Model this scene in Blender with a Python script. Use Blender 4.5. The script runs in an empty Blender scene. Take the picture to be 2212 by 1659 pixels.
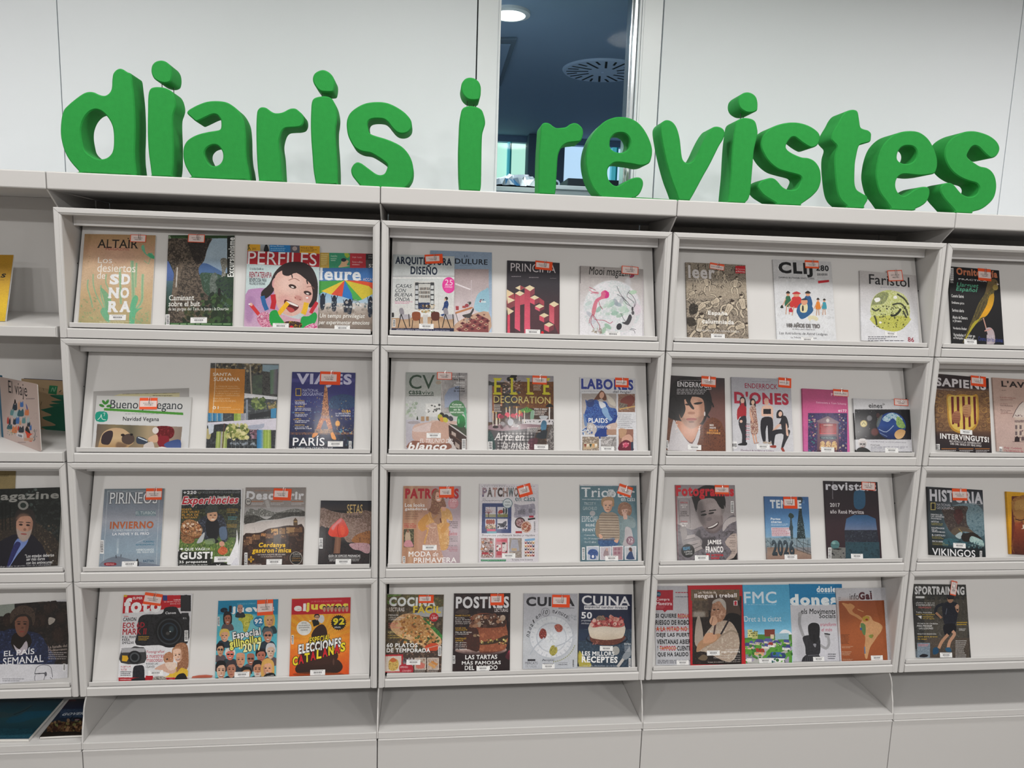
# Library magazine wall: white display shelving, magazines, green foam lettering, glazed partition behind.
import bpy, bmesh, math, random
import numpy as np
from mathutils import Vector, Matrix

SC = bpy.context.scene
COL = SC.collection
F_PX, CX, CY = 1591.5, 1106.0, 829.5            # focal length and centre in pixels of the 2212x1659 frame
CAM = np.array([1.1721, -2.4829, 1.93])
PITCH, YAW, ROLL = -0.1444, -0.1136, -0.0328

def _rot(p, y, r):
    cy, sy, cp, sp, cr, sr = math.cos(y), math.sin(y), math.cos(p), math.sin(p), math.cos(r), math.sin(r)
    return (np.array([[cy, -sy, 0], [sy, cy, 0], [0, 0, 1]]) @ np.array([[1, 0, 0], [0, cp, -sp], [0, sp, cp]])
            @ np.array([[cr, 0, sr], [0, 1, 0], [-sr, 0, cr]]))
ROT = _rot(PITCH, YAW, ROLL)                     # columns: camera right, forward, up in the world

# ---------------------------------------------------------------- camera
cd = bpy.data.cameras.new('camera'); cam = bpy.data.objects.new('camera', cd); COL.objects.link(cam)
cd.sensor_fit = 'HORIZONTAL'; cd.sensor_width = 36.0; cd.lens = F_PX / 2212 * 36.0; cd.clip_start = 0.05
cam.matrix_world = Matrix([[ROT[i][0], ROT[i][2], -ROT[i][1], CAM[i]] for i in range(3)] + [[0, 0, 0, 1]])
SC.camera = cam
# ---------------------------------------------------------------- world, lights, exposure
w = bpy.data.worlds.new('world'); SC.world = w; w.use_nodes = True
w.node_tree.nodes['Background'].inputs[0].default_value = (0.75, 0.85, 1.0, 1)
w.node_tree.nodes['Background'].inputs[1].default_value = 0.3
CEIL, CEILR = 3.05, 3.30                        # office behind the glass, reading room
LAMP_A, LAMP_B, LAMP_C = 58.0, 10.0, 120.0
def lamp(x, y, z, power, r=0.16, col=(1.0, 0.975, 0.94)):
    l = bpy.data.lights.new('lamp_light', 'AREA'); l.shape = 'DISK'; l.size = 2 * r; l.energy = power; l.color = col
    o = bpy.data.objects.new('lamp_light', l); COL.objects.link(o); o.location = (x, y, z)
    return o
LAMPS = [(x, -8.6, LAMP_C) for x in (-1.0, 2.0, 5.0)] + [(x, -4.3, LAMP_A) for x in (-1.6, 0.2, 2.0, 3.8, 5.4)] + [(x, -0.69, LAMP_B) for x in (-1.3, -0.1, 1.1, 2.3, 3.5, 4.7)]
SC.view_settings.view_transform = 'Standard'; SC.view_settings.look = 'None'
SC.view_settings.exposure = 0.0; SC.view_settings.gamma = 1.0; SC.view_settings.use_curve_mapping = False
SC.cycles.use_denoising = True
SC.cycles.max_bounces = 8; SC.cycles.diffuse_bounces = 5; SC.cycles.caustics_reflective = False; SC.cycles.caustics_refractive = False

# ---------------------------------------------------------------- helpers
def lin(c):
    if isinstance(c, str):
        if len(c) == 3: c = ''.join(x * 2 for x in c)
        c = tuple(int(c[i:i + 2], 16) / 255 for i in (0, 2, 4))
    return tuple(x / 12.92 if x <= 0.04045 else ((x + 0.055) / 1.055) ** 2.4 for x in c)

def material(name, color, rough=0.5, metal=0.0, spec=0.4, noise=None, bump=None, coat=0.0, emit=None, trans=0.0):
    m = bpy.data.materials.new(name); m.use_nodes = True; nt = m.node_tree; b = nt.nodes['Principled BSDF']
    c = (*color, 1)
    b.inputs['Base Color'].default_value = c; b.inputs['Roughness'].default_value = rough
    b.inputs['Metallic'].default_value = metal; b.inputs['Specular IOR Level'].default_value = spec
    b.inputs['Coat Weight'].default_value = coat; b.inputs['Coat Roughness'].default_value = 0.12
    b.inputs['Transmission Weight'].default_value = trans
    if emit:
        b.inputs['Emission Color'].default_value = (*emit[0], 1); b.inputs['Emission Strength'].default_value = emit[1]
    tc = None
    if noise or bump:
        tc = nt.nodes.new('ShaderNodeTexCoord')
    if noise:                                    # (scale, amount)
        n = nt.nodes.new('ShaderNodeTexNoise'); n.inputs['Scale'].default_value = noise[0]; n.inputs['Detail'].default_value = 4
        nt.links.new(tc.outputs['Object'], n.inputs['Vector'])
        mx = nt.nodes.new('ShaderNodeMix'); mx.data_type = 'RGBA'
        k = noise[1]
        mx.inputs[6].default_value = (*[v * (1 - k) for v in color], 1); mx.inputs[7].default_value = (*[min(1, v * (1 + k)) for v in color], 1)
        nt.links.new(n.outputs['Fac'], mx.inputs[0]); nt.links.new(mx.outputs[2], b.inputs['Base Color'])
    if bump:                                     # (scale, strength, distance)
        n = nt.nodes.new('ShaderNodeTexNoise'); n.inputs['Scale'].default_value = bump[0]; n.inputs['Detail'].default_value = 3
        nt.links.new(tc.outputs['Object'], n.inputs['Vector'])
        bp = nt.nodes.new('ShaderNodeBump'); bp.inputs['Strength'].default_value = bump[1]; bp.inputs['Distance'].default_value = bump[2]
        nt.links.new(n.outputs['Fac'], bp.inputs['Height']); nt.links.new(bp.outputs['Normal'], b.inputs['Normal'])
    return m

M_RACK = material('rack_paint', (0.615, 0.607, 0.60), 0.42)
M_HEAD = material('rack_paint_lifted', (0.80, 0.80, 0.81), 0.4)  # rack paint made paler, standing in for light that misses the header rails
M_WALL = material('wall_panel', (0.795, 0.84, 0.88), 0.55, noise=(3, 0.01))
M_POST = material('partition_profile', (0.81, 0.85, 0.88), 0.35)
M_ALU = material('aluminium', (0.62, 0.66, 0.68), 0.22, metal=0.9)
M_DARK = material('joint_dark', (0.02, 0.02, 0.02), 0.8)
M_CEIL = material('ceiling_white', (0.55, 0.54, 0.53), 0.8)
M_FLOOR = material('floor_vinyl', (0.17, 0.16, 0.15), 0.5, noise=(6, 0.08))
M_BACKW = material('far_wall_paint', (0.17, 0.155, 0.14), 0.8)
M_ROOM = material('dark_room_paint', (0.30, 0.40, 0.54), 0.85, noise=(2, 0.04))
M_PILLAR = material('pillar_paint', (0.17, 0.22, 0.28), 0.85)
M_LAMP = material('lamp_diffuser', (0.9, 0.9, 0.9), 0.4, emit=((1.0, 0.98, 0.95), 6.0))
M_LAMPR = material('lamp_ring', (0.8, 0.8, 0.8), 0.3)
M_FOAM = material('green_foam', (0.022, 0.30, 0.052), 0.75, spec=0.25, noise=(60, 0.10), bump=(260, 0.25, 0.0015))
M_PIN = material('black_wire', (0.02, 0.02, 0.02), 0.4)
M_PAPER = material('paper_pages', (0.74, 0.73, 0.70), 0.7)
M_ORANGE = material('orange_card', lin('e8603a'), 0.6)
M_WIRE = material('clip_wire', (0.6, 0.6, 0.6), 0.25, metal=1.0)

def tag(o, label=None, cat=None, group=None, kind=None):
    if label: o['label'] = label
    if cat: o['category'] = cat
    if group: o['group'] = group
    if kind: o['kind'] = kind
    return o
def empty(name, loc=(0, 0, 0)):
    o = bpy.data.objects.new(name, None); COL.objects.link(o); o.location = loc; o.empty_display_size = 0.05
    return o
class MB:
    """collects vertices and faces of one mesh"""
    def __init__(s): s.v = []; s.f = []
    def box(s, a, b):
        n = len(s.v); (x0, y0, z0), (x1, y1, z1) = a, b
        s.v += [(x0, y0, z0), (x1, y0, z0), (x1, y1, z0), (x0, y1, z0), (x0, y0, z1), (x1, y0, z1), (x1, y1, z1), (x0, y1, z1)]
        s.f += [tuple(n + i for i in q) for q in ((0, 3, 2, 1), (4, 5, 6, 7), (0, 1, 5, 4), (1, 2, 6, 5), (2, 3, 7, 6), (3, 0, 4, 7))]
        return s
    def prism(s, pts, vec):
        """polygon pts (3D) pushed along vec"""
        n = len(s.v); k = len(pts)
        s.v += [tuple(p) for p in pts] + [tuple(np.add(p, vec)) for p in pts]
        s.f += [tuple(range(n, n + k))[::-1], tuple(range(n + k, n + 2 * k))]
        s.f += [(n + i, n + (i + 1) % k, n + k + (i + 1) % k, n + k + i) for i in range(k)]
        return s
    def loft(s, rings):
        n = len(s.v); k = len(rings[0])
        for r in rings: s.v += [tuple(p) for p in r]
        for j in range(len(rings) - 1):
            for i in range(k):
                a = n + j * k; s.f.append((a + i, a + (i + 1) % k, a + k + (i + 1) % k, a + k + i))
        s.f.append(tuple(range(n, n + k))[::-1]); s.f.append(tuple(range(n + (len(rings) - 1) * k, n + len(rings) * k)))
        return s
    def build(s, name, mat, parent=None, bevel=0, origin=None, smooth=False):
        me = bpy.data.meshes.new(name); v = np.array(s.v, float)
        if origin is not None: v = v - np.array(origin)
        me.from_pydata([tuple(p) for p in v], [], s.f)
        bm = bmesh.new(); bm.from_mesh(me); bmesh.ops.recalc_face_normals(bm, faces=bm.faces); bm.to_mesh(me); bm.free()
        me.materials.append(mat)
        if smooth:
            for p in me.polygons: p.use_smooth = True
        o = bpy.data.objects.new(name, me); COL.objects.link(o)
        if parent is not None: o.parent = parent
        if origin is not None and parent is None: o.location = origin
        if bevel:
            m = o.modifiers.new('edge', 'BEVEL'); m.width = bevel; m.segments = 2; m.limit_method = 'ANGLE'; m.angle_limit = 0.6
        return o
def tube(mb, pts, r, n=6):
    pts = [np.array(p, float) for p in pts]; rings = []
    for i, p in enumerate(pts):
        d = pts[min(i + 1, len(pts) - 1)] - pts[max(i - 1, 0)]; d /= np.linalg.norm(d)
        a = np.cross(d, (0.3, 0.5, 0.81)); a /= np.linalg.norm(a); b = np.cross(d, a)
        rings.append([p + r * (math.cos(t) * a + math.sin(t) * b) for t in [2 * math.pi * k / n for k in range(n)]])
    return mb.loft(rings)

def hit(x, y, p0, n):
    """point where the sight line of pixel (x, y) meets the plane through p0 with normal n"""
    d = ROT @ np.array([(x - CX) / F_PX, 1.0, -(y - CY) / F_PX]); p0 = np.array(p0, float); n = np.array(n, float)
    return CAM + d * (((p0 - CAM) @ n) / (d @ n))

# ---------------------------------------------------------------- the place
SEAM = [-1.0, 0.0, 1.0078, 1.9913, 3.0, 4.0]
LEVEL = [2.100, 1.691, 1.2834, 0.8727, 0.4591]
TOPZ = (2.149, 2.203)
def struct(name, mb, mat, bevel=0): return tag(mb.build(name, mat, bevel=bevel), kind='structure')
X0, X1, Y0, YW = -2.6, 6.4, -10.5, 0.5
struct('floor', MB().box((X0, Y0, -0.1), (X1, 4.5, 0.0)), M_FLOOR)
struct('ceiling', MB().box((X0, Y0, CEILR), (X1, YW + 0.06, CEILR + 0.1)), M_CEIL)
struct('wall_front', MB().box((X0 - 0.1, Y0 - 0.1, 0), (X1 + 0.1, Y0, CEILR)), M_BACKW)
struct('wall_left', MB().box((X0 - 0.1, Y0, 0), (X0, 4.5, CEILR)), M_BACKW)
struct('wall_right', MB().box((X1, Y0, 0), (X1 + 0.1, 4.5, CEILR)), M_BACKW)
# partition behind the shelving: flush white panels with open joints and one full-height glazed slot
WIN = (1.418, 1.945); PANEL = (1.335, 2.061)
pw = tag(empty('wall_back', (0, YW, 0)), kind='structure')
def wpanel(x0, x1, y=YW, mat=M_WALL, nm='wall_panel', th=0.06, z0=0.0):
    return MB().box((x0, y - YW, z0), (x1, y + th - YW, CEILR)).build(nm, mat, pw, bevel=0.0015)
xs = [X0, -1.70, -0.18, PANEL[0] - 0.0015]
for a, b in zip(xs[:-1], xs[1:]): wpanel(a + 0.0015, b - 0.0015)
xs = [PANEL[1] + 0.0015, 3.58, 5.10, X1]
for a, b in zip(xs[:-1], xs[1:]): wpanel(a + 0.0015, b - 0.0015)
wpanel(PANEL[0] + 0.002, WIN[0] - 0.002, mat=M_POST, nm='post'); wpanel(WIN[1] + 0.040, PANEL[1] - 0.002, mat=M_POST, nm='post')
MB().box((X0, 0.03, 0), (PANEL[0] + .01, 0.055, CEILR)).box((PANEL[1] - .01, 0.03, 0), (X1, 0.055, CEILR)).build('joint_backing', M_DARK, pw)
wf = tag(empty('window_1', (0, YW, 0)), kind='structure')
fr = MB().box((WIN[0] - .002, -0.006, 0.9), (WIN[0] + 0.006, 0.10, CEILR)).build('window_frame', M_POST, wf, bevel=0.001)
MB().box((WIN[1] + 0.020, -0.006, 0.9), (WIN[1] + 0.028, 0.02, CEILR)).box((WIN[1] + 0.031, -0.002, 0.9), (WIN[1] + 0.0395, 0.02, CEILR)).build('window_frame', M_POST, wf, bevel=0.001)
MB().box((WIN[1] + 0.004, 0.012, 0.9), (WIN[1] + 0.019, 0.10, CEILR)).build('window_frame', M_ALU, wf, bevel=0.002)
MB().box((WIN[1] - 0.004, 0.03, 0.9), (WIN[1] + 0.006, 0.10, CEILR)).build('window_frame', M_ALU, wf, bevel=0.003)
MB().box((WIN[0], 0, 0.86), (WIN[1] + .04, 0.10, 0.9)).build('window_sill', M_POST, wf)
struct('wall_sill', MB().box((WIN[0] - .002, YW, 0), (WIN[1] + .0395, YW + .06, .86)), M_WALL)
M_GLASS = bpy.data.materials.new('clear_glass'); M_GLASS.use_nodes = True; _n = M_GLASS.node_tree
_t = _n.nodes.new('ShaderNodeBsdfTransparent'); _t.inputs[0].default_value = (0.93, 0.97, 0.98, 1); _g = _n.nodes.new('ShaderNodeBsdfGlossy'); _g.inputs['Roughness'].default_value = 0.02; _m = _n.nodes.new('ShaderNodeMixShader')
_m.inputs[0].default_value = 0.001; _n.links.new(_t.outputs[0], _m.inputs[1]); _n.links.new(_g.outputs[0], _m.inputs[2]); _n.links.new(_m.outputs[0], _n.nodes['Material Output'].inputs['Surface'])
MB().box((WIN[0] + 0.005, 0.05, 0.9), (WIN[1], 0.056, CEILR)).build('window_glass', M_GLASS, wf)

# the room beyond the glass
RY = 3.62
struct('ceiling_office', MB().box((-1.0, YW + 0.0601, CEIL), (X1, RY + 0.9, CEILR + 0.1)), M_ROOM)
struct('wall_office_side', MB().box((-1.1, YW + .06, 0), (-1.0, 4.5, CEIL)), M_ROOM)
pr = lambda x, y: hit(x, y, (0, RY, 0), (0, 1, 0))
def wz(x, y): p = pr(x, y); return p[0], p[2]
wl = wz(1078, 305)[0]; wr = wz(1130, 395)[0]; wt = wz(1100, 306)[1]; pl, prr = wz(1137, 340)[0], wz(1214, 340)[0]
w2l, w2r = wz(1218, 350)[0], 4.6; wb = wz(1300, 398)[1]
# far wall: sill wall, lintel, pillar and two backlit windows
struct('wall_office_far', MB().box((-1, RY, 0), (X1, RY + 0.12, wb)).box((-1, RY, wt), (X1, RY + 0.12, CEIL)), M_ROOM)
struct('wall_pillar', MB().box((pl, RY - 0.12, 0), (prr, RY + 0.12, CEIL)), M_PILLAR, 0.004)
M_SKYG = material('blind_green', (0.3, 0.6, 0.45), 0.9, emit=(lin('c4f0dc'), 0.95), noise=None)
M_SKYB = material('blind_blue', (0.3, 0.45, 0.6), 0.9, emit=(lin('c8e2fa'), 0.95))
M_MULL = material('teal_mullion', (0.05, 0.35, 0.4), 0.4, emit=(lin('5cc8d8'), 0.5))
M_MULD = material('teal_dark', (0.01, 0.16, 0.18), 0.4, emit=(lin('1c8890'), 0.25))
for nm, a, b, mat, mx in (('window_2', 0.2, pl, M_SKYG, (1096, 1101)), ('window_3', prr, w2r, M_SKYB, (1322, 1331))):
    e = tag(empty(nm, (0, RY, 0)), kind='structure')
    MB().box((a, 0.07, wb), (b, 0.075, wt)).build('blind', mat, e)
    x0, x1 = wz(mx[0], 350)[0], wz(mx[1], 350)[0]
    MB().box((x0, 0.0, wb), (x1, 0.07, wt)).build('mullion', M_MULL, e, bevel=0.004)
    MB().box((x1, -0.01, wb), (x1 + 0.012, 0.07, wt)).build('mullion', M_MULD, e)
    MB().box((a, -0.03, wb - 0.035), (b, 0.07, wb)).build('window_sill', M_DARK, e)
# lamps of both rooms
def ceiling_lamp(x, y, label, r=0.17, z=CEIL, mat=M_LAMP):
    t = tag(empty('ceiling_lamp', (x, y, z)), label, 'lamp', 'round ceiling lamps')
    ring = []; 
    for R, zz in ((r, 0.0), (r + 0.02, 0.0), (r + 0.02, -0.012), (r, -0.016), (r, 0.0)):
        ring.append([(R * math.cos(a), R * math.sin(a), zz) for a in [2 * math.pi * k / 40 for k in range(40)]])
    mb = MB()
    for j in range(4):
        n = len(mb.v); mb.v += ring[j] + ring[j + 1]
        mb.f += [(n + i, n + (i + 1) % 40, n + 40 + (i + 1) % 40, n + 40 + i) for i in range(40)]
    mb.build('lamp_ring', M_LAMPR, t)
    MB().prism([(r * math.cos(a), r * math.sin(a), -0.012) for a in [2 * math.pi * k / 40 for k in range(40)]], (0, 0, 0.008)).build('lamp_diffuser', mat, t)
    return t
for k, (x, y, pw_) in enumerate(LAMPS):
    lamp(x, y, CEILR - 0.03, pw_)
    ceiling_lamp(x, y, 'round white lamp ' + ('at the far end of the room, ' if y < -8 else 'out over the aisle, ' if y < -2 else 'close above the shelving, ') + ('first', 'second', 'third', 'fourth', 'fifth', 'last')[k if y < -8 else k - 3 if y < -2 else k - 8] + ' from the open shelves', z=CEILR)
pL = hit(1101, 26, (0, 0, CEIL), (0, 0, 1)); rL = hit(1146, 27, (0, 0, CEIL), (0, 0, 1))[0] - pL[0]
M_LAMP2 = material('lamp_diffuser_office', (0.9, 0.9, 0.9), 0.4, emit=((0.97, 1.0, 1.0), 4.0))
ceiling_lamp(pL[0], pL[1], 'round glowing white lamp in the dark office ceiling behind the glass', rL - 0.02, mat=M_LAMP2)
lamp(pL[0], pL[1], CEIL - 0.03, 7.0, rL, (0.95, 1, 1))
for lx, ly in ((0.1, 2.3), (4.3, 2.5)):  # two unseen lamps, added to lift the dark office ceiling
    lamp(lx, ly, CEIL - 0.03, 16.0, .15, (.9, .96, 1)); ceiling_lamp(lx, ly, 'round office lamp hidden beside the window wall, ' + ('near the green blinds' if lx < 1 else 'near the blue blinds'), .15, mat=M_LAMP2)
# swirl air diffuser
M_DIFF = material('diffuser_paint', (0.62, 0.74, 0.92), 0.6); M_SLOT = material('slot_black', (0.01, 0.012, 0.016), 0.8)
def air_diffuser(cx, cy, R, label):
    t = tag(empty('air_diffuser', (cx, cy, CEIL)), label, 'air vent')
    prof = [(0.0, -0.012), (R * 0.9, -0.012), (R * 0.97, -0.010), (R, -0.001), (R, 0.0)]
    mb = MB(); n0 = 0; K = 56
    for (r, z) in prof: mb.v += [(max(r, 1e-4) * math.cos(2 * math.pi * k / K), max(r, 1e-4) * math.sin(2 * math.pi * k / K), z) for k in range(K)]
    for j in range(len(prof) - 1): mb.f += [(j * K + i, j * K + (i + 1) % K, (j + 1) * K + (i + 1) % K, (j + 1) * K + i) for i in range(K)]
    mb.build('plate', M_DIFF, t)
    nS = 24
    for k in range(nS):
        a = 2 * math.pi * (k + .5) / nS; r0, r1 = (R * 0.36, R * 0.9) if k % 2 else (R * 0.64, R * 0.9)
        ca, sa = math.cos(a), math.sin(a); hw = R * 0.028; sk = R * 0.04
        pts = [(r0 * ca - (-hw + sk) * sa, r0 * sa + (-hw + sk) * ca), (r1 * ca + hw * sa, r1 * sa - hw * ca), (r1 * ca - hw * sa, r1 * sa + hw * ca), (r0 * ca - (hw + sk) * sa, r0 * sa + (hw + sk) * ca)]
        MB().prism([(p[0], p[1], -0.0128) for p in pts], (0, 0, 0.006)).build('slot', M_SLOT, t)
    MB().prism([(R * .04 * math.cos(2 * math.pi * k / 12), R * .04 * math.sin(2 * math.pi * k / 12), -0.018) for k in range(12)], (0, 0, 0.008)).build('screw', M_DIFF, t)
a = hit(1215, 152, (0, 0, CEIL), (0, 0, 1)); c = hit(1302, 151, (0, 0, CEIL), (0, 0, 1))
air_diffuser(c[0], c[1], float(np.linalg.norm(a - c)), 'round grey ceiling diffuser with radial black slots seen through the glass')
a = hit(1350, 234, (0, 0, CEIL), (0, 0, 1)); c = hit(1385, 235, (0, 0, CEIL), (0, 0, 1))
air_diffuser(c[0], c[1], float(np.linalg.norm(a - c)), 'smaller farther ceiling diffuser half hidden by the window frame')
# access hatch in the office ceiling
hq = [hit(x, y, (0, 0, CEIL), (0, 0, 1)) for x, y in ((1010, 80), (1117, 80), (1082, 182), (930, 182))]
hq = [np.array(p) for p in hq]
t = tag(empty('ceiling_hatch', tuple(hq[0])), 'faint rectangular hatch panel in the dark office ceiling', 'hatch')
MB().prism([tuple(p - hq[0] + np.array([0, 0, -0.012])) for p in hq], (0, 0, 0.012)).build('hatch_panel', M_PILLAR, t, bevel=0.003)
cq = sum(hq) / 4
MB().prism([tuple((p * .86 + cq * .14) - hq[0] + np.array([0, 0, -0.016])) for p in hq], (0, 0, 0.004)).build('hatch_door', M_ROOM, t, bevel=0.002)
# low cabinet with a monitor bar and a crumpled plastic bag behind the glass
CYB = 1.1
p0 = hit(1195, 400, (0, CYB, 0), (0, 1, 0)); p1 = hit(1340, 402, (0, CYB, 0), (0, 1, 0))
CABX = hit(1188, 400, (0, CYB, 0), (0, 1, 0))[0]
M_CAB = material('office_cabinet', (0.70, 0.73, 0.73), 0.5)
cb = tag(empty('office_cabinet', (0, CYB, 0)), 'pale grey office cabinet just behind the glass partition', 'cabinet')
MB().box((CABX, 0, 0), (2.9, 0.45, p0[2] - .02)).build('body', M_CAB, cb, bevel=0.003)
MB().box((CABX - .01, -0.015, p0[2] - .02), (2.92, 0.46, p0[2])).build('top', M_CAB, cb, bevel=0.003)
m0 = hit(1219, 388, (0, CYB + .2, 0), (0, 1, 0)); m1 = hit(1218, 400, (0, CYB + .2, 0), (0, 1, 0))
mn = tag(empty('tray_box', (m0[0], CYB + .2, p0[2])), 'flat black tray lying on the office cabinet', 'tray')
M_BLK = material('black_plastic', (0.012, 0.018, 0.025), 0.4)
MB().box((0, -.1, 0), (0.62, .12, 0.008)).build('base', M_BLK, mn)
MB().box((0, -.1, 0.008), (0.62, -.088, 0.05)).box((0, .108, 0.008), (0.62, .12, 0.05)).box((0, -.088, 0.008), (0.012, .108, 0.05)).box((.608, -.088, 0.008), (.62, .108, 0.05)).build('rim', M_BLK, mn, bevel=0.003)
g = tag(empty('tape_roll', (m0[0] - .055, CYB + .12, p0[2])), 'small pale roll beside the black tray', 'roll')
K = 20
MB().prism([(.02 * math.cos(2 * math.pi * k / K), 0, .022 + .02 * math.sin(2 * math.pi * k / K)) for k in range(K)], (0, .03, 0)).build('tape', material('tape_grey', (.35, .42, .5), .4), g)
MB().prism([(.011 * math.cos(2 * math.pi * k / K), -.001, .022 + .011 * math.sin(2 * math.pi * k / K)) for k in range(K)], (0, .032, 0)).build('core', M_BLK, g)
# bag
def bag():
    BY = 0.85
    P = lambda x, y: hit(x, y, (0, BY, 0), (0, 1, 0))
    a, b, top = P(1045, 412), P(1178, 413), P(1120, 383)
    cx, hw = (a[0] + b[0]) / 2, (b[0] - a[0]) / 2; zt = top[2]; zb = b[2] - .01
    sd = tag(empty('side_table', (cx, BY, 0)), 'low office side table under the crumpled plastic bag', 'table')
    MB().box((-hw - .02, -.2, zb - .02), (hw - .02, .2, zb - .001)).build('table_top', M_CAB, sd, bevel=.002)
    for sx in (-hw + .0, hw - .06):
        for sy in (-.18, .16): MB().box((sx, sy, 0), (sx + .03, sy + .03, zb - .02)).build('leg', M_CAB, sd)
    rnd = random.Random(5); nx, ny = 22, 9
    t = tag(empty('plastic_bag', (cx, BY, zb)), 'crumpled grey and white plastic bag of papers behind the glass', 'bag')
    V, Fc = [], []
    for j in range(ny + 1):
        for i in range(nx + 1):
            u = i / nx * 2 - 1; v = j / ny * 2 - 1
            h = max(0, 1 - ((u - .05) / 1.06) ** 2) ** .7 * max(0, 1 - v * v) ** .6
            V.append((u * hw + rnd.uniform(-.008, .008), v * 0.15 + rnd.uniform(-.02, .02), (zt - zb) * h * rnd.uniform(.78, 1.06) + 0.012))
    for j in range(ny):
        for i in range(nx):
            q = j * (nx + 1) + i; Fc += [(q, q + 1, q + nx + 2), (q, q + nx + 2, q + nx + 1)] if (i + j) % 2 else [(q, q + 1, q + nx + 1), (q + 1, q + nx + 2, q + nx + 1)]
    me = bpy.data.meshes.new('sheet'); me.from_pydata(V, [], Fc)
    for nm, c, r in (('bag_grey', (.34, .38, .42), .3), ('bag_white', (.85, .87, .9), .3), ('bag_blue', (.05, .16, .3), .25), ('bag_mauve', (.55, .53, .6), .35)):
        me.materials.append(material(nm, c, r))
    for k, p in enumerate(me.polygons):
        x, y, z = p.center; s = math.sin(x * 17 + z * 40) + math.sin(x * 31 - z * 60 + 1)
        p.material_index = 1 if s > .8 else 2 if (x > -.06 and z < .5 * (zt - zb) and s > -.6) else 3 if s < -1.0 else 0
    o = bpy.data.objects.new('sheet', me); COL.objects.link(o); o.parent = t
    o.modifiers.new('thick', 'SOLIDIFY').thickness = 0.001
    MB().box((-hw * .8, -.1, 0), (hw * .8, .1, .03)).build('contents', M_BLK, t, bevel=.01)
bag()

# ---------------------------------------------------------------- shelving bays
BAYN = ['bay of open shelves and two display cases beside the yellow magazine', 'bay under the letters d i a r i s',
        'bay under the letters i r e', 'bay under the letters v i s t e', 'bay under the last letter s, cut by the picture edge']
for b in range(5):
    xa, xb = SEAM[b], SEAM[b + 1]; g = 0.001
    t = tag(empty('shelving_bay', (xa, 0, 0)), 'white metal shelving ' + BAYN[b], 'shelving', 'white metal shelving bays')
    def P(mb, nm, bevel=0.0015, mat=M_RACK, par=t): return mb.build(nm, mat, par, bevel=bevel, origin=(xa, 0, 0)) if False else _rel(mb, nm, mat, par, bevel, (xa, 0, 0))
    def _rel(mb, nm, mat, par, bevel, org):
        o = mb.build(nm, mat, None, bevel=bevel, origin=org); o.location = (0, 0, 0); o.parent = par; return o
    P(MB().box((xa + g, -0.026, TOPZ[0]), (xb - g, 0.46, TOPZ[1])), 'top_board', 0.004)
    by = 0.42 if b else 0.30
    P(MB().box((xa + .002, by, 0.29), (xb - .002, by + 0.012, TOPZ[0])), 'back_panel')
    if b == 0:                                   # open sloping shelves, two levels
        for r in (0, 1):
            z = LEVEL[r + 1]
            sh = P(MB().prism([(xa + .008, 0.0, z + .034), (xa + .008, 0.0, z + .002), (xa + .008, 0.012, z + .002), (xa + .008, 0.012, z + .022), (xa + .008, 0.298, z + .05), (xa + .008, 0.298, z + .062)], (xb - xa - .016, 0, 0)), 'shelf', 0.002)
            P(MB().box((xb - .0068, -.001, z + .002), (xb - .0045, .26, z + .036)), 'shelf_bracket', 0.0005)
    # divider on the far seam of this bay, with a chamfered rear top corner
    for s in ([xa, xb] if b == 0 else [xb]):
        P(MB().prism([(s - .0025, .036, .46), (s - .0025, .29, .46), (s - .0025, .305, 2.10), (s - .0025, .29, 2.1475), (s - .0025, -.022, 2.1485), (s - .0025, .036, 2.104)], (.005, 0, 0)), 'side_panel', 0.0008) if s < 3.5 else None
    if b == 0: P(MB().box((xb - .0025, .31, .29), (xb + .0025, .419, TOPZ[0] - .001)), 'rear_upright')
    # base: horizontal shelf with upturned front edge, curved divider, plain plinth panel
    P(MB().box((xa + .003, 0.0, .262), (xb - .003, .42, .287)), 'base_shelf', 0.002)
    P(MB().box((xa + .003, -.004, .2555), (xb - .003, .40, .261)), 'plinth_cap', 0.0015)
    P(MB().box((xa + .0015, .001, 0.0), (xb - .0015, .02, .2545)), 'plinth_panel', 0.0015)
    arc = [(.20, .4570), (.17, .4570)] + [(.11 - .085 * math.sin(a), .372 + .082 * math.cos(a)) for a in [k * math.pi / 16 for k in range(9)]] + [(.012, .33), (.002, .262), (.42, .262), (.42, .457)]
    for s in ([xa, xb] if b == 0 else [xb]):
        if s < 4: P(MB().prism([(s - .0025, y, z) for y, z in arc], (.005, 0, 0)), 'base_divider', 0.0008)

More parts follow.
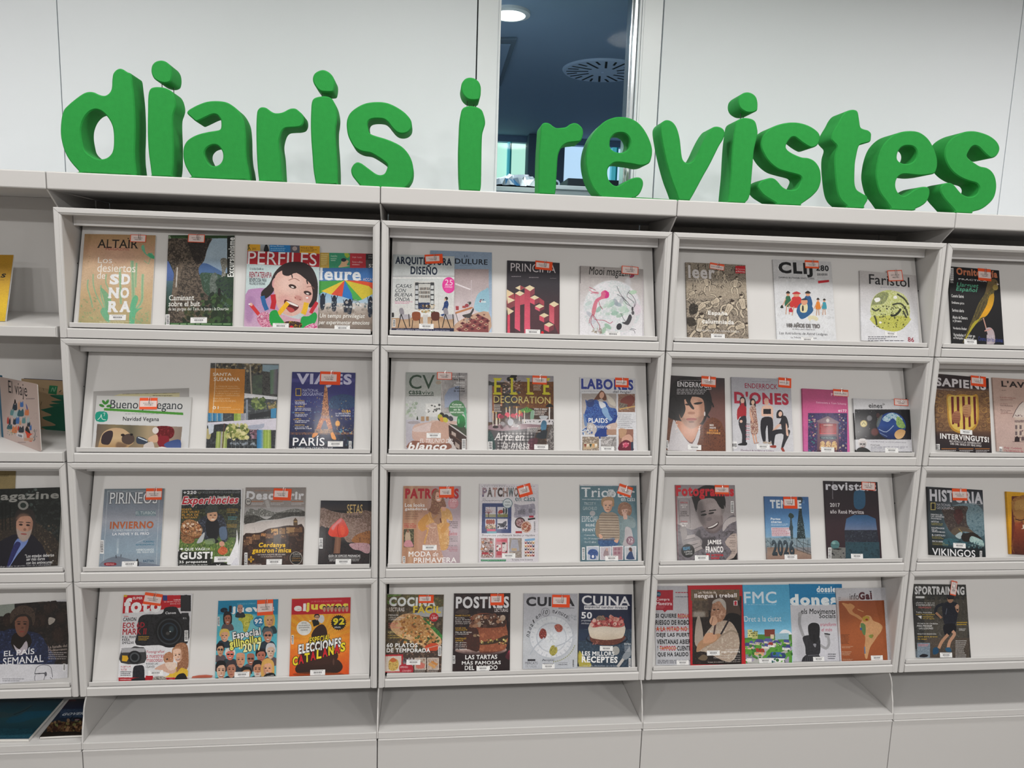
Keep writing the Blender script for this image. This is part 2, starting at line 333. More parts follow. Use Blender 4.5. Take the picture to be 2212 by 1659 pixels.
# ---------------------------------------------------------------- display units
def profile_pts():  # (inset from outer edge, y)
    return [(0, .003), (.002, .0002), (.005, 0), (.0150, 0), (.0170, .0022), (.0205, .003), (.0225, .006), (.0225, .020), (0, .020)]
ORD = ['', 'second ', 'third ', 'fourth ']
ROWN = ['top row', 'second row', 'third row', 'bottom row']
def display_unit(b, r):
    xa, xb = SEAM[b] + .0028, SEAM[b + 1] - .0028; z1, z0 = LEVEL[r] - .0015, LEVEL[r + 1] + .0015
    t = tag(empty('display_case', (xa, 0, z0)), None, 'display case', 'white slanted magazine display cases')
    org = (xa, 0, z0)
    def P(mb, nm, bevel=0.0008):
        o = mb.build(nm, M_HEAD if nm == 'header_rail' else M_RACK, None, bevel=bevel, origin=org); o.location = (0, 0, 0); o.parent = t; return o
    pr_ = profile_pts()
    P(MB().loft([[(xa + d, y, z1 - d) for d, y in pr_], [(xb - d, y, z1 - d) for d, y in pr_]]), 'frame_rail', 0)
    P(MB().loft([[(xa + d, y, z1 - d - .0011) for d, y in pr_], [(xa + d, y, z0) for d, y in pr_]]), 'frame_stile', 0)
    P(MB().loft([[(xb - d, y, z1 - d - .0011) for d, y in pr_], [(xb - d, y, z0) for d, y in pr_]]), 'frame_stile', 0)
    P(MB().prism([(xa + .0228, .001, z0), (xa + .0228, .001, z0 + .027), (xa + .0228, .004, z0 + .030), (xa + .0228, .028, z0 + .030), (xa + .0228, .028, z0)], (xb - xa - .0456, 0, 0)), 'frame_rail', 0.0006)
    for sx in (xa + .0005, xb - .0205):           # boxed side walls
        P(MB().box((sx, .0202, z0), (sx + .0200, .298, z1 - .001)), 'side_wall')
    P(MB().box((xa + .021, .0202, z1 - .014), (xb - .021, .298, z1 - .001)), 'top_plate')
    P(MB().box((xa + .021, .0302, z0), (xb - .021, .298, z0 + .012)), 'bottom_plate')
    P(MB().box((xa + .021, .290, z0 + .0125), (xb - .021, .298, z1 - .0145)), 'back_plate')
    P(MB().box((xa + .0215, .083, z1 - .050), (xb - .0215, .108, z1 - .0145)), 'header_rail', 0.002)
    # slanted panel with its folded front tray
    pa, pb = panel_line(r)
    s0, s1 = xa + .0285, xb - .0285
    P(MB().prism([(s0, pa[1], pa[2] - .001), (s0, pb[1], pb[2]), (s0, pb[1] + .006, pb[2]), (s0, pa[1] + .006, pa[2] - .001)], (s1 - s0, 0, 0)), 'slanted_panel')
    zt = z0 + .0335
    P(MB().prism([(s0, .0065, zt), (s0, .0065, zt + .0135), (s0, .008, zt + .015), (s0, .0095, zt + .0135), (s0, .0095, zt + .003), (s0, pa[1] + .006, zt + .003), (s0, pa[1] + .006, zt)], (s1 - s0, 0, 0)), 'tray_lip', 0.0003)
    for hz in (.17, .235):                       # shelf pin holes in the side walls
        for sx in (xa + .0203, xb - .0209):
            MBp = MB().prism([(sx, .10 + .0025 * math.cos(q), z0 + hz + .0025 * math.sin(q)) for q in [k * math.pi / 4 for k in range(8)]], (.0006, 0, 0))
            o = MBp.build('pin_hole', M_DARK, None, origin=org); o.location = (0, 0, 0); o.parent = t
    return t
def panel_line(r):
    z1, z0 = LEVEL[r], LEVEL[r + 1]
    return np.array([0, .030, z0 + .0380]), np.array([0, .137, z1 - .030])
COLN = ['beside the outermost shelves', 'of the bay under d i a r i s', 'of the bay under i r e', 'of the bay under v i s t e', 'of the bay under the last letter']
for b in range(5):
    for r in range(4):
        if b == 0 and r < 2: continue
        t = display_unit(b, r)
        t['label'] = 'white slanted display case, ' + ROWN[r] + ' ' + COLN[b]

# ---------------------------------------------------------------- green foam letters standing on the top boards
LY, LT, ZB = -0.018, 0.092, TOPZ[1] + .0002
def catmull(pts, closed=True, k=4):
    P = [np.array(p, float) for p in pts]; n = len(P); out = []
    for i in range(n):
        p0, p1, p2, p3 = P[i - 1], P[i], P[(i + 1) % n], P[(i + 2) % n]
        for j in range(k):
            t = j / k
            out.append(0.5 * (2 * p1 + (p2 - p0) * t + (2 * p0 - 5 * p1 + 4 * p2 - p3) * t * t + (3 * p1 - p0 - 3 * p2 + p3) * t ** 3))
    return out
def trace(crop, flat):
    ox, oy, s = crop; pts = [(flat[i], flat[i + 1]) for i in range(0, len(flat), 2)]
    out = []
    for p in catmull(pts):
        h = hit(ox + p[0] / s, oy + p[1] / s, (0, LY, 0), (0, 1, 0)); out.append((h[0], h[2]))
    return out
def foam(name, outlines, label=None, parent=None, group=None, stand=True):
    cu = bpy.data.curves.new(name, 'CURVE'); cu.dimensions = '2D'; cu.fill_mode = 'BOTH'
    o0 = outlines[0]; x0 = sum(p[0] for p in o0) / len(o0)
    bz = 0.0035; cu.extrude = LT / 2 - bz; cu.bevel_depth = bz; cu.bevel_resolution = 0; cu.offset = -bz
    for k, ol in enumerate(outlines):
        q = [(p[0] - x0, max(p[1] - ZB, 0.0) if stand else p[1] - ZB) for p in ol]
        q2 = [q[0]]
        for p in q[1:]:
            if (p[0] - q2[-1][0]) ** 2 + (p[1] - q2[-1][1]) ** 2 > 4e-6: q2.append(p)
        sp = cu.splines.new('POLY'); sp.points.add(len(q2) - 1); sp.use_cyclic_u = True
        for i, p in enumerate(q2): sp.points[i].co = (p[0], p[1], 0, 1)
    tmp = bpy.data.objects.new('tmp', cu); me = bpy.data.meshes.new_from_object(tmp); bpy.data.objects.remove(tmp)
    me.name = name; me.transform(Matrix.Rotation(math.pi / 2, 4, 'X')); me.transform(Matrix.Translation((0, LT / 2, 0)))
    me.materials.clear(); me.materials.append(M_FOAM)
    for p in me.polygons: p.use_smooth = True
    me.set_sharp_from_angle(angle=0.6)
    o = bpy.data.objects.new(name, me); COL.objects.link(o)
    if parent is not None:
        o.parent = parent; o.location = (x0 - parent.location[0], 0, 0)
    else: o.location = (x0, LY, ZB)
    if label: tag(o, label, 'letter', 'green foam letters')
    return o
K1, K2, K3, K4, K5, K6, K7, K8 = (120, 120, 5.925), (380, 140, 6.143), (660, 140, 6.146), (970, 150, 5.926), (1230, 230, 7.9), (1400, 190, 6.381), (1610, 220, 6.914), (1840, 260, 6.506)
foam('foam_letter', [trace(K1, (295,1480, 215,1390, 150,1300, 100,1190, 68,1060, 60,960, 65,860, 78,770, 105,690, 160,630, 230,570, 310,510, 370,475, 430,462, 490,470, 540,493, 590,510, 640,508, 690,470, 715,410, 722,300, 735,230, 770,185, 815,165, 860,175, 915,210, 965,240, 985,380, 1005,560, 1018,800, 1018,1000, 1012,1200, 1015,1330, 1025,1420, 1035,1515, 1030,1530, 300,1500)),
      trace(K1, (525,693, 580,712, 630,750, 680,810, 720,890, 738,980, 742,1080, 738,1170, 720,1240, 680,1290, 630,1318, 575,1325, 520,1318, 455,1285, 400,1245, 360,1190, 340,1110, 325,1020, 325,930, 345,850, 380,780, 430,725, 480,698))],
     'green foam letter d, the first one, with a round hole')
foam('foam_letter', [trace(K2, (205,1480, 160,1410, 120,1330, 97,1240, 93,1160, 105,1080, 145,1010, 210,960, 300,920, 420,890, 530,872, 580,858, 598,820, 596,740, 575,700, 545,668, 500,658, 450,672, 380,705, 310,738, 265,750, 215,710, 165,665, 145,635, 165,600, 220,565, 300,525, 400,490, 500,478, 600,482, 680,500, 750,540, 810,590, 855,650, 890,720, 912,800, 925,950, 928,1100, 932,1200, 945,1310, 965,1400, 980,1510, 975,1530, 215,1500)),
      trace(K2, (510,1063, 555,1075, 595,1115, 620,1170, 622,1240, 600,1295, 560,1330, 515,1343, 465,1335, 425,1300, 400,1260, 378,1200, 385,1140, 420,1095, 465,1070))],
     'green foam letter a, between the first i and the first r')
foam('foam_letter', [trace(K2, (1100,1525, 1085,1400, 1072,1200, 1065,1000, 1065,800, 1070,680, 1080,610, 1110,570, 1150,560, 1200,572, 1260,615, 1310,638, 1370,638, 1430,622, 1490,590, 1540,576, 1590,582, 1640,620, 1680,660, 1695,710, 1690,770, 1660,815, 1600,832, 1520,836, 1450,845, 1410,880, 1385,940, 1368,1020, 1370,1100, 1385,1200, 1395,1350, 1400,1440, 1405,1530, 1400,1550, 1105,1545))],
     'green foam letter r before the white wall, beside the a')
foam('foam_letter', [trace(K3, (735,1610, 680,1550, 625,1480, 605,1420, 610,1370, 640,1320, 685,1293, 735,1305, 800,1350, 880,1410, 940,1450, 990,1463, 1040,1450, 1070,1410, 1088,1340, 1050,1290, 950,1220, 860,1172, 760,1155, 690,1125, 640,1085, 600,1020, 565,940, 548,850, 545,770, 560,700, 600,630, 680,565, 780,515, 880,495, 1000,492, 1100,510, 1200,555, 1300,620, 1370,690, 1405,750, 1410,810, 1395,860, 1350,900, 1290,915, 1230,905, 1180,870, 1130,810, 1090,760, 1040,725, 960,715, 890,720, 845,740, 825,780, 830,840, 850,905, 920,940, 1040,975, 1160,1020, 1270,1080, 1350,1160, 1405,1260, 1430,1370, 1425,1480, 1390,1560, 1320,1640, 1310,1660, 745,1640))],
     'green foam letter s, the first one, beside the lone i')
foam('foam_letter', [trace(K4, (1145,1610, 1145,1450, 1148,1250, 1155,1050, 1165,900, 1172,790, 1178,730, 1200,692, 1240,680, 1290,692, 1340,730, 1380,748, 1440,745, 1500,735, 1550,700, 1600,685, 1650,695, 1700,740, 1717,790, 1712,850, 1685,915, 1620,930, 1550,937, 1490,955, 1440,1000, 1405,1070, 1390,1150, 1382,1280, 1375,1400, 1370,1520, 1352,1615, 1345,1635, 1150,1630))],
     'bright green foam letter r in front of the dark glass')
foam('foam_letter', [trace(K5, (545,1560, 440,1440, 370,1320, 320,1180, 288,1020, 282,880, 300,740, 340,610, 400,480, 480,370, 580,270, 690,210, 800,180, 920,178, 1040,200, 1150,255, 1240,340, 1320,460, 1380,590, 1412,710, 1415,800, 1395,900, 1365,965, 1290,1003, 1200,1010, 1080,985, 950,968, 850,955, 760,965, 700,1010, 660,1060, 650,1130, 660,1210, 690,1280, 745,1335, 800,1355, 860,1345, 930,1300, 1000,1258, 1080,1222, 1150,1208, 1210,1215, 1250,1255, 1262,1320, 1240,1410, 1190,1500, 1100,1570, 1080,1600, 560,1590)),
      trace(K5, (860,450, 930,455, 990,490, 1030,550, 1042,620, 1020,700, 980,750, 920,780, 860,788, 790,775, 730,740, 695,690, 690,620, 705,550, 750,490, 800,460))],
     'bright green foam letter e overlapping the window frame')
foam('foam_letter', [trace(K6, (425,1550, 380,1420, 320,1260, 260,1050, 215,850, 185,690, 170,580, 175,510, 210,460, 260,440, 320,455, 370,500, 410,580, 440,700, 455,830, 468,940, 490,1000, 530,1030, 580,1030, 630,990, 680,910, 730,800, 790,680, 840,600, 890,545, 950,530, 1010,545, 1050,580, 1060,630, 1035,710, 980,800, 920,920, 850,1060, 770,1200, 700,1330, 630,1460, 575,1552, 560,1580, 435,1575))],
     'green foam letter v, the only one')
foam('foam_letter', [trace(K7, (460,1512, 340,1440, 260,1380, 200,1300, 195,1250, 230,1195, 300,1155, 380,1135, 440,1148, 490,1190, 540,1250, 590,1290, 650,1312, 740,1312, 790,1275, 825,1210, 845,1150, 815,1105, 740,1080, 620,1050, 500,1010, 400,940, 320,850, 265,750, 240,680, 240,600, 270,510, 335,430, 420,370, 530,330, 650,308, 780,308, 900,335, 1000,380, 1080,440, 1118,500, 1115,570, 1075,650, 1000,685, 940,665, 860,615, 790,560, 740,528, 690,535, 645,585, 615,640, 615,690, 660,740, 750,790, 850,828, 940,838, 1020,870, 1080,930, 1120,1010, 1133,1100, 1130,1200, 1090,1310, 1010,1400, 920,1470, 840,1525, 820,1550, 480,1540))],
     'green foam letter s between the last i and the t')
foam('foam_letter', [trace(K7, (1520,1555, 1440,1480, 1395,1400, 1370,1300, 1350,1150, 1335,950, 1340,800, 1372,672, 1320,605, 1288,560, 1300,480, 1340,400, 1395,310, 1445,215, 1500,150, 1570,120, 1640,118, 1685,150, 1705,250, 1725,370, 1770,405, 1840,425, 1882,465, 1885,520, 1870,590, 1800,620, 1720,640, 1690,690, 1665,800, 1645,920, 1638,1080, 1640,1220, 1670,1310, 1740,1360, 1810,1400, 1832,1440, 1828,1475, 1800,1520, 1780,1560, 1770,1590, 1530,1585))],
     'green foam letter t, the only one')
foam('foam_letter', [trace(K8, (550,1228, 480,1130, 400,1020, 360,900, 340,780, 345,680, 365,560, 400,440, 450,340, 530,250, 620,190, 730,155, 850,148, 950,165, 1040,220, 1110,300, 1165,410, 1200,520, 1208,620, 1190,700, 1155,750, 1050,770, 950,775, 850,765, 740,757, 680,775, 640,815, 620,880, 625,950, 660,1020, 730,1062, 800,1030, 880,975, 960,940, 1040,932, 1085,950, 1100,1000, 1090,1070, 1050,1150, 980,1205, 900,1242, 880,1265, 570,1255)),
      trace(K8, (785,357, 850,365, 900,400, 920,460, 905,530, 860,585, 790,612, 720,605, 665,575, 640,530, 648,460, 680,400, 730,365))],
     'green foam letter e between the t and the last s')
foam('foam_letter', [trace(K8, (1450,1268, 1390,1200, 1310,1110, 1255,1020, 1245,960, 1270,910, 1330,880, 1390,880, 1440,905, 1480,950, 1520,1000, 1570,1045, 1640,1072, 1710,1068, 1765,1030, 1795,960, 1780,910, 1740,880, 1650,855, 1540,810, 1440,740, 1360,640, 1315,530, 1310,430, 1340,340, 1400,260, 1490,200, 1600,158, 1720,150, 1840,175, 1950,220, 2040,290, 2082,370, 2075,440, 2030,505, 1960,530, 1900,490, 1840,430, 1790,380, 1735,358, 1690,375, 1650,430, 1625,490, 1650,540, 1720,590, 1810,645, 1900,665, 1970,710, 2020,790, 2040,900, 2030,1010, 1990,1110, 1900,1200, 1810,1255, 1710,1282, 1690,1310, 1470,1300))],
     'green foam letter s, the last one of the row')
for crop, body, dot, lab in (
    (K1, (1225,1520, 1210,1400, 1190,1250, 1178,1080, 1175,900, 1178,700, 1180,560, 1190,470, 1215,420, 1260,403, 1320,400, 1380,408, 1430,425, 1480,455, 1515,510, 1535,580, 1540,640, 1525,700, 1505,760, 1500,850, 1505,1000, 1510,1150, 1510,1300, 1505,1430, 1490,1530, 1480,1550, 1235,1540),
         (1345,60, 1400,72, 1445,105, 1478,160, 1490,230, 1485,290, 1470,330, 1430,350, 1380,352, 1320,335, 1265,300, 1235,250, 1222,190, 1235,120, 1280,75), 'green foam letter i with its dot, beside the d'),
    (K3, (135,1570, 105,1400, 90,1200, 75,1000, 68,800, 72,620, 80,510, 105,450, 160,425, 230,415, 290,420, 345,445, 375,490, 400,560, 415,640, 418,700, 410,780, 400,850, 400,1000, 412,1150, 420,1300, 425,1430, 425,1580, 420,1600, 145,1590),
         (225,66, 290,85, 345,130, 380,190, 387,250, 380,310, 366,352, 320,362, 260,360, 200,350, 150,310, 110,250, 95,190, 110,130, 150,90), 'green foam letter i with its dot, beside the first s'),
    (K4, (145,1565, 130,1400, 125,1200, 125,1000, 133,800, 140,650, 155,540, 185,490, 240,470, 300,468, 370,485, 420,520, 445,580, 460,640, 462,700, 445,760, 425,840, 418,1000, 415,1200, 413,1350, 408,1500, 390,1580, 380,1600, 155,1590),
         (270,102, 330,115, 380,155, 405,215, 408,280, 402,340, 385,383, 340,393, 280,393, 230,375, 185,330, 160,270, 155,210, 175,155, 215,115), 'green foam letter i standing alone between the two words'),
    (K6, (1105,1565, 1120,1400, 1140,1200, 1155,950, 1170,750, 1195,560, 1215,470, 1260,430, 1320,412, 1390,415, 1450,435, 1485,470, 1505,540, 1515,620, 1500,700, 1480,780, 1462,870, 1450,1000, 1438,1150, 1425,1300, 1412,1440, 1385,1530, 1345,1575, 1330,1600, 1115,1590),
         (1375,57, 1440,75, 1490,120, 1512,190, 1513,270, 1503,310, 1460,335, 1400,343, 1340,330, 1280,290, 1250,240, 1243,180, 1260,120, 1310,72), 'green foam letter i with its dot, beside the v')):
    tb, td = trace(crop, body), trace(crop, dot)
    x0 = sum(p[0] for p in tb) / len(tb)
    t = tag(empty('foam_letter_i', (x0, LY, ZB)), lab, 'letter', 'green foam letters')
    foam('stem', [tb], parent=t); foam('dot', [td], parent=t, stand=False)
    zt, zd = max(p[1] for p in tb), min(p[1] for p in td); xd = sum(p[0] for p in td) / len(td)
    for dx, yy in ((-.012, .03), (.012, .062)):
        o = tube(MB(), [(xd - x0 + dx, yy, zt - ZB - .03), (xd - x0 + dx, yy, zd - ZB + .03)], 0.0012).build('wire_pin', M_PIN, t)

# ---------------------------------------------------------------- printed covers: a small painter that fills numpy canvases
PPM = 1900.0
def rgb(c):
    if len(c) == 3: c = ''.join(x * 2 for x in c)
    return np.array([int(c[i:i + 2], 16) / 255 for i in (0, 2, 4)], np.float32)
_tcache = {}
_tmpc = bpy.data.curves.new('glyphs', 'FONT'); _tmpo = bpy.data.objects.new('glyphs', _tmpc); _tmpc.resolution_u = 3
def outline(s, b):
    k = (s, b)
    if k not in _tcache:
        _tmpc.body = s; _tmpc.offset = b; _tmpc.space_character = 1 + b * 3.4
        me = bpy.data.meshes.new_from_object(_tmpo)
        v = np.empty(len(me.vertices) * 3, np.float32); me.vertices.foreach_get('co', v); v = v.reshape(-1, 3)[:, :2]
        e = np.empty(len(me.edges) * 2, np.int32); me.edges.foreach_get('vertices', e); e = e.reshape(-1, 2)
        le = np.empty(len(me.loops), np.int32); me.loops.foreach_get('edge_index', le)
        n = np.bincount(le, minlength=len(e)); e = e[n == 1]
        _tcache[k] = (v[e[:, 0]].copy(), v[e[:, 1]].copy()) if len(e) else None
        bpy.data.meshes.remove(me)
    return _tcache[k]
def fill_mask(A, B, W, H):
    """even-odd mask of the closed outlines given as segments A->B (pixels, row down)"""
    x0 = int(max(0, math.floor(min(A[:, 0].min(), B[:, 0].min())))); x1 = int(min(W, math.ceil(max(A[:, 0].max(), B[:, 0].max())) + 1))
    y0 = int(max(0, math.floor(min(A[:, 1].min(), B[:, 1].min())))); y1 = int(min(H, math.ceil(max(A[:, 1].max(), B[:, 1].max())) + 1))
    if x1 <= x0 or y1 <= y0: return None
    w, h = x1 - x0, y1 - y0
    cnt = np.zeros((h, w + 1), np.int32)
    ya, yb = A[:, 1] - y0, B[:, 1] - y0; lo, hi = np.minimum(ya, yb), np.maximum(ya, yb)
    r0 = np.clip(np.ceil(lo - .5), 0, h).astype(int); r1 = np.clip(np.ceil(hi - .5), 0, h).astype(int)
    n = r1 - r0; idx = np.repeat(np.arange(len(A)), n)
    if len(idx):
        rows = np.arange(n.sum()) - np.repeat(np.cumsum(n) - n, n) + r0[idx]
        t = (rows + .5 - ya[idx]) / (yb[idx] - ya[idx])
        xx = A[idx, 0] + t * (B[idx, 0] - A[idx, 0]) - x0
        np.add.at(cnt, (rows, np.clip(np.ceil(xx - .5), 0, w).astype(int)), 1)
    return (np.cumsum(cnt, 1)[:, :w] % 2).astype(np.float32), x0, y0
def blurm(m, r):
    for _ in range(2):
        for ax in (0, 1):
            c = np.cumsum(np.pad(m, [(r + 1, r) if a == ax else (0, 0) for a in (0, 1)], mode='edge'), ax)
            m = (np.take(c, range(2 * r + 1, c.shape[ax]), ax) - np.take(c, range(0, c.shape[ax] - 2 * r - 1), ax)) / (2 * r + 1)
    return m
def vnoise(h, w, cell, rng, octv=3):
    out = np.zeros((h, w), np.float32); amp = 1.0; tot = 0
    for o in range(octv):
        c = max(cell / 2 ** o, 1.0); gh, gw = int(h / c) + 3, int(w / c) + 3
        g = rng.random((gh, gw)).astype(np.float32)
        yy, xx = np.arange(h) / c, np.arange(w) / c; yi, xi = yy.astype(int), xx.astype(int)
        fy, fx = (yy - yi)[:, None], (xx - xi)[None]; fy = fy * fy * (3 - 2 * fy); fx = fx * fx * (3 - 2 * fx)
        a, b_, c_, d_ = g[yi][:, xi], g[yi][:, xi + 1], g[yi + 1][:, xi], g[yi + 1][:, xi + 1]
        out += amp * (a * (1 - fx) * (1 - fy) + b_ * fx * (1 - fy) + c_ * (1 - fx) * fy + d_ * fx * fy); tot += amp; amp *= .6
    return np.clip((out / tot - .5) * 1.9 + .5, 0, 1)

class Cover:
    """canvas of one printed sheet; drawing coordinates are the reading coordinates of its crop (ox, oy, scale)"""
    def __init__(s, crop, org, ex, ey, W, Hm, bg='fff', ppm=PPM):
        s.crop = crop; s.W, s.H = max(8, int(round(W * ppm))), max(8, int(round(Hm * ppm))); s.ppm = ppm
        s.a = np.empty((s.H, s.W, 3), np.float32); s.a[:] = rgb(bg); s.rng = np.random.default_rng(abs(hash((round(org[0] * 1e4), round(org[2] * 1e4)))) % 99991)
        n = np.cross(ex, ey); ox, oy, k = crop
        Kc = np.array([[1 / (F_PX * k), 0, (ox - CX) / F_PX], [0, 0, 1.0], [0, -1 / (F_PX * k), -(oy - CY) / F_PX]])
        M = ROT @ Kc; c = CAM - org; nM = n @ M; kk = -(c @ n)
        s.h = np.stack([(c @ ex) * nM + kk * (ex @ M), (c @ ey) * nM + kk * (ey @ M), nM])
    def m(s, pts):
        p = np.array(pts, float).reshape(-1, 2); q = s.h @ np.stack([p[:, 0], p[:, 1], np.ones(len(p))])
        return np.stack([q[0] / q[2] * s.ppm, s.H - q[1] / q[2] * s.ppm], 1)
    def px(s, d): return abs(s.m([(s._cx(), 0), (s._cx() + d, 0)])[:, 0] @ [-1, 1])
    def _cx(s): return 500
    def comp(s, msk, col, al=1.0):
        if msk is None: return s
        m, x0, y0 = msk; h, w = m.shape; R = s.a[y0:y0 + h, x0:x0 + w]; m = (m * al)[..., None]
        if '>' in col or '|' in col:
            v = '>' in col; cs = [rgb(c) for c in col.split('>' if v else '|')]; n = h if v else w
            t = np.linspace(0, len(cs) - 1, n); i = np.minimum(t.astype(int), len(cs) - 2); f = (t - i)[:, None]
            g = np.array(cs)[i] * (1 - f) + np.array(cs)[i + 1] * f; C = g[:, None] if v else g[None]
        elif '~' in col:                          # noise between colours: c1~c2~c3~cell
            q = col.split('~'); cell = float(q[-1]); cs = np.array([rgb(c) for c in q[:-1]])
            f = vnoise(h, w, cell, s.rng) * (len(cs) - 1); i = np.minimum(f.astype(int), len(cs) - 2); f = (f - i)[..., None]
            C = cs[i] * (1 - f) + cs[i + 1] * f
        else: C = rgb(col)
        R[:] = R * (1 - m) + C * m
        return s
    def poly(s, pts, col, al=1.0, bl=0, sm=0):
        p = np.array(pts, float).reshape(-1, 2)
        if sm: p = np.array(catmull(p, k=sm))
        q = s.m(p); mk = fill_mask(q, np.roll(q, -1, 0), s.W, s.H)
        if mk and bl:
            r = max(1, int(bl * s.ppm / (s.crop[2] * 640))); m = np.zeros((s.H, s.W), np.float32); a, x0, y0 = mk
            m[y0:y0 + a.shape[0], x0:x0 + a.shape[1]] = a
            X0, Y0_, X1_, Y1 = max(0, x0 - 2 * r), max(0, y0 - 2 * r), min(s.W, x0 + a.shape[1] + 2 * r), min(s.H, y0 + a.shape[0] + 2 * r)
            mk = (blurm(m[Y0_:Y1, X0:X1_], r), X0, Y0_)
        return s.comp(mk, col, al)
    def p(s, pts, col, al=1.0, bl=0): return s.poly(pts, col, al, bl, 3)
    def r(s, x0, y0, x1, y1, col, al=1.0, bl=0): return s.poly((x0, y0, x1, y0, x1, y1, x0, y1), col, al, bl)
    def e(s, cx, cy, rx, ry, col, rot=0, al=1.0, bl=0):
        t = np.linspace(0, 2 * math.pi, 28, endpoint=False); c_, s_ = math.cos(math.radians(rot)), math.sin(math.radians(rot))
        x, y = rx * np.cos(t), ry * np.sin(t); return s.poly(np.stack([cx + x * c_ - y * s_, cy + x * s_ + y * c_], 1), col, al, bl)
    def l(s, pts, w_, col, al=1.0, sm=0):
        p = np.array(pts, float).reshape(-1, 2)
        if sm:
            q = np.vstack([p, p[::-1]]); q = np.array(catmull(q, k=3)); p = q[:3 * (len(p) - 1) + 1]
        d = np.gradient(p, axis=0); d /= np.linalg.norm(d, axis=1)[:, None] + 1e-9; n = np.stack([-d[:, 1], d[:, 0]], 1) * w_ / 2
        return s.poly(np.vstack([p + n, (p - n)[::-1]]), col, al)
    def t(s, txt, x0, y0, x1, y1, col, b=0.0, it=0.0, rot=0.0, sf=0, ol=None, al=1.0):
        """lettering whose ink fills the box (x0, y0)-(x1, y1)"""
        got = outline(txt, b)
        if got is None: return s
        A, B = got; allp = np.vstack([A, B]).astype(float)
        lo, hi = allp.min(0), allp.max(0); c = s.m([((x0 + x1) / 2, (y0 + y1) / 2), (x0, (y0 + y1) / 2), (x1, (y0 + y1) / 2), ((x0 + x1) / 2, y0), ((x0 + x1) / 2, y1)])
        wpx, hpx = np.linalg.norm(c[2] - c[1]), np.linalg.norm(c[4] - c[3])
        if rot: pass
        hgt = hi[1] - lo[1]; wd = (hi[0] - lo[0]) + abs(it) * hgt; ang = -math.radians(rot); ca, sa = math.cos(ang), math.sin(ang)
        def tr(P):
            u = (P[:, 0] - lo[0] + it * (P[:, 1] - lo[1])) / wd - .5; v = .5 - (P[:, 1] - lo[1]) / hgt
            x, y = u * wpx, v * hpx
            return np.stack([c[0][0] + x * ca + y * sa, c[0][1] - x * sa + y * ca], 1)
        if abs(rot) == 90:                        # box given after turning
            wpx, hpx = hpx, wpx
        a_, b_ = tr(A), tr(B); mk = fill_mask(a_, b_, s.W, s.H)
        if mk and sf:
            m, X, Y = mk; em = hpx / hgt; k = max(1, int(em * .045)); th = max(1, int(em * .05))
            m = np.pad(m, ((0, 0), (k, k))); 
            for yb_ in ([0.0, 0.70] if txt.upper() == txt else [0.0, 0.5]):
                yy = int(c[0][1] + (.5 - (yb_ - lo[1]) / hgt) * hpx - Y)
                ra, rb = (yy - th, yy) if yb_ == 0 else (yy, yy + th)
                ra, rb = max(0, ra), min(m.shape[0], rb)
                if rb > ra:
                    base = m[ra:rb].copy()
                    for q in range(1, k + 1): m[ra:rb, q:] = np.maximum(m[ra:rb, q:], base[:, :-q]); m[ra:rb, :-q] = np.maximum(m[ra:rb, :-q], base[:, q:])
            X -= k; cut = max(0, -X); m = m[:, cut:]; X += cut; m = m[:, :s.W - X]; mk = (m, X, Y)
        if mk and ol:
            m, X, Y = mk; k = max(1, int(hpx * .06)); P_ = np.zeros((s.H, s.W), np.float32); P_[Y:Y + m.shape[0], X:X + m.shape[1]] = m
            Q = blurm(P_, k); s.comp(((Q > .12).astype(np.float32), 0, 0), ol)
        return s.comp(mk, col, al)
    def tl(s, lines, x0, y0, x1, lh, col, **k):
        """lines of lettering, each as wide as its own share; y0 is the first top, lh the pitch"""
        L = max(len(q) for q in lines)
        for i, q in enumerate(lines): s.t(q, x0, y0 + i * lh, x0 + (x1 - x0) * max(.15, len(q) / L), y0 + i * lh + lh * .74, col, **k)
        return s
    def g(s, x0, y0, x1, y1, n, col, al=.8):
        """rows of print too small to read: broken hairlines"""
        lh = (y1 - y0) / n
        for i in range(n):
            x = x0; y = y0 + i * lh; end = x1 - (x1 - x0) * (.25 * s.rng.random() if i else 0)
            while x < end:
                w_ = (x1 - x0) * s.rng.uniform(.05, .16); s.r(x, y + lh * .2, min(x + w_, end), y + lh * .68, col, al); x += w_ + (x1 - x0) * .02
        return s
    def s(s, box, n, size, cols, al=1.0, asp=.6):
        """scattered flecks"""
        x0, y0, x1, y1 = box; cols = cols.split(); R = s.rng
        for i in range(n):
            s_ = size * R.uniform(.5, 1.5); s.e(R.uniform(x0, x1), R.uniform(y0, y1), s_, s_ * R.uniform(asp * .6, 1), cols[i % len(cols)], R.uniform(0, 180), al)
        return s
    def bar(s, x0, y0, x1, y1, vert=False, bg='f4f4f4', ink='2a2a30'):
        s.r(x0, y0, x1, y1, bg); R = s.rng; a, b_ = (y0, y1) if vert else (x0, x1); q = a + (b_ - a) * .08
        while q < b_ - (b_ - a) * .1:
            w_ = (b_ - a) * R.uniform(.015, .04)
            if vert: s.r(x0 + (x1 - x0) * .15, q, x1 - (x1 - x0) * .15, q + w_, ink)
            else: s.r(q, y0 + (y1 - y0) * .25, q + w_, y1 - (y1 - y0) * .2, ink)
            q += w_ * 2
        return s
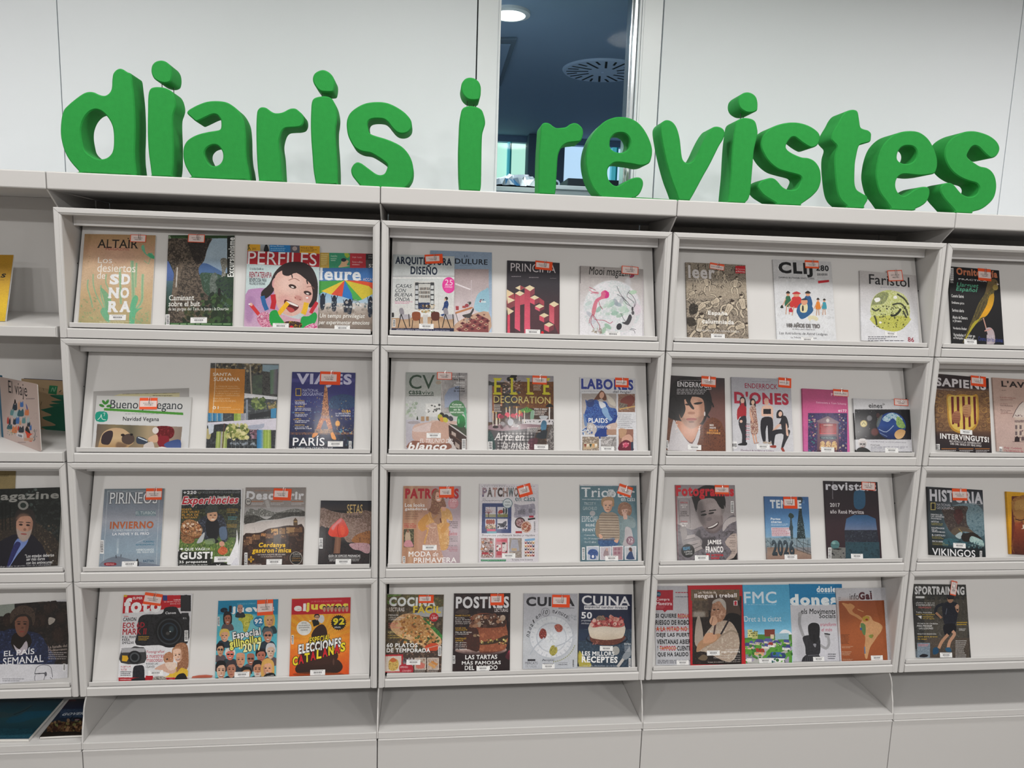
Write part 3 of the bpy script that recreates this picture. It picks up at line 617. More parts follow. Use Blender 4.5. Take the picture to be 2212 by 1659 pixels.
    def f(s, cx, cy, w_, h_, skin='e8b898', hair='2a1c18', rot=0, ht='short', smile=0, glass=0, beard=None, shade='8a5a40', eye='2a1a18', side=1):
        """a printed head: hair mass, face, brows, eyes, nose, mouth"""
        ca, sa = math.cos(math.radians(rot)), math.sin(math.radians(rot))
        X = lambda u, v: (cx + (u * ca - v * sa * h_ / w_) * w_ / 2, cy + (u * sa * w_ / h_ + v * ca) * h_ / 2)
        P = lambda q, col, **k: s.p([c for i in range(0, len(q), 2) for c in X(q[i], q[i + 1])], col, **k)
        if ht == 'long': P((-1.2, 1.3, -1.35, .2, -1.1, -.9, -.3, -1.35, .5, -1.3, 1.2, -.8, 1.35, .3, 1.2, 1.3, .7, 1.2, -.7, 1.2), hair)
        elif ht == 'bob': P((-1.1, .75, -1.25, -.2, -1.0, -1.05, -.2, -1.35, .6, -1.25, 1.2, -.6, 1.2, .5, .9, .8, -.7, .9), hair)
        elif ht != 'bald': P((-1.0, .1, -1.15, -.5, -.8, -1.15, 0, -1.3, .8, -1.15, 1.15, -.5, 1.0, .1, 0, -.2), hair)
        P((-.88, -.35, -.8, -.85, 0, -1.02, .8, -.85, .88, -.35, .84, .25, .55, .8, 0, 1.05, -.55, .8, -.84, .25), skin)
        P((.86 * side, -.5, .88 * side, .1, .55 * side, .8, .1 * side, 1.03, .42 * side, .5, .5 * side, -.1), shade, al=.35, bl=w_ * .05)
        if beard: P((-.82, .2, -.5, .35, 0, .42, .5, .35, .82, .2, .6, .85, 0, 1.15, -.6, .85), beard, al=.85, bl=w_ * .02)
        if ht in ('short', 'long', 'bob'): P((-.95, -.3, -.9, -.95, 0, -1.2, .9, -.95, .95, -.3, .6, -.7, 0, -.72, -.5, -.62), hair)
        for q in (-.38, .38):
            a_ = X(q, -.08); s.e(a_[0], a_[1], w_ * .10, h_ * .035, eye, rot); b_ = X(q, -.27); s.e(b_[0], b_[1], w_ * .14, h_ * .022, hair if ht != 'bald' else shade, rot, .8)
            if glass: s.e(a_[0], a_[1], w_ * .17, h_ * .08, '18181c', rot, .75)
        a_ = X(.08 * side, .25); s.e(a_[0], a_[1], w_ * .08, h_ * .05, shade, rot, .55); a_ = X(0, .58)
        if smile: s.e(a_[0], a_[1], w_ * .22, h_ * .07, '7a2020', rot); s.e(a_[0], a_[1] - h_ * .015, w_ * .19, h_ * .035, 'f2ece4', rot)
        else: s.e(a_[0], a_[1], w_ * .17, h_ * .03, '8a3a38', rot, .8)
        return s
def to_material(cv, name, rough=0.32, coat=0.35, dim=0.80):
    img = bpy.data.images.new(name, cv.W, cv.H, alpha=False)
    a = np.ones((cv.H, cv.W, 4), np.float32); a[..., :3] = np.clip(cv.a[::-1], 0, 1)
    img.pixels.foreach_set(a.ravel()); img.update(); img.pack()
    m = bpy.data.materials.new(name); m.use_nodes = True; nt = m.node_tree; b = nt.nodes['Principled BSDF']
    tx = nt.nodes.new('ShaderNodeTexImage'); tx.image = img; tx.extension = 'EXTEND'
    mx = nt.nodes.new('ShaderNodeMix'); mx.data_type = 'RGBA'; mx.blend_type = 'MULTIPLY'; mx.inputs[0].default_value = 1
    mx.inputs[7].default_value = (dim, dim, dim, 1); nt.links.new(tx.outputs['Color'], mx.inputs[6]); nt.links.new(mx.outputs[2], b.inputs['Base Color'])
    b.inputs['Roughness'].default_value = rough; b.inputs['Coat Weight'].default_value = coat * .25; b.inputs['Coat Roughness'].default_value = 0.12
    b.inputs['Specular IOR Level'].default_value = 0.3
    return m
def sheet(name, W, H, y, th, mat, parent, u0=0, v0=0, nx=1, bulge=0.0, wrap=0.0, rot=0.0):
    """thin printed sheet in the parent's local frame: x right, z up, front at y; wrap folds a spine back by that much"""
    V, F_, UV = [], [], []; cols = nx + 1
    for j in (0, 1):
        for i in range(cols):
            u = i / nx; V.append((u0 + u * W, y - bulge * math.sin(math.pi * u), v0 + j * H)); UV.append((u, j))
    for i in range(nx): F_.append((i, i + 1, cols + i + 1, cols + i))
    nb = len(V)
    for j in (0, 1):
        for i in range(cols):
            u = i / nx; V.append((u0 + u * W, y + th - bulge * math.sin(math.pi * u), v0 + j * H)); UV.append((u, j))
    for i in range(nx): F_.append((nb + i + 1, nb + i, nb + cols + i, nb + cols + i + 1))
    for a, b_ in [(k, k + 1) for k in range(nx)]: F_.append((b_, a, nb + a, nb + b_)); F_.append((cols + a, cols + b_, nb + cols + b_, nb + cols + a))
    F_.append((0, cols, nb + cols, nb)); F_.append((nx, nb + nx, nb + cols + nx, cols + nx))
    if wrap:
        n = len(V); V += [(u0, y, v0), (u0 - .0006, y, v0), (u0 - .0006, y + wrap, v0), (u0, y + wrap, v0), (u0, y, v0 + H), (u0 - .0006, y, v0 + H), (u0 - .0006, y + wrap, v0 + H), (u0, y + wrap, v0 + H)]
        UV += [(.01, 0)] * 4 + [(.01, 1)] * 4; F_ += [(n + 1, n, n + 4, n + 5), (n + 2, n + 1, n + 5, n + 6), (n + 3, n + 2, n + 6, n + 7), (n + 4, n + 7, n + 6, n + 5), (n, n + 1, n + 2, n + 3)]
    me = bpy.data.meshes.new(name); me.from_pydata(V, [], F_); uv = me.uv_layers.new(name='UVMap')
    for l in me.loops: uv.data[l.index].uv = UV[l.vertex_index]
    me.materials.append(mat); o = bpy.data.objects.new(name, me); COL.objects.link(o); o.parent = parent
    return o
# little things on the covers: library barcode stickers and orange "not for loan" cards (a few prints, shared)
class _Flat(Cover):
    def __init__(s, W, H, bg, seed=1):
        s.W, s.H, s.ppm = W, H, 1900; s.a = np.empty((H, W, 3), np.float32); s.a[:] = rgb(bg); s.rng = np.random.default_rng(seed); s.crop = (0, 0, 3)
    def m(s, pts): return np.array(pts, float).reshape(-1, 2)
cv = _Flat(150, 60, 'f6f6f6', 3); cv.g(22, 6, 128, 13, 1, '444'); cv.bar(28, 12, 120, 46, bg='f6f6f6'); cv.g(44, 48, 106, 54, 1, '555'); M_BAR = to_material(cv, 'barcode_print', .5, .1)
TAGM = {}
def tagprint(k, base, box, mode, seed):
    cv = _Flat(150, 110, base, seed); x0, y0, x1, y1 = box; cv.r(x0, y0, x1, y1, 'f0dcd8'); w_, h_ = x1 - x0, y1 - y0
    if mode == 0: cv.t('EXCLÒS DE', x0 + w_ * .2, y0 + h_ * .30, x0 + w_ * .8, y0 + h_ * .50, '333'); cv.t('PRÉSTEC', x0 + w_ * .28, y0 + h_ * .58, x0 + w_ * .78, y0 + h_ * .78, '333')
    else: cv.t('Exclòs de préstec', x0 + w_ * .07, y0 + h_ * .38, x0 + w_ * .9, y0 + h_ * .6, '222', b=.02)
    TAGM[k] = to_material(cv, 'card_print', .6, .1)
tagprint('b', 'f85c2a', (4, 28, 146, 86), 0, 1)      # bands above and below
tagprint('o', 'f6521e', (8, 22, 122, 82), 0, 2)      # framed, thick at one side and below
tagprint('t', 'f0603c', (7, 9, 143, 101), 0, 3)      # thin border
tagprint('u', 'f65c30', (4, 34, 146, 104), 1, 4)     # band above
tagprint('s', 'f6521e', (6, 30, 130, 84), 1, 5)      # one line of bold print
def clip(parent, u, v, y, h=.02):
    w_ = .0032
    tube(MB(), [(u - w_, y, v - h * .7), (u - w_, y - .0008, v + .003), (u, y - .0006, v + .006), (u + w_, y - .0008, v + .003), (u + w_, y - .001, v - h), (u, y - .001, v - h - .003), (u - w_ * .5, y - .001, v - h + .003), (u - w_ * .5, y - .001, v - .001)], .00055, 5).build('paper_clip', M_WIRE, parent)

# overall frame of each magazine: its sheet lies on the slanted panel of a case, or on any given plane
MAGN = 0
def place(crop, org0, exd, eyd, corners, th, z_floor=None):
    """origin, axes, width and height of the rectangle seen at the four crop corners TL TR BR BL on the plane through org0"""
    ox, oy, k = crop; n = np.cross(exd, eyd)
    P = [hit(ox + corners[i] / k, oy + corners[i + 1] / k, org0, n) for i in (0, 2, 4, 6)]
    L = [np.array([(p - org0) @ exd, (p - org0) @ eyd]) for p in P]
    dl, dr, dt = L[0] - L[3], L[1] - L[2], L[1] - L[0]
    ang = (math.atan2(-dl[0], dl[1]) + math.atan2(-dr[0], dr[1]) + math.atan2(dt[1], dt[0])) / 3
    ex = math.cos(ang) * exd + math.sin(ang) * eyd; ey = -math.sin(ang) * exd + math.cos(ang) * eyd
    q = [np.array([(p - org0) @ ex, (p - org0) @ ey]) for p in P]
    u0, u1 = (q[0][0] + q[3][0]) / 2, (q[1][0] + q[2][0]) / 2; v1 = (q[0][1] + q[1][1]) / 2
    v0 = .0012 + abs(math.sin(ang)) * (u1 - u0) * .5 if z_floor is None else (q[2][1] + q[3][1]) / 2
    if z_floor is None:                            # lowest corner rests on the tray
        lo = min(u0 * math.sin(ang) , u1 * math.sin(ang)); v0 = (0.0012 - lo) / math.cos(ang)
    return org0 + u0 * ex + v0 * ey, ex, ey, u1 - u0, v1 - v0
def magazine(crop, row, corners, label, draw, bg='fff', th=.006, lift=0.0, spine=True, cards=(), bars=(), plane=None, name='magazine', cat='magazine', group=None, pages=True, gloss=.35, bulge=.0012, rough=.5):
    global MAGN
    MAGN += 1
    if plane is None:
        pa, pb = panel_line(row); ey = (pb - pa) / np.linalg.norm(pb - pa); ex = np.array([1.0, 0, 0]); nrm = np.cross(ex, ey)
        org0 = pa + nrm * (th + lift + .0006); zf = None
    else: org0, ex, ey = [np.array(q, float) for q in plane]; nrm = np.cross(ex, ey); zf = 1
    org, ex, ey, W, H = place(crop, org0, ex, ey, corners, th, zf)
    cv = Cover(crop, org, ex, ey, W, H, bg)
    draw(cv)
    if gloss: cv.a *= (1 + .07 * (vnoise(cv.H, cv.W, 5, cv.rng) - .5) + .04 * (vnoise(cv.H, cv.W, 60, cv.rng) - .5))[..., None]   # photographic print grain
    t = bpy.data.objects.new(name, None); COL.objects.link(t); t.empty_display_size = .05
    t.matrix_world = Matrix([[ex[i], -nrm[i], ey[i], org[i]] for i in range(3)] + [[0, 0, 0, 1]])
    tag(t, label, cat, group)
    m = to_material(cv, 'cover_print', rough, gloss)
    sheet('cover', W, H, 0, .0003, m, t, nx=8, bulge=bulge, wrap=th if spine else 0)
    if pages:
        MB().box((.0006, .0006, .0008), (W - .0012, th - .0005, H - .0008)).build('pages', M_PAPER, t)
        MB().box((0, th - .0004, 0), (W, th, H)).build('back_cover', M_PAPER, t)
    def local(cx_, cy_):
        q = cv.h @ np.array([cx_, cy_, 1.0]); return q[0] / q[2], q[1] / q[2]
    bl = lambda u: -bulge * math.sin(math.pi * min(1, max(0, u / W)))
    for (x0, y0, x1, y1) in bars:                  # stickers: crop box
        c = local((x0 + x1) / 2, (y0 + y1) / 2); w_ = abs(local(x1, (y0 + y1) / 2)[0] - local(x0, (y0 + y1) / 2)[0]); h_ = w_ * .36
        sheet('barcode_sticker', w_, h_, bl(c[0]) - .0006, .0002, M_BAR, t, c[0] - w_ / 2, max(.0005, c[1] - h_ / 2))
    for cd_ in cards:                              # (kind, cx, cy, w, h, angle) in crop units
        kd, cx_, cy_, w0, h0, an = cd_
        c = local(cx_, cy_); u = local(cx_ + w0 / 2, cy_); v = local(cx_, cy_ - h0 / 2)
        w_ = 2 * math.hypot(u[0] - c[0], u[1] - c[1]); h_ = 2 * math.hypot(v[0] - c[0], v[1] - c[1])
        e = sheet('loan_card', w_, h_, 0, .0004, TAGM[kd], t, -w_ / 2, -h_ / 2)
        e.location = (c[0], bl(c[0]) - .0016, c[1]); e.rotation_euler = (0, math.radians(an), 0)
        clip(e, w_ * .08, h_ * .45, -.0008, h_ * .55)
    return t

# ---------------------------------------------------------------- the magazines, case by case
C4, C5, C6, C7, C8 = (0, 380, 4.148), (480, 440, 4.608), (800, 440, 4.609), (1200, 460, 4.609), (1640, 480, 3.867)
D1, D2, D3, D4, D5, D6, D7, D8 = (0, 720, 5.027), (420, 740, 5.027), (820, 760, 5.267), (1200, 780, 4.809), (1560, 780, 5.027), (1900, 780, 5.926), (0, 980, 5.185), (360, 1000, 4.608)
E1, E2, E3, E4, E5, E6, E7, E8 = (820, 1000, 5.267), (1220, 1000, 5.267), (1600, 1000, 6.144), (1900, 1000, 6.381), (0, 1220, 3.78), (420, 1240, 3.96), (800, 1240, 3.568), (1380, 1220, 2.659)

def f(d):  # desert cactus
    d.r(700, 480, 1420, 1400, 'a8875f>c49c7c>d8b898>d4b898>cfb289>c4ae84>b0a678'); d.e(1050, 720, 200, 60, 'd8aa98', al=.6, bl=60)
    d.s((740, 540, 1380, 800), 60, 4, 'a08a5c 9a9468', .5); G = 'a5bd90>6cb58c'
    for q, w_ in (((790, 930, 785, 1000, 810, 1090, 830, 1180), 14), ((835, 880, 838, 980, 870, 1080, 930, 1200, 960, 1290), 12), ((905, 980, 910, 1080, 950, 1200, 970, 1260), 16), ((955, 880, 950, 960, 1000, 1060), 12), ((1185, 760, 1190, 900, 1195, 1100, 1190, 1330), 34), ((1225, 780, 1220, 860, 1215, 1000), 20), ((1280, 880, 1275, 1000, 1270, 1120, 1215, 1200), 26), ((1075, 830, 1080, 1000, 1085, 1150), 22)):
        d.l(q, w_, 'a9c29a', .9, 1); d.l(q, w_ * .4, '86b48e', .8, 1)
    d.p((1160, 1330, 1170, 1150, 1210, 1070, 1240, 1100, 1215, 1190, 1280, 1180, 1220, 1230, 1200, 1340), '5fb88c', .85); d.p((905, 1000, 985, 1080, 1000, 1180, 960, 1220, 930, 1100), '62b48a', .7); d.p((900, 1220, 940, 1180, 990, 1290, 960, 1310), '6ab890', .8)
    d.p((1265, 640, 1290, 690, 1340, 730, 1380, 740, 1360, 690, 1310, 700, 1290, 620), '72b894'); d.l((1290, 760, 1330, 790, 1350, 730), 6, '7ab890'); d.p((1330, 690, 1385, 720, 1388, 745, 1340, 730), '4fb080')
    d.s((720, 1080, 900, 1330), 40, 9, '93ad7e 7ea878 a8a878', .6); d.s((1190, 1220, 1330, 1330), 30, 9, '93ad7e 8cae80', .6)
    d.t('ALTAÏR', 878, 555, 1238, 648, '1c1814', sf=1, b=.006); d.t('MAGAZINE', 950, 645, 1160, 668, 'a4504a', sf=1)
    W = 'f4efe8'; d.t('Los', 878, 728, 1006, 782, W, sf=1); d.t('desiertos', 874, 790, 1216, 862, W, sf=1); d.t('de', 872, 862, 945, 922, W, sf=1)
    for s_, a, b, c, e_ in (('S', 985, 880, 1068, 975), ('D', 1090, 880, 1168, 975), ('N', 975, 1000, 1065, 1098), ('O', 1080, 1000, 1158, 1098), ('R', 972, 1122, 1062, 1222), ('A', 1075, 1122, 1170, 1222)): d.t(s_, a, b, c, e_, 'f2f2f4', b=.05, sf=1)
    d.g(890, 1300, 1170, 1325, 2, 'd8d8b8', .7)
magazine(C4, 0, (756, 512, 1388, 540, 1356, 1335, 708, 1325), 'sand coloured magazine with green cactus drawing and white block letters', f, 'c4a37c', cards=[('t', 1240, 562, 142, 66, 1)], bars=[(980, 1243, 1130, 1295)])

def f(d):  # rock pillar
    d.r(1480, 500, 2140, 1360, '20301c'); d.r(1500, 520, 2060, 700, '7f9aa4>a9bcc6>a0b6c6'); d.p((1780, 600, 2060, 560, 2060, 860, 1780, 860), '9fb4c4>a8bccb>7f98b4')
    d.p((1790, 800, 1850, 785, 1940, 830, 2000, 870, 1990, 920, 1780, 900), '46669c>4c6a90'); d.p((1495, 760, 1540, 830, 1560, 900, 1540, 1000, 1495, 980), '5a74b8>3e5a8c')
    d.r(1495, 940, 1560, 1180, '4c6a78>24402c'); d.p((1780, 900, 1880, 870, 2000, 900, 2060, 1000, 2060, 1180, 1790, 1180), '5a7468~2e4434~3c5a48~10')
    d.p((1500, 545, 1880, 545, 1860, 640, 1830, 760, 1780, 830, 1800, 930, 1830, 1040, 1900, 1120, 1840, 1330, 1520, 1340, 1530, 1120, 1560, 900, 1530, 790, 1500, 740), '5c5248~2a241f~7a6c5e~463c34~12')
    d.p((1690, 560, 1880, 545, 1850, 680, 1790, 790, 1740, 760), '302a28~1a1614~4a4038~9', .85); d.p((1570, 830, 1640, 800, 1600, 960, 1580, 1100, 1540, 1110), '8a7a68~5c5046~8', .8)
    d.p((1975, 750, 2030, 740, 2050, 800, 2020, 850, 2050, 1000, 2020, 1060, 1970, 1010, 1990, 860), '8e8c82~5c5c54~a8a8a0~7'); d.p((1890, 900, 1940, 870, 1950, 1000, 1900, 1080, 1880, 1000), '76807a~48544c~8')
    d.s((1800, 1060, 2100, 1320), 120, 20, '22381e 34502a 1a2a18 3e5a30 16241a', .9); d.s((1640, 1180, 1900, 1330), 90, 16, '2c3c22 4a4c30 1c2818 5a5236', .9); d.p((1940, 930, 2100, 900, 2110, 1120, 1960, 1010), '1c3424~2c4830~10122a~6', .9)
    d.e(1965, 1040, 14, 36, '0e0e10'); d.r(1500, 525, 2140, 560, '24421f'); d.t('Centre Excursionista', 1535, 540, 1660, 558, '5c7a50'); d.t('&', 1508, 535, 1535, 562, 'b8c8b0')
    d.r(2036, 540, 2140, 905, '141814'); d.t('Excursionisme', 2042, 550, 2100, 905, 'eef0ee', b=.03, rot=-90)
    d.r(1480, 1315, 2140, 1345, '1e4a20'); d.g(1530, 1318, 2090, 1340, 1, '8fb080')
    W = 'f2f2ee'; d.t('Caminant', 1515, 1068, 1740, 1115, W, sf=1, b=.01); d.t('sobre el buit', 1512, 1122, 1792, 1168, W, sf=1, b=.01); d.t('de les gorges del Tarn, la Jonte i la Dourbie', 1508, 1178, 2052, 1214, W, sf=1)
    d.bar(1486, 1240, 1520, 1340, True)
    d.l((1590, 820, 1578, 1000), 10, 'e8e8e6', .7, 1)
magazine(C4, 0, (1508, 525, 2096, 540, 2090, 1350, 1482, 1342), 'hiking magazine with grey rock tower and upright white title', f, '1c2c1a', cards=[('t', 1762, 562, 150, 72, 2)], bars=[(1708, 1268, 1856, 1320)])

def f(d):  # laughing girl, painted hands
    d.r(200, 380, 1000, 1280, 'bcd0d2>c6d8da>c0c8cc'); d.r(240, 395, 378, 470, 'e0a828'); d.l((258, 405, 266, 440, 255, 462), 8, '2a3a1a'); d.l((275, 405, 262, 425, 280, 460), 6, '2a3a1a'); d.t('201', 298, 440, 332, 458, '30240c')
    d.r(378, 395, 472, 475, 'a8aeb4>8a8a88'); d.p((415, 475, 425, 420, 440, 408, 452, 420, 465, 475), '16161a'); d.r(472, 402, 678, 488, '1f7ec4'); d.t('Enrique Montoro', 482, 415, 615, 436, 'd8ecf8'); d.g(482, 440, 630, 475, 2, 'a0d0f0'); d.r(678, 405, 772, 492, '5a5a66'); d.e(722, 448, 24, 22, 'b8a8a4'); d.r(772, 420, 970, 500, 'e2a822'); d.t('Alerta de la ONU', 780, 430, 905, 450, '3a2408'); d.g(780, 455, 945, 480, 2, '6a4a10')
    d.poly((240, 470, 980, 500, 980, 632, 240, 600), 'b01a28'); d.t('PERFILES', 258, 482, 942, 612, 'f0f0f2', b=.0)
    d.t('13 SOLIDARIA', 272, 640, 412, 662, '20242c', b=.01); d.t('RENTATERAPIA', 272, 680, 494, 738, '8e1c34', b=.02); d.t('BENEFICIOSA PARA', 272, 742, 442, 780, '20242c', b=.02); d.t('MILLONES DE PERSONAS', 272, 784, 428, 810, '20242c', b=.01)
    d.p((235, 900, 330, 845, 480, 850, 560, 900, 560, 1250, 228, 1240), 'b88ab8>c09ac0>d0acc8'); d.p((240, 960, 300, 920, 330, 1000, 290, 1180, 235, 1150), 'a478a8', .6, bl=12); d.p((560, 1100, 760, 1150, 860, 1050, 940, 1000, 950, 1250, 560, 1250), 'd4a8b8')
    d.p((390, 880, 470, 800, 520, 690, 600, 610, 700, 580, 820, 590, 900, 650, 945, 760, 950, 880, 930, 990, 860, 1030, 880, 840, 700, 700, 560, 760, 520, 860, 460, 930, 400, 950), '2a1e20')
    d.e(525, 790, 28, 52, 'd8a0a0', 10); d.p((530, 720, 620, 660, 760, 670, 860, 760, 900, 880, 880, 980, 800, 1070, 700, 1120, 600, 1090, 540, 1000, 515, 860), 'e0b4a8'); d.p((560, 760, 680, 700, 800, 740, 780, 860, 680, 900, 580, 860), 'eccabf', .7, bl=30); d.e(620, 960, 60, 50, 'd89a98', al=.5, bl=20); d.e(860, 930, 30, 50, 'd08c88', al=.5, bl=15)
    d.p((620, 620, 760, 600, 880, 660, 925, 800, 900, 820, 840, 760, 740, 690, 660, 720, 600, 700), '241a1c'); d.l((690, 700, 700, 740), 10, '241a1c'); d.l((840, 760, 850, 800), 12, '241a1c')
    for cx, cy in ((700, 825), (850, 890)): d.e(cx, cy, 40, 20, '3a2420', 18); d.e(cx, cy + 6, 16, 8, 'e8dcd8', 18)
    d.l((660, 765, 720, 745, 770, 770), 7, '8a5c50', .8, 1); d.l((840, 830, 890, 825, 915, 850), 7, '8a5c50', .8, 1); d.e(760, 940, 42, 24, 'c88880', 20, .7, 4); d.e(728, 938, 6, 5, '8a4038'); d.e(775, 955, 6, 5, '8a4038')
    d.p((625, 955, 700, 985, 760, 1015, 750, 1050, 690, 1085, 650, 1060, 620, 1010), '5c1418'); d.p((650, 970, 750, 1010, 745, 1026, 650, 990), 'f0e8e4'); d.p((640, 1030, 700, 1040, 720, 1070, 670, 1080), 'c04848')
    d.l((285, 1005, 330, 1060, 370, 1110), 36, 'd03034'); d.e(288, 1003, 14, 18, 'e8b8a8', -30); d.l((400, 920, 420, 1000, 445, 1060), 44, '2466a4'); d.l((505, 905, 515, 980, 500, 1050), 50, 'c41c2c'); d.l((655, 985, 610, 1040, 560, 1100), 44, 'f0b81c'); d.l((838, 985, 825, 1050, 805, 1100), 50, 'eab828'); d.l((945, 980, 900, 1050, 880, 1090), 36, 'c42434')
    d.p((345, 1130, 400, 1080, 470, 1090, 520, 1160, 500, 1220, 420, 1240, 370, 1200), 'c83c70~e8c0d0~a01c50~f0e8ec~8'); d.p((480, 1080, 540, 1060, 570, 1120, 620, 1190, 560, 1210, 500, 1220, 470, 1160), '16a040'); d.p((790, 1130, 860, 1120, 920, 1080, 945, 1120, 920, 1190, 850, 1240, 780, 1240), '18a048'); d.p((620, 1180, 700, 1170, 790, 1190, 770, 1240, 620, 1230), '4a1c20~281418~c8a018~6'); d.p((820, 1225, 900, 1190, 945, 1210, 940, 1255, 830, 1250), 'c02868~f0dce8~8'); d.e(690, 1228, 18, 14, 'd81830')
    d.e(845, 938, 12, 7, 'ffffff'); d.e(270, 1000, 10, 6, 'fff')
PERF = f
def f(d):  # rainbow parachute
    d.r(940, 470, 1560, 640, '8c9a44|c0a850|2e9c78|3aa070|c02838|a82430|3a3434'); d.r(965, 480, 1065, 640, 'c8a850'); d.g(985, 500, 1055, 610, 6, 'e8d898'); d.r(1065, 485, 1272, 640, '3a9c74'); d.t('A molins', 1080, 510, 1145, 532, 'd8ecd8'); d.g(1080, 540, 1140, 575, 2, 'c8e4d0')
    d.p((1180, 600, 1200, 560, 1260, 570, 1240, 610, 1270, 620, 1160, 635), 'e0b890'); d.e(1210, 560, 26, 18, '28303c'); d.p((1215, 500, 1240, 480, 1270, 520, 1240, 540), 'a8c040'); d.r(1272, 495, 1430, 645, 'c0303c'); d.t('Un pla d’esbarjo', 1295, 525, 1390, 545, 'f0d8d8'); d.t('festes nadales', 1295, 570, 1398, 590, 'f0d8d8'); d.g(1295, 598, 1370, 620, 1, 'e8c0c0'); d.r(1430, 500, 1530, 560, '28282a'); d.t('JUN-JUN', 1455, 512, 1512, 525, 'e8e8e8'); d.t('2016/17', 1455, 530, 1512, 545, 'e8e8e8'); d.r(1430, 560, 1530, 650, '504e50'); d.t('52', 1458, 600, 1516, 636, 'e8e8ea', b=.03)
    d.r(940, 640, 1560, 800, '3a6cac>5a86b8'); d.r(940, 770, 1560, 1020, 'c0d4e0>8fb8d8>c8d8e4'); d.r(940, 990, 1560, 1280, 'd8d4d0>a09084>7c7068'); d.r(1330, 640, 1530, 790, '3c74b8')
    K_ = [(968, 870, 985, 770, 'e8d028'), (985, 780, 1090, 905, 'e8d028')]
    d.poly((965, 770, 1220, 765, 965, 900), '48a048'); d.poly((1220, 762, 985, 870, 1085, 905), 'e6c83c'); d.poly((1220, 762, 1085, 905, 1195, 925), 'e05038'); d.poly((1220, 762, 1195, 925, 1300, 960, 1290, 900), '2c7ac8'); d.poly((1220, 762, 1290, 900, 1300, 960, 1395, 955), '4cb050'); d.poly((1220, 762, 1395, 955, 1525, 885, 1460, 820), 'd8c438'); d.poly((1220, 762, 1460, 820, 1525, 880, 1525, 790, 1400, 770), 'e0502c'); d.poly((1300, 960, 1340, 970, 1395, 955), '3c9c48')
    for x, y, h_ in ((1000, 900, 150), (1115, 920, 145), (1235, 960, 120), (1270, 955, 140), (1475, 930, 190)):
        d.p((x - 20, y + h_, x - 26, y + h_ * .4, x - 10, y, x + 14, y, x + 26, y + h_ * .4, x + 14, y + h_), '1e2a3c'); d.e(x + 2, y + 8, 13, 15, '1a1c24'); d.l((x - 20, y + 40, x - 28, y - 5), 7, '22304a'); d.l((x + 20, y + 40, x + 34, y - 8), 7, '22304a')
    d.s((1010, 960, 1520, 1040), 60, 10, 'e8e8e8 8a9aa0 d8d0c8 5a6a70', .8); d.s((940, 1040, 1520, 1250), 80, 14, '8a7c70 746a62 9c9084', .5)
    d.t('leure', 972, 640, 1382, 765, 'e8ecf0', b=.03, sf=1); d.t('ACCAC', 1402, 740, 1508, 768, 'f0d8d0')
    d.t('Un temps privilegiat', 965, 1095, 1425, 1150, 'f4f4f0', b=.012, it=.2); d.t('per experimentar emocions', 960, 1165, 1470, 1215, 'f4f4f0', b=.012, it=.2)
magazine(C5, 0, (960, 478, 1524, 508, 1526, 1272, 955, 1258), 'magazine with striped rainbow parachute, partly behind the girl cover', f, '8c8078', th=.004, lift=0, bars=[(1118, 1218, 1272, 1262)])
magazine(C5, 0, (248, 394, 970, 432, 950, 1255, 226, 1228), 'magazine with laughing dark haired girl showing painted fingers', PERF, 'bcd0d2', th=.006, lift=.0058, bars=[(503, 1205, 663, 1248)])

def f(d):  # pale blue interior magazine
    d.r(580, 450, 1240, 1330, '8ca0b8>90a6bc>a8bed8>bcd0e8'); d.t('LA', 935, 512, 973, 535, '2a3c50'); d.t('MODULURE', 700, 548, 1168, 602, '141c28', b=.02); d.g(890, 608, 1015, 622, 1, '5c7088', .5)
    d.r(700, 652, 1178, 1285, 'a89898>bcaeb0>dcd0d4>e4dcdc'); d.poly((845, 790, 1000, 850, 990, 860, 845, 805), 'e8e0e4'); d.r(1000, 760, 1010, 1030, 'cabec4', .8)
    d.p((1040, 1060, 1045, 960, 1080, 890, 1140, 855, 1176, 850, 1176, 1070), '8cb8cc>a8d0e0'); d.r(1080, 972, 1150, 984, 'e0ecf0'); d.s((1085, 955, 1130, 975), 10, 6, 'a04050 404858 d0c8c0', 1)
    d.poly((845, 1080, 1000, 1030, 1030, 1030, 1000, 1050, 845, 1100), 'c08058'); d.l((850, 1090, 880, 1195), 5, '3a3434'); d.r(850, 1020, 880, 1060, 'a84048'); d.r(915, 1018, 950, 1040, 'b05048'); d.e(960, 1015, 20, 18, 'a04450'); d.l((985, 1020, 982, 975), 4, '2a2a2a'); d.s((965, 975, 1000, 1000), 10, 6, '38403a', 1)
    d.p((845, 1285, 845, 1200, 1000, 1110, 1176, 1080, 1176, 1285), 'caa890'); d.poly((930, 1285, 850, 1250, 1090, 1110, 1176, 1150, 1176, 1285), '8c4c4c')
    for i in range(5):
        for j in range(5):
            x, y = 900 + i * 62 + j * 14 - 10, 1260 - j * 34 - i * 6
            if x + y * .3 > 1235 and x < 1180: d.poly((x - 26, y, x, y - 15, x + 26, y, x, y + 15), 'c89c84' if (i + j) % 2 else '6c3038'); d.poly((x - 11, y, x, y - 6, x + 11, y, x, y + 6), '3c2028')
    d.p((915, 1110, 990, 1090, 1020, 1040, 1030, 1060, 1005, 1110, 990, 1140, 940, 1130), '4a4648'); d.l((965, 1135, 960, 1190), 6, '8a8688'); d.l((935, 1160, 1000, 1150), 5, 'a8a4a4')
magazine(C6, 0, (595, 462, 1210, 488, 1208, 1305, 590, 1300), 'pale blue magazine with empty pinkish room, behind the dining room cover', f, '9cb0c6', th=.004)
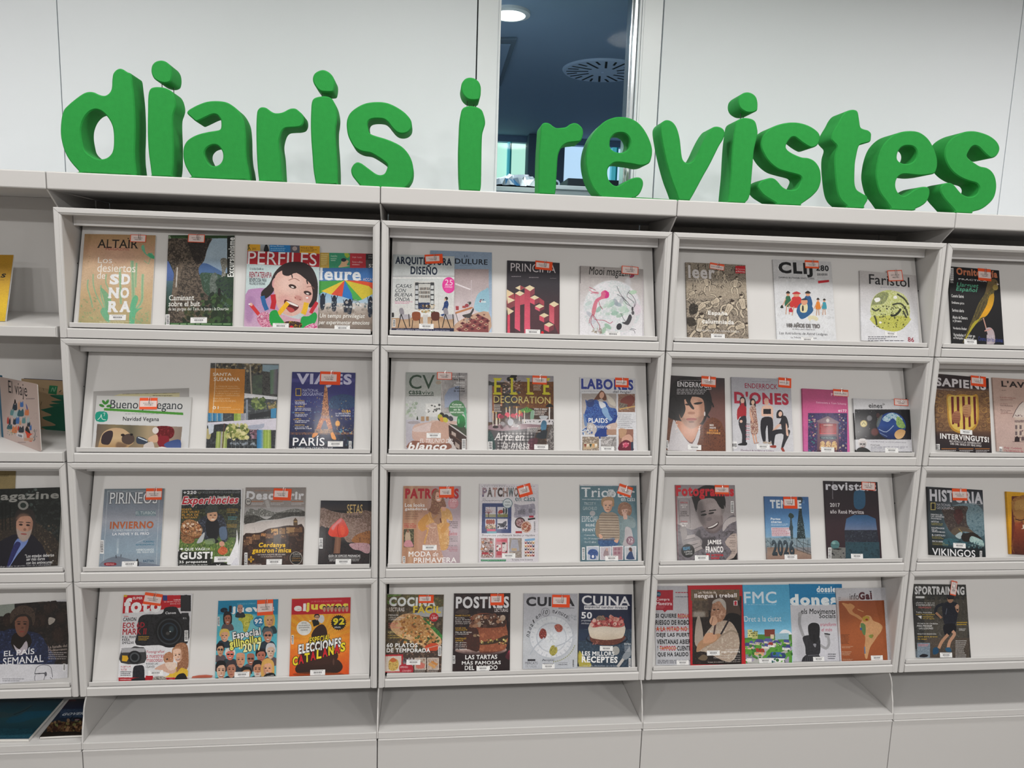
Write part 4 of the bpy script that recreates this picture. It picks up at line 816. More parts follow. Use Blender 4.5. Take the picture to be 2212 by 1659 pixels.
def f(d):  # white dining room
    d.r(200, 490, 860, 1320, 'b4bcbe>d0d4d4>e0e0de>dcdad6'); d.r(215, 715, 842, 735, 'b8babc'); d.r(215, 735, 842, 745, 'f0f0ee')
    d.t('ARQUITECTURA', 250, 534, 812, 622, '10203a', b=.035); d.t('DISEÑO', 402, 610, 668, 708, '10203a', b=.035)
    for x in (365, 510, 680, 760, 800): d.r(x, 760, x + 3, 1040, 'c4c6c6', .8)
    d.r(436, 775, 640, 1060, 'd8d8d4'); d.r(445, 785, 480, 1050, '3a3c40'); d.r(598, 785, 636, 1050, '3a3c40')
    for y in (815, 865, 915, 965, 1010): d.r(448, y, 476, y + 36, 'c8ccd0'); d.r(602, y, 632, y + 36, 'd0d4d4')
    d.r(480, 790, 598, 798, '2a2c30'); d.r(485, 800, 596, 980, 'c8c8c4')
    for y in (835, 872, 912):
        for i in range(12): d.r(490 + i * 8.6, y, 496 + i * 8.6, y + 26, ('3a3432', '6c6058', '22242a', 'a09080')[(i * 7 + int(y)) % 4])
    d.r(480, 985, 592, 1050, '1c2c4c~3a4c78~101828~7'); d.s((490, 1010, 640, 1060), 16, 12, 'b8a080 8c7050 d8ccb8 4a3a2c', 1)
    d.p((700, 1110, 730, 1020, 735, 985, 765, 965, 780, 1000, 770, 1040, 760, 1110), '1a3468~2c4c88~6'); d.e(757, 945, 17, 18, '2c1e1c'); d.e(745, 955, 9, 12, 'd8b098')
    d.poly((215, 1300, 215, 1140, 842, 1120, 842, 1300), 'b08c6c>c8a888>b89070'); d.p((430, 1110, 500, 1060, 640, 1055, 760, 1070, 700, 1105, 560, 1112), 'e8e8e8'); d.r(525, 1105, 570, 1200, 'd0ccc8'); d.s((500, 1055, 640, 1082), 26, 9, '7c8c5c d8d0b8 5a6444 b89868', 1)
    for x0, c1 in ((272, '98949c'), (712, '98949c')):
        d.p((x0 + 15, 1050, x0 + 50, 1040, x0 + 65, 1100, x0 + 30, 1110), c1); d.p((x0 + 20, 1110, x0 + 120, 1105, x0 + 125, 1145, x0 + 30, 1150), 'b8b4bc')
        for a, b_ in ((5, 1235), (90, 1250)): d.l((x0 + 35, 1100, x0 + a, b_), 8, '1c1a1c')
        d.l((x0 + 110, 1100, x0 + 120, 1225), 8, '1c1a1c')
    for x0, c1 in ((418, '8c4a2c'), (608, '5c2c24')):
        d.p((x0, 1085, x0 + 70, 1080, x0 + 82, 1120, x0 + 70, 1160, x0 + 8, 1160), c1); d.l((x0 + 5, 1160, x0 - 5, 1245), 7, '2a1a18'); d.l((x0 + 70, 1150, x0 + 80, 1250), 7, '2a1a18')
    d.e(230, 1065, 38, 22, 'e0e0e0'); d.r(215, 1085, 235, 1130, '2c2a2a')
    for i, q in enumerate(('CASAS', 'CON', 'BUENA', 'ONDA')): d.t(q, (250, 244, 242, 244)[i], 802 + i * 44, (416, 356, 428, 398)[i], 838 + i * 44, '1c2430', it=.25)
    d.g(244, 972, 420, 1000, 2, 'd888a8'); d.e(782, 812, 66, 80, 'e83a9c'); d.r(840, 720, 870, 900, 'e0e0de', 0); d.t('25', 744, 756, 820, 812, 'f8e0ee'); d.t('MATERIALES', 744, 818, 820, 828, 'f8d0e8', b=.02); d.t('NOVEDADES', 738, 830, 818, 840, 'f8d0e8', b=.02); d.g(748, 850, 808, 878, 3, 'f080c0', .6)
    d.r(200, 1240, 850, 1320, '1e2244'); d.t('ARQUITECTURA PORTATIL · INSPIRATE CON ESPACIOS · PLANTAS QUE DECORAN', 260, 1252, 790, 1268, 'e0e0ec'); d.t('ANTICIPA TENDENCIAS · CASOS: DE LA FABRICA AL JARDIN', 250, 1272, 730, 1288, 'e060a8')
    d.bar(222, 1150, 250, 1230, True)
magazine(C6, 0, (230, 508, 842, 522, 828, 1300, 210, 1280), 'magazine with white dining room and pink circle, beside the frame', f, 'd0d4d4', lift=.0045, cards=[('o', 632, 552, 178, 92, -5)], bars=[(485, 1198, 630, 1246)])

def f(d):  # dark isometric
    d.r(1340, 560, 1900, 1330, '2c2a32>38333a>4a363c>583c42'); d.t('PRINCIPIA', 1398, 600, 1846, 682, 'd8d0d4'); d.g(1405, 718, 1500, 734, 1, 'a8a0a4'); d.g(1580, 728, 1675, 744, 1, 'a8a0a4'); d.g(1790, 738, 1850, 750, 1, '8c8488')
    d.poly((1600, 1310, 1600, 1000, 1640, 1000, 1700, 1060, 1700, 1130, 1740, 1160, 1740, 1310), '543840'); d.poly((1380, 1020, 1440, 960, 1440, 1310, 1380, 1310), '4c343c')
    def col(x, y, w_, y1, l1='b84858>d85068>e0506c', rr='8c4450>6c3840'):
        h_ = w_ * .5; d.poly((x - w_, y, x, y + h_, x, y1 + h_, x - w_, y1), l1); d.poly((x, y + h_, x + w_, y, x + w_, y1, x, y1 + h_), rr); d.poly((x - w_, y, x, y - h_, x + w_, y, x, y + h_), 'ead8b4')
    col(1492, 838, 50, 838, 'e8d4b0', 'b05058'); d.poly((1492, 812, 1540, 838, 1492, 862), 'a04850')
    col(1400, 955, 38, 1000); d.poly((1355, 850, 1430, 895, 1355, 935), 'e8d0a8'); d.poly((1355, 935, 1430, 895, 1440, 960, 1360, 1000), 'a84c54'); d.poly((1360, 925, 1440, 960, 1370, 1000), 'ead8b4')
    d.poly((1360, 1000, 1440, 960, 1440, 1020, 1360, 1060), '8c4850'); d.poly((1360, 1030, 1430, 1070, 1370, 1110), 'ead8b4'); d.poly((1365, 1110, 1390, 1100, 1390, 1310, 1365, 1310), 'e05068')
    d.poly((1440, 895, 1490, 920, 1490, 1272, 1436, 1240), 'b04858>dc5870>e8607c'); d.poly((1490, 922, 1535, 895, 1535, 1000, 1490, 1010), 'c85868'); d.poly((1440, 893, 1485, 868, 1535, 893, 1490, 920), 'ead8b4')
    d.poly((1535, 838, 1590, 870, 1590, 1310, 1532, 1310), 'b04858>dc5870>e8607c'); d.poly((1590, 870, 1635, 838, 1635, 900, 1590, 935), '8c4450'); d.poly((1535, 838, 1586, 812, 1636, 838, 1590, 872), 'ead8b4')
    col(1635, 935, 46, 985, 'd8586c', '8c4450'); d.poly((1682, 935, 1730, 970, 1730, 1020, 1682, 990), 'a84854'); col(1685, 1022, 46, 1050, 'e06478', '7c3c48'); d.poly((1780, 1000, 1830, 1030, 1830, 1200, 1780, 1170), 'c05060>e06c7c'); d.poly((1830, 1030, 1878, 1000, 1878, 1310, 1830, 1200), '7c3844'); d.poly((1780, 1000, 1828, 972, 1878, 1000, 1830, 1030), 'ead8b4')
    col(1730, 1112, 48, 1160, 'd8586c', '74404a'); col(1778, 1205, 48, 1255, 'e06074', '7c3c48'); d.e(1712, 1285, 14, 16, 'e0202c')
magazine(C6, 0, (1364, 566, 1888, 588, 1880, 1322, 1356, 1308), 'black magazine with pink and cream stepped blocks', f, '38333a', th=.005, cards=[('o', 1726, 618, 170, 86, 3)], bars=[(1545, 1252, 1690, 1306)])

def f(d):  # watercolour circle
    d.r(230, 520, 890, 1260, 'a8a2a0>c4bebe>e8e6ea>ecebf0'); d.r(240, 520, 250, 700, '3a3038', .8); d.t('Mooi magazine', 332, 545, 780, 650, '181818', it=.15); d.p((735, 640, 770, 600, 785, 625, 760, 645), '8c3050'); d.g(352, 636, 612, 648, 1, '908a90', .5)
    d.e(562, 955, 286, 285, 'dcdfe4~e8e4ea~d0dadc~ece8ec~22', al=.95, bl=6)
    for x, y, c in ((430, 960, '8ab0a0'), (590, 1000, '8cb4a0'), (560, 910, '9cc0b0'), (620, 910, '94a8b0'), (520, 1130, '8cb89c'), (480, 1170, 'a0c4a8'), (700, 960, 'a8c8b4'), (640, 1020, '98b8a4'), (330, 900, 'bcd0cc'), (380, 1080, 'c8ccd8'), (770, 790, 'a8ccac'), (660, 870, 'b4b8c0'), (340, 1010, 'b8bcc8'), (600, 890, 'a0a8b4')): d.e(x, y, 40, 20, c, (x * 7) % 180, .75, 3)
    d.s((420, 880, 700, 1010), 24, 22, 'b4d0c0 a8c8b8 c8dcd0', .5); d.e(810, 960, 40, 60, 'e4d4e0', al=.8, bl=10); d.e(720, 700, 30, 60, 'd0d4dc', al=.5, bl=8)
    d.p((455, 790, 500, 770, 530, 810, 500, 850, 460, 860, 420, 890, 405, 960, 385, 1020, 360, 1000, 370, 930, 400, 860, 450, 830), 'd8608c>d87c90>d08890'); d.p((480, 775, 528, 790, 528, 840, 490, 850, 500, 800), 'd03484'); d.p((430, 790, 370, 780, 330, 760, 360, 790, 420, 810), 'd890a0', .8)
    for q in ((375, 1010, 390, 1060, 480, 1070, 540, 1100, 568, 1080), (370, 1010, 350, 1090, 380, 1150), (380, 1020, 420, 1090, 440, 1130, 430, 1180), (365, 1010, 340, 1060, 335, 1100), (430, 880, 445, 930, 470, 960), (420, 790, 350, 800), (400, 770, 335, 740)): d.l(q, 6, 'b04860', .85, 1)
    for q in ((665, 840, 700, 900, 770, 940), (610, 810, 680, 850, 740, 920), (740, 770, 710, 830, 780, 890, 780, 940), (720, 790, 770, 830, 800, 900, 770, 950), (650, 1000, 680, 1060, 700, 1080), (730, 1160, 780, 1170, 790, 1200), (740, 1150, 800, 1160), (610, 730, 640, 800, 700, 880)): d.l(q, 5, '5c5a62', .9, 1)
    d.p((755, 930, 790, 980, 785, 1080, 740, 1160, 690, 1175, 630, 1165, 650, 1120, 720, 1090, 750, 1020), 'dcdade'); d.p((735, 1010, 760, 1040, 730, 1110, 690, 1110, 660, 1090, 700, 1080), '48464c'); d.e(632, 1132, 26, 34, '34343c', 20); d.e(770, 995, 14, 20, '5a585e'); d.e(765, 955, 10, 22, '4c4a50')
    d.s((360, 1150, 460, 1200), 16, 10, '8a7c70 a89c88', .6); d.r(868, 660, 874, 1245, 'b0a8b0')
magazine(C7, 0, (246, 526, 874, 560, 880, 1246, 244, 1236), 'white magazine with watercolour fish circle and handwritten title', f, 'e4e2e6', th=.007, cards=[('t', 740, 572, 166, 78, 2)], bars=[(498, 1188, 644, 1236)])

def f(d):  # engraving in black and cream
    d.r(1280, 480, 1940, 1280, 'b4a898~847868~cabdac~3c342e~9c8e7e~5'); d.r(1300, 500, 1900, 680, '6c6458~a89c8c~4a443c~6', .7); d.r(1305, 700, 1900, 850, 'c4b8a4~a89a86~d0c4b0~7', .6)
    R = d.rng; O, K = 'cdbfaa', '2a221c'
    def fig(x, y, k, an, fl=1):                    # etched nude-coloured figure: limbs and torso outlined in ink
        ca, sa = math.cos(math.radians(an)), math.sin(math.radians(an)); T = lambda q: [v for i in range(0, len(q), 2) for v in (x + fl * k * (q[i] * ca - q[i + 1] * sa), y + k * (q[i] * sa + q[i + 1] * ca))]
        for q, w_ in (((-10, 40, -30, 75, -14, 118), 17), ((12, 40, 34, 70, 46, 116), 17), ((-22, -28, -52, 4, -40, 44), 12), ((22, -28, 58, -22, 80, 8), 12)): d.l(T(q), (w_ + 6) * k, K, 1, 1); d.l(T(q), w_ * k, O, 1, 1)
        for g_, c_ in ((1.12, K), (1, O)): d.p(T([v * g_ for v in (-26, -34, 0, -42, 27, -32, 20, 8, 18, 44, -16, 46, -20, 6)]), c_)
        for q in ((-12, -20, -6, 10), (4, -24, 8, 20), (-14, 20, 10, 26)): d.l(T(q), 3 * k, '6c5c4c')
        h = T((4, -60)); d.e(h[0], h[1], 17 * k, 20 * k, K); d.e(h[0] + 2, h[1] + 2, 14 * k, 16 * k, O); d.e(h[0] - 3 * k, h[1] - 10 * k, 14 * k, 9 * k, '3c3028')
    for i in range(90):
        x, y = R.uniform(1310, 1890), R.uniform(520, 1240); q = R.uniform(-34, 34, 4); d.l((x, y, x + q[0], y + q[1], x + q[0] + q[2], y + abs(q[3])), 5, K, .85, 1)
    for a in ((1420, 640, .5, 8), (1500, 690, .8, 12, -1), (1620, 600, .5, 4), (1680, 640, .55, -10), (1790, 700, .9, 10), (1360, 800, .7, 60), (1860, 900, 1.2, -12), (1450, 930, 1.1, 50), (1590, 880, 1.0, -60, -1), (1720, 960, 1.35, 28), (1440, 1110, 1.5, -14, -1), (1560, 1130, .9, 80), (1840, 1130, 1.1, 70)): fig(*a)
    d.p((1330, 930, 1370, 900, 1420, 930, 1400, 1000, 1340, 1010), '3c342c~1c1814~6a6054~5'); d.p((1310, 1050, 1370, 1040, 1400, 1110, 1330, 1130), '2c2620~4c443a~5')
    d.t('leer', 1322, 525, 1585, 655, 'd8d4d4', b=.03); d.g(1320, 655, 1500, 672, 1, 'c8c0b8', .6); d.r(1790, 528, 1888, 602, 'c41c28'); d.t('de literatura', 1795, 550, 1884, 568, 'f0d0d0'); d.t('china', 1795, 574, 1884, 592, 'f4e0e0', b=.02)
    d.t('España', 1518, 978, 1712, 1030, 'f6f4f0', b=.03); d.t('calumniada', 1458, 1060, 1775, 1106, 'f6f4f0', b=.03); d.t('El retorno de la Leyenda Negra', 1412, 1162, 1830, 1190, 'e4e0da', sf=1)
    d.r(1310, 1246, 1450, 1280, 'ece8e4')
magazine(C7, 0, (1306, 502, 1893, 508, 1920, 1258, 1308, 1248), 'magazine with dense brown and cream engraved crowd and white title', f, '8c8070', th=.007, cards=[('u', 1605, 535, 142, 60, 7)], bars=[(1546, 1205, 1684, 1255)])

def f(d):  # cartoon family on white
    d.r(110, 300, 680, 1010, 'c8c8ca>d4d5d8>e4e6ea>e6e8ec'); d.s((140, 330, 620, 980), 120, 12, 'd8d9dc ced0d4 e4e6e8', .6, .3)
    d.t('CLIJ', 162, 336, 445, 458, '16161a', b=.045); d.t('280', 474, 360, 580, 408, '16161a', b=.03); d.bar(474, 418, 582, 455, bg='d8d8da'); d.t('CUADERNOS DE LITERATURA INFANTIL Y JUVENIL', 162, 460, 462, 478, '2a2a2e', b=.01); d.poly((490, 490, 582, 482, 584, 500, 492, 512), 'c42430')
    def fig(x, y, h_, top, leg='c8a088', wd=24, hc='2a2420'):
        d.p((x - wd, y + h_ * .62, x - wd * .7, y + h_ * .22, x, y + h_ * .16, x + wd * .7, y + h_ * .22, x + wd, y + h_ * .62), top); d.l((x - wd * .4, y + h_ * .6, x - wd * .7, y + h_), 8, leg); d.l((x + wd * .3, y + h_ * .6, x + wd * .4, y + h_), 8, leg)
        d.e(x, y + h_ * .09, wd * .5, h_ * .09, 'd8a080'); d.p((x - wd * .7, y + h_ * .05, x, y - h_ * .06, x + wd * .7, y + h_ * .05), hc); d.l((x - wd * .7, y + h_ * .3, x - wd * 1.7, y + h_ * .6), 7, 'd8a080')
    fig(240, 585, 185, '2e6a4c', wd=26); fig(405, 585, 190, '2c5a8c', wd=36); fig(310, 590, 190, 'd03434', wd=52, hc='c03038'); fig(490, 640, 140, 'e0842c', wd=20); fig(543, 645, 130, '3c9cb0', wd=19)
    d.p((310, 740, 330, 690, 380, 665, 430, 690, 450, 740, 400, 790, 350, 810, 320, 770), '2c6090'); d.p((345, 690, 400, 685, 395, 750, 345, 750), 'e8dcb0'); d.e(375, 665, 28, 28, 'e0a080'); d.p((348, 650, 378, 635, 404, 650), '24384c'); d.p((358, 700, 368, 700, 370, 740, 356, 740), '20202c')
    d.p((405, 790, 450, 780, 490, 800, 480, 825, 440, 810, 420, 825), 'e4dcb8'); d.p((245, 745, 265, 710, 280, 750), 'c43040'); d.p((175, 715, 190, 690, 202, 716), '22302c')
    d.t('100 AÑOS DE TBO', 232, 842, 505, 882, 'a09c9c', b=.01, ol='3a3a3c'); d.t('Un tebeo para la historia (7)', 275, 888, 465, 905, '2c2c30'); d.t('Los ilustradores de Astrid Lindgren', 168, 920, 572, 948, '242428', it=.15, sf=1); d.t('La Tribuna Aquellos tebeos', 265, 958, 478, 976, '242428')
magazine(C8, 0, (127, 320, 600, 322, 645, 985, 138, 984), 'white magazine with small cartoon family out walking', f, 'dcdde0', th=.006, cards=[('b', 437, 354, 114, 66, 0)], bars=[(348, 976, 452, 990)])

def f(d):  # yellow green egg shape
    d.r(830, 400, 1360, 1020, 'c0bcbc>c8c6c8>e2e3e8>e6e7ec'); d.t('Faristol', 918, 448, 1252, 530, '1c1c20', b=.008); d.g(1010, 538, 1162, 554, 1, '9a9aa4', .7)
    E_ = (1092, 568, 1200, 600, 1250, 680, 1256, 780, 1220, 870, 1150, 912, 1060, 905, 980, 870, 935, 790, 930, 700, 960, 620, 1020, 580)
    d.p(E_, 'd0d4a4~b4bc60~dce0b8~c8cc70~8'); d.p((935, 790, 1250, 790, 1220, 870, 1150, 912, 1060, 905, 980, 870), 'b8b83c~d0d068~a4a438~6', .85); d.p((935, 700, 960, 625, 1020, 585, 1080, 600, 1040, 680, 960, 690), '98a068~505848~7', .7)
    for q in ((1150, 600, 1210, 640, 1245, 690), (1110, 690, 1180, 680, 1225, 730, 1240, 780), (940, 720, 970, 740, 1000, 725), (960, 780, 975, 820, 980, 860), (1200, 740, 1230, 800)): d.l(q, 14, '34382c', .9, 1)
    d.l((1095, 775, 1130, 780, 1165, 750, 1180, 725), 18, '2c3024', 1, 1); d.s((960, 700, 1230, 800), 50, 6, '3c4028 5a5c34 22261c', .8); d.s((960, 800, 1220, 890), 40, 5, '5c5c24 44441c', .8); d.p((960, 640, 1000, 630, 1010, 655, 975, 670), 'f4f4f0'); d.e(1135, 628, 16, 14, 'f0f0ec'); d.e(1010, 838, 12, 9, 'f4f4f0')
    d.g(908, 952, 1150, 966, 1, '505058'); d.g(908, 968, 1058, 982, 1, '505058'); d.g(908, 984, 1212, 998, 1, '505058'); d.t('86', 1240, 962, 1292, 1000, '9c1c34', sf=1, b=.015)
magazine(C8, 0, (847, 414, 1316, 436, 1330, 1004, 850, 992), 'white magazine with olive yellow egg shaped picture', f, 'e0e0e4', th=.006, cards=[('t', 1133, 448, 124, 90, -7)], bars=[(1048, 914, 1148, 950)])

F9 = (2000, 480, 9.217)
def f(d):  # yellow bird on black
    d.r(1560, 360, 2120, 1060, '141418'); d.bar(1596, 382, 1622, 486, True); d.t('86', 1597, 490, 1622, 508, 'd8d8d8')
    d.t('Ornitología', 1648, 392, 1988, 470, 'cc7c58', b=.045); d.t('PRÁCTICA', 1665, 474, 1900, 490, 'f0f0f0', b=.02)
    d.t('Llarguet', 1646, 508, 1834, 548, '58a888', b=.02, it=.25); d.t('Español', 1640, 545, 1822, 590, '5cb090', b=.02, it=.25)
    for s_, y, x1 in (('Canario Satiné', 604, 1706), ('Emblema pictu', 664, 1710), ('Serinus alario', 724, 1708), ('Alario de Damara', 784, 1738), ('x Jilguero', 814, 1688), ('Verderón Ámbar', 872, 1732), ('Variedades de color en', 932, 1800), ('el Periquito ondulado 4ª', 960, 1790)): d.t(s_, 1606 + (y - 604) * .05, y, x1, y + 26, 'e8e8e8', b=.02)
    d.p((1935, 480, 1975, 480, 2000, 520, 1970, 560, 1955, 620, 1940, 700, 1890, 790, 1840, 830, 1780, 880, 1710, 1000, 1700, 1000, 1740, 900, 1790, 780, 1830, 680, 1880, 600, 1900, 530), '6c6038~4c4428~8a7838~6'); d.p((1960, 600, 1952, 690, 1900, 780, 1850, 800, 1800, 860, 1850, 780, 1900, 690, 1920, 620), 'b8902c>e8a824>d8a020'); d.p((1780, 850, 1830, 810, 1850, 800, 1780, 890, 1710, 1000), 'b0a430'); d.p((1920, 480, 1975, 478, 1995, 515, 1970, 540, 1930, 560, 1890, 600, 1900, 530), '6e5c3c'); d.e(1972, 545, 24, 24, 'a08c4c')
    for q in ((1860, 650, 1830, 720, 1800, 800), (1880, 660, 1850, 740, 1810, 820)): d.l(q, 7, '3c3420', .8, 1)
    d.poly((1985, 508, 2006, 520, 1985, 528), 'd8c8c0'); d.e(1972, 503, 4, 4, '080808'); d.l((1870, 800, 1895, 890), 9, 'c89888'); d.p((1890, 890, 1930, 880, 1962, 920, 1966, 1010, 1910, 1010, 1905, 930), 'b8a8ac'); d.l((1880, 910, 1940, 890), 10, 'd09890'); d.r(1898, 940, 1960, 1020, 'a89ca4~c8bcc4~6')
    d.t('Crema con los plumas', 1830, 962, 2034, 1008, '2c3c88', b=.01)
magazine(C8, 0, (1594, 376, 2000, 396, 2048, 1024, 1604, 1014), 'black bird magazine with long yellow brown finch on a perch', f, '141418', th=.007, cards=[('b', 1878, 440, 108, 100, 1)], bars=[(1710, 994, 1815, 1018)])

# ---- second row
def f(d):  # vegan newspaper
    d.r(1000, 640, 2120, 1320, 'c8c8c6>d8d9da>dcdde0'); d.t('Buen♡ y Vegano'.replace('♡', 'o'), 1200, 728, 1985, 850, '2c3238', sf=1); d.poly((1130, 812, 1990, 862, 1990, 888, 1128, 838), '4c9438')
    for x, y, a in ((1105, 785, 20), (1165, 745, -60), (1130, 750, 50), (1185, 790, -10)): d.e(x, y, 30, 15, '3c8434', a)
    d.p((1046, 858, 1160, 858, 1160, 952, 1046, 952), '1c9c84'); d.l((1060, 940, 1090, 910, 1100, 880, 1110, 930, 1150, 940), 7, 'd8f0e8', 1, 1); d.l((1120, 870, 1140, 865, 1130, 900), 5, 'd8f0e8', 1, 1)
    d.t('Navidad Vegana', 1336, 908, 1728, 966, '22242a', b=.012); d.g(1360, 868, 1730, 884, 1, '9aa0a0'); d.g(1160, 720, 1400, 735, 1, 'b8b8b8', .5)
    d.poly((1055, 985, 1980, 1015, 1950, 1300, 1030, 1300), '6c6058|8a7c5c|6a6452|b09c7c|a89888|8c7c70'); d.poly((1040, 1180, 1980, 1180, 1950, 1300, 1030, 1300), '9c8468', .6, bl=30)
    d.p((1060, 1260, 1090, 1140, 1130, 1070, 1220, 1030, 1330, 1035, 1400, 1080, 1450, 1130, 1450, 1190, 1400, 1230, 1330, 1290, 1060, 1300), 'c8a884>d0b48c>b08c60'); d.p((1100, 1190, 1110, 1110, 1160, 1065, 1220, 1060, 1225, 1120, 1190, 1200, 1150, 1210), '3c3034'); d.p((1330, 1120, 1400, 1090, 1450, 1110, 1460, 1170, 1400, 1210, 1330, 1180), '54443e'); d.e(1335, 1105, 22, 14, '2a201e'); d.p((1280, 1180, 1380, 1210, 1340, 1250, 1260, 1240), '6c5444', .7, bl=8); d.e(1430, 1100, 16, 12, '1a1618')
    d.p((1700, 1020, 1780, 1005, 1870, 1020, 1895, 1080, 1860, 1140, 1760, 1150, 1700, 1100), '7c2028~5c1418~943038~8'); d.p((1710, 1130, 1830, 1120, 1820, 1230, 1730, 1230), '8a2430'); d.e(1690, 1055, 34, 36, 'e4dcd8'); d.p((1610, 1140, 1690, 1100, 1715, 1120, 1710, 1180, 1640, 1180), 'd8b090'); d.p((1480, 1160, 1500, 1120, 1590, 1150, 1600, 1200, 1500, 1200), '3a4454'); d.l((1500, 1130, 1600, 1170), 12, 'd0d8e0'); d.p((1600, 1190, 1660, 1180, 1680, 1260, 1660, 1300, 1570, 1290, 1560, 1220), 'd4ccc8'); d.p((1780, 1210, 1850, 1170, 1960, 1160, 1950, 1290, 1830, 1250), '3c5288>5468a0'); d.p((1680, 1260, 1760, 1230, 1840, 1260, 1800, 1300, 1690, 1300), 'e0dcdc')
def f0(d):
    d.r(900, 560, 2200, 1400, 'b0aeac'); d.poly((1300, 660, 1950, 645, 1950, 720, 1200, 690), 'c4bc98'); d.g(1660, 672, 1870, 686, 1, '5a5648'); d.l((1330, 660, 1948, 648), 4, '6c684c')
magazine(D1, 1, (1010, 625, 2050, 600, 2040, 1262, 1000, 1262), 'folded grey newspaper edge, peeping out behind the vegan paper', f0, 'b0aeac', th=.003, spine=False, name='newspaper', cat='newspaper', gloss=0, rough=.8)
magazine(D1, 1, (1030, 658, 2088, 712, 2030, 1262, 1020, 1256), 'vegan newspaper with pug dog photo and green underlined title', f, 'd4d5d6', th=.004, lift=.0035, spine=False, name='newspaper', cat='newspaper', gloss=0, rough=.7, cards=[('b', 1614, 764, 192, 124, -1)])

def f(d):  # building photos, orange panel
    d.r(120, 200, 930, 1180, '8a8e90'); d.poly((170, 215, 915, 240, 900, 590, 550, 550, 160, 500), '3a3a3c~5c5c58~2a2c2e~10'); d.s((230, 215, 740, 320), 90, 16, '6c6048 8a8064 2c2a28 a89c80 4a4434', .9); d.poly((740, 240, 915, 245, 910, 330, 740, 310), '8ca4b0'); d.poly((820, 300, 910, 285, 900, 555, 825, 560), '5c7468|6c8870|7a7880|5c5c64'); d.poly((630, 360, 740, 350, 735, 560, 630, 560), '4c5450~5c6c58~16')
    d.l((608, 240, 612, 400, 622, 560), 16, 'b0a898'); d.poly((545, 550, 900, 590, 895, 640, 545, 600), 'd8d8dc')
    d.poly((150, 760, 580, 600, 900, 620, 890, 820, 150, 870), '50565a~383c40~646a6c~14'); d.s((620, 600, 780, 720), 60, 18, '5c7044 3c5030 8a9a5c 707c50', .9); d.s((800, 640, 890, 710), 24, 14, '8c7c58 a89868 6c6a48', .9)
    for i in range(8): d.poly((430 + i * 19, 770, 448 + i * 19, 765, 448 + i * 19, 850, 430 + i * 19, 855), ('8ca444', 'a8bc60', '9a9aa4', 'b0b0b8')[i // 2])
    for i in range(9): d.poly((150 + i * 18, 765, 166 + i * 18, 765, 166 + i * 18, 852, 150 + i * 18, 855), ('2c7cac', '4890bc', '88a8b8')[i % 3])
    d.poly((830, 720, 890, 710, 885, 820, 830, 818), '3c88b4'); d.poly((560, 620, 582, 620, 582, 850, 560, 850), '88909c'); d.poly((600, 780, 830, 740, 830, 800, 600, 830), '282c30')
    d.poly((145, 868, 890, 822, 885, 960, 600, 940, 330, 885, 140, 900), 'd4d0dc'); d.p((520, 930, 600, 900, 700, 890, 760, 880, 740, 930, 640, 940), 'a0a8bc', .8)
    d.poly((135, 900, 330, 880, 600, 950, 885, 950, 870, 1170, 130, 1170), '34383c~202428~484c50~14'); d.p((130, 940, 180, 950, 170, 1040, 132, 1040), 'b4a878'); d.poly((145, 880, 215, 885, 205, 975, 160, 1000), 'c4ccd8')
    for i in range(7): d.poly((240 + i * 17, 965, 256 + i * 17, 965, 250 + i * 17, 1158, 228 + i * 17, 1158), ('a0b060', 'b4c078', '8c9c50', 'a8a0a4')[i % 4])
    d.l((326, 880, 305, 1158), 10, '5c3c34'); d.s((350, 890, 580, 1040), 110, 20, 'a8a860 c4c080 70803c e0d8a0 586430', .9); d.s((610, 950, 690, 1050), 30, 15, '8a6878 a88898 6c4c58', .9)
    for i in range(9): d.poly((680 + i * 17, 950, 696 + i * 17, 946, 698 + i * 17, 1158, 678 + i * 17, 1158), ('2c78a8', '3884b4', '4c94c0', '7ca0a8', '90a84c', 'a4bc54', '98b04c', 'b0c468', '88a048')[i])
    for i in range(6): d.r(400 + i * 45, 1040, 404 + i * 45, 1158, '6c7478'); d.s((390, 1090, 660, 1110), 5, 14, 'a8b0b8 8090a0', .6)
    d.r(400, 1075, 660, 1080, '5c6468'); d.r(400, 1120, 660, 1124, '5c6468')
    d.poly((172, 278, 552, 290, 535, 770, 155, 765), 'bc7c34>c07c30>c88430>dc9638'); W = 'f0e4d4'
    d.t('SANTA', 200, 328, 405, 362, W, b=.02); d.t('SUSANNA', 210, 378, 495, 418, W, b=.02); d.t('EL MIRADOR MUNICIPAL', 232, 468, 478, 486, 'e0b888'); d.r(230, 498, 496, 501, 'e8c8a0'); d.t('EL AJUNTAMENT FONAMENTS', 232, 522, 498, 540, 'e0b888'); d.t('I SUPORTS CULTURALS', 232, 546, 488, 562, 'e0b888'); d.r(228, 576, 494, 579, 'e8c8a0'); d.t('CASA DE LA NOVA', 204, 600, 388, 616, 'e8c8a0'); d.t('BIBLIOTECA MUNICIPAL', 202, 626, 456, 644, 'e8c8a0'); d.t('01', 198, 690, 264, 724, W, b=.03); d.g(274, 700, 400, 712, 1, 'e8c8a0'); d.g(274, 720, 500, 728, 1, 'e8c8a0')
    d.l((232, 215, 220, 520, 200, 760), 10, 'f0f0ee', .5)
magazine(D2, 1, (172, 215, 914, 237, 880, 1166, 132, 1160), 'glossy brochure with orange panel over photos of coloured buildings', f, '8a8e90', th=.004, name='brochure', cat='brochure')

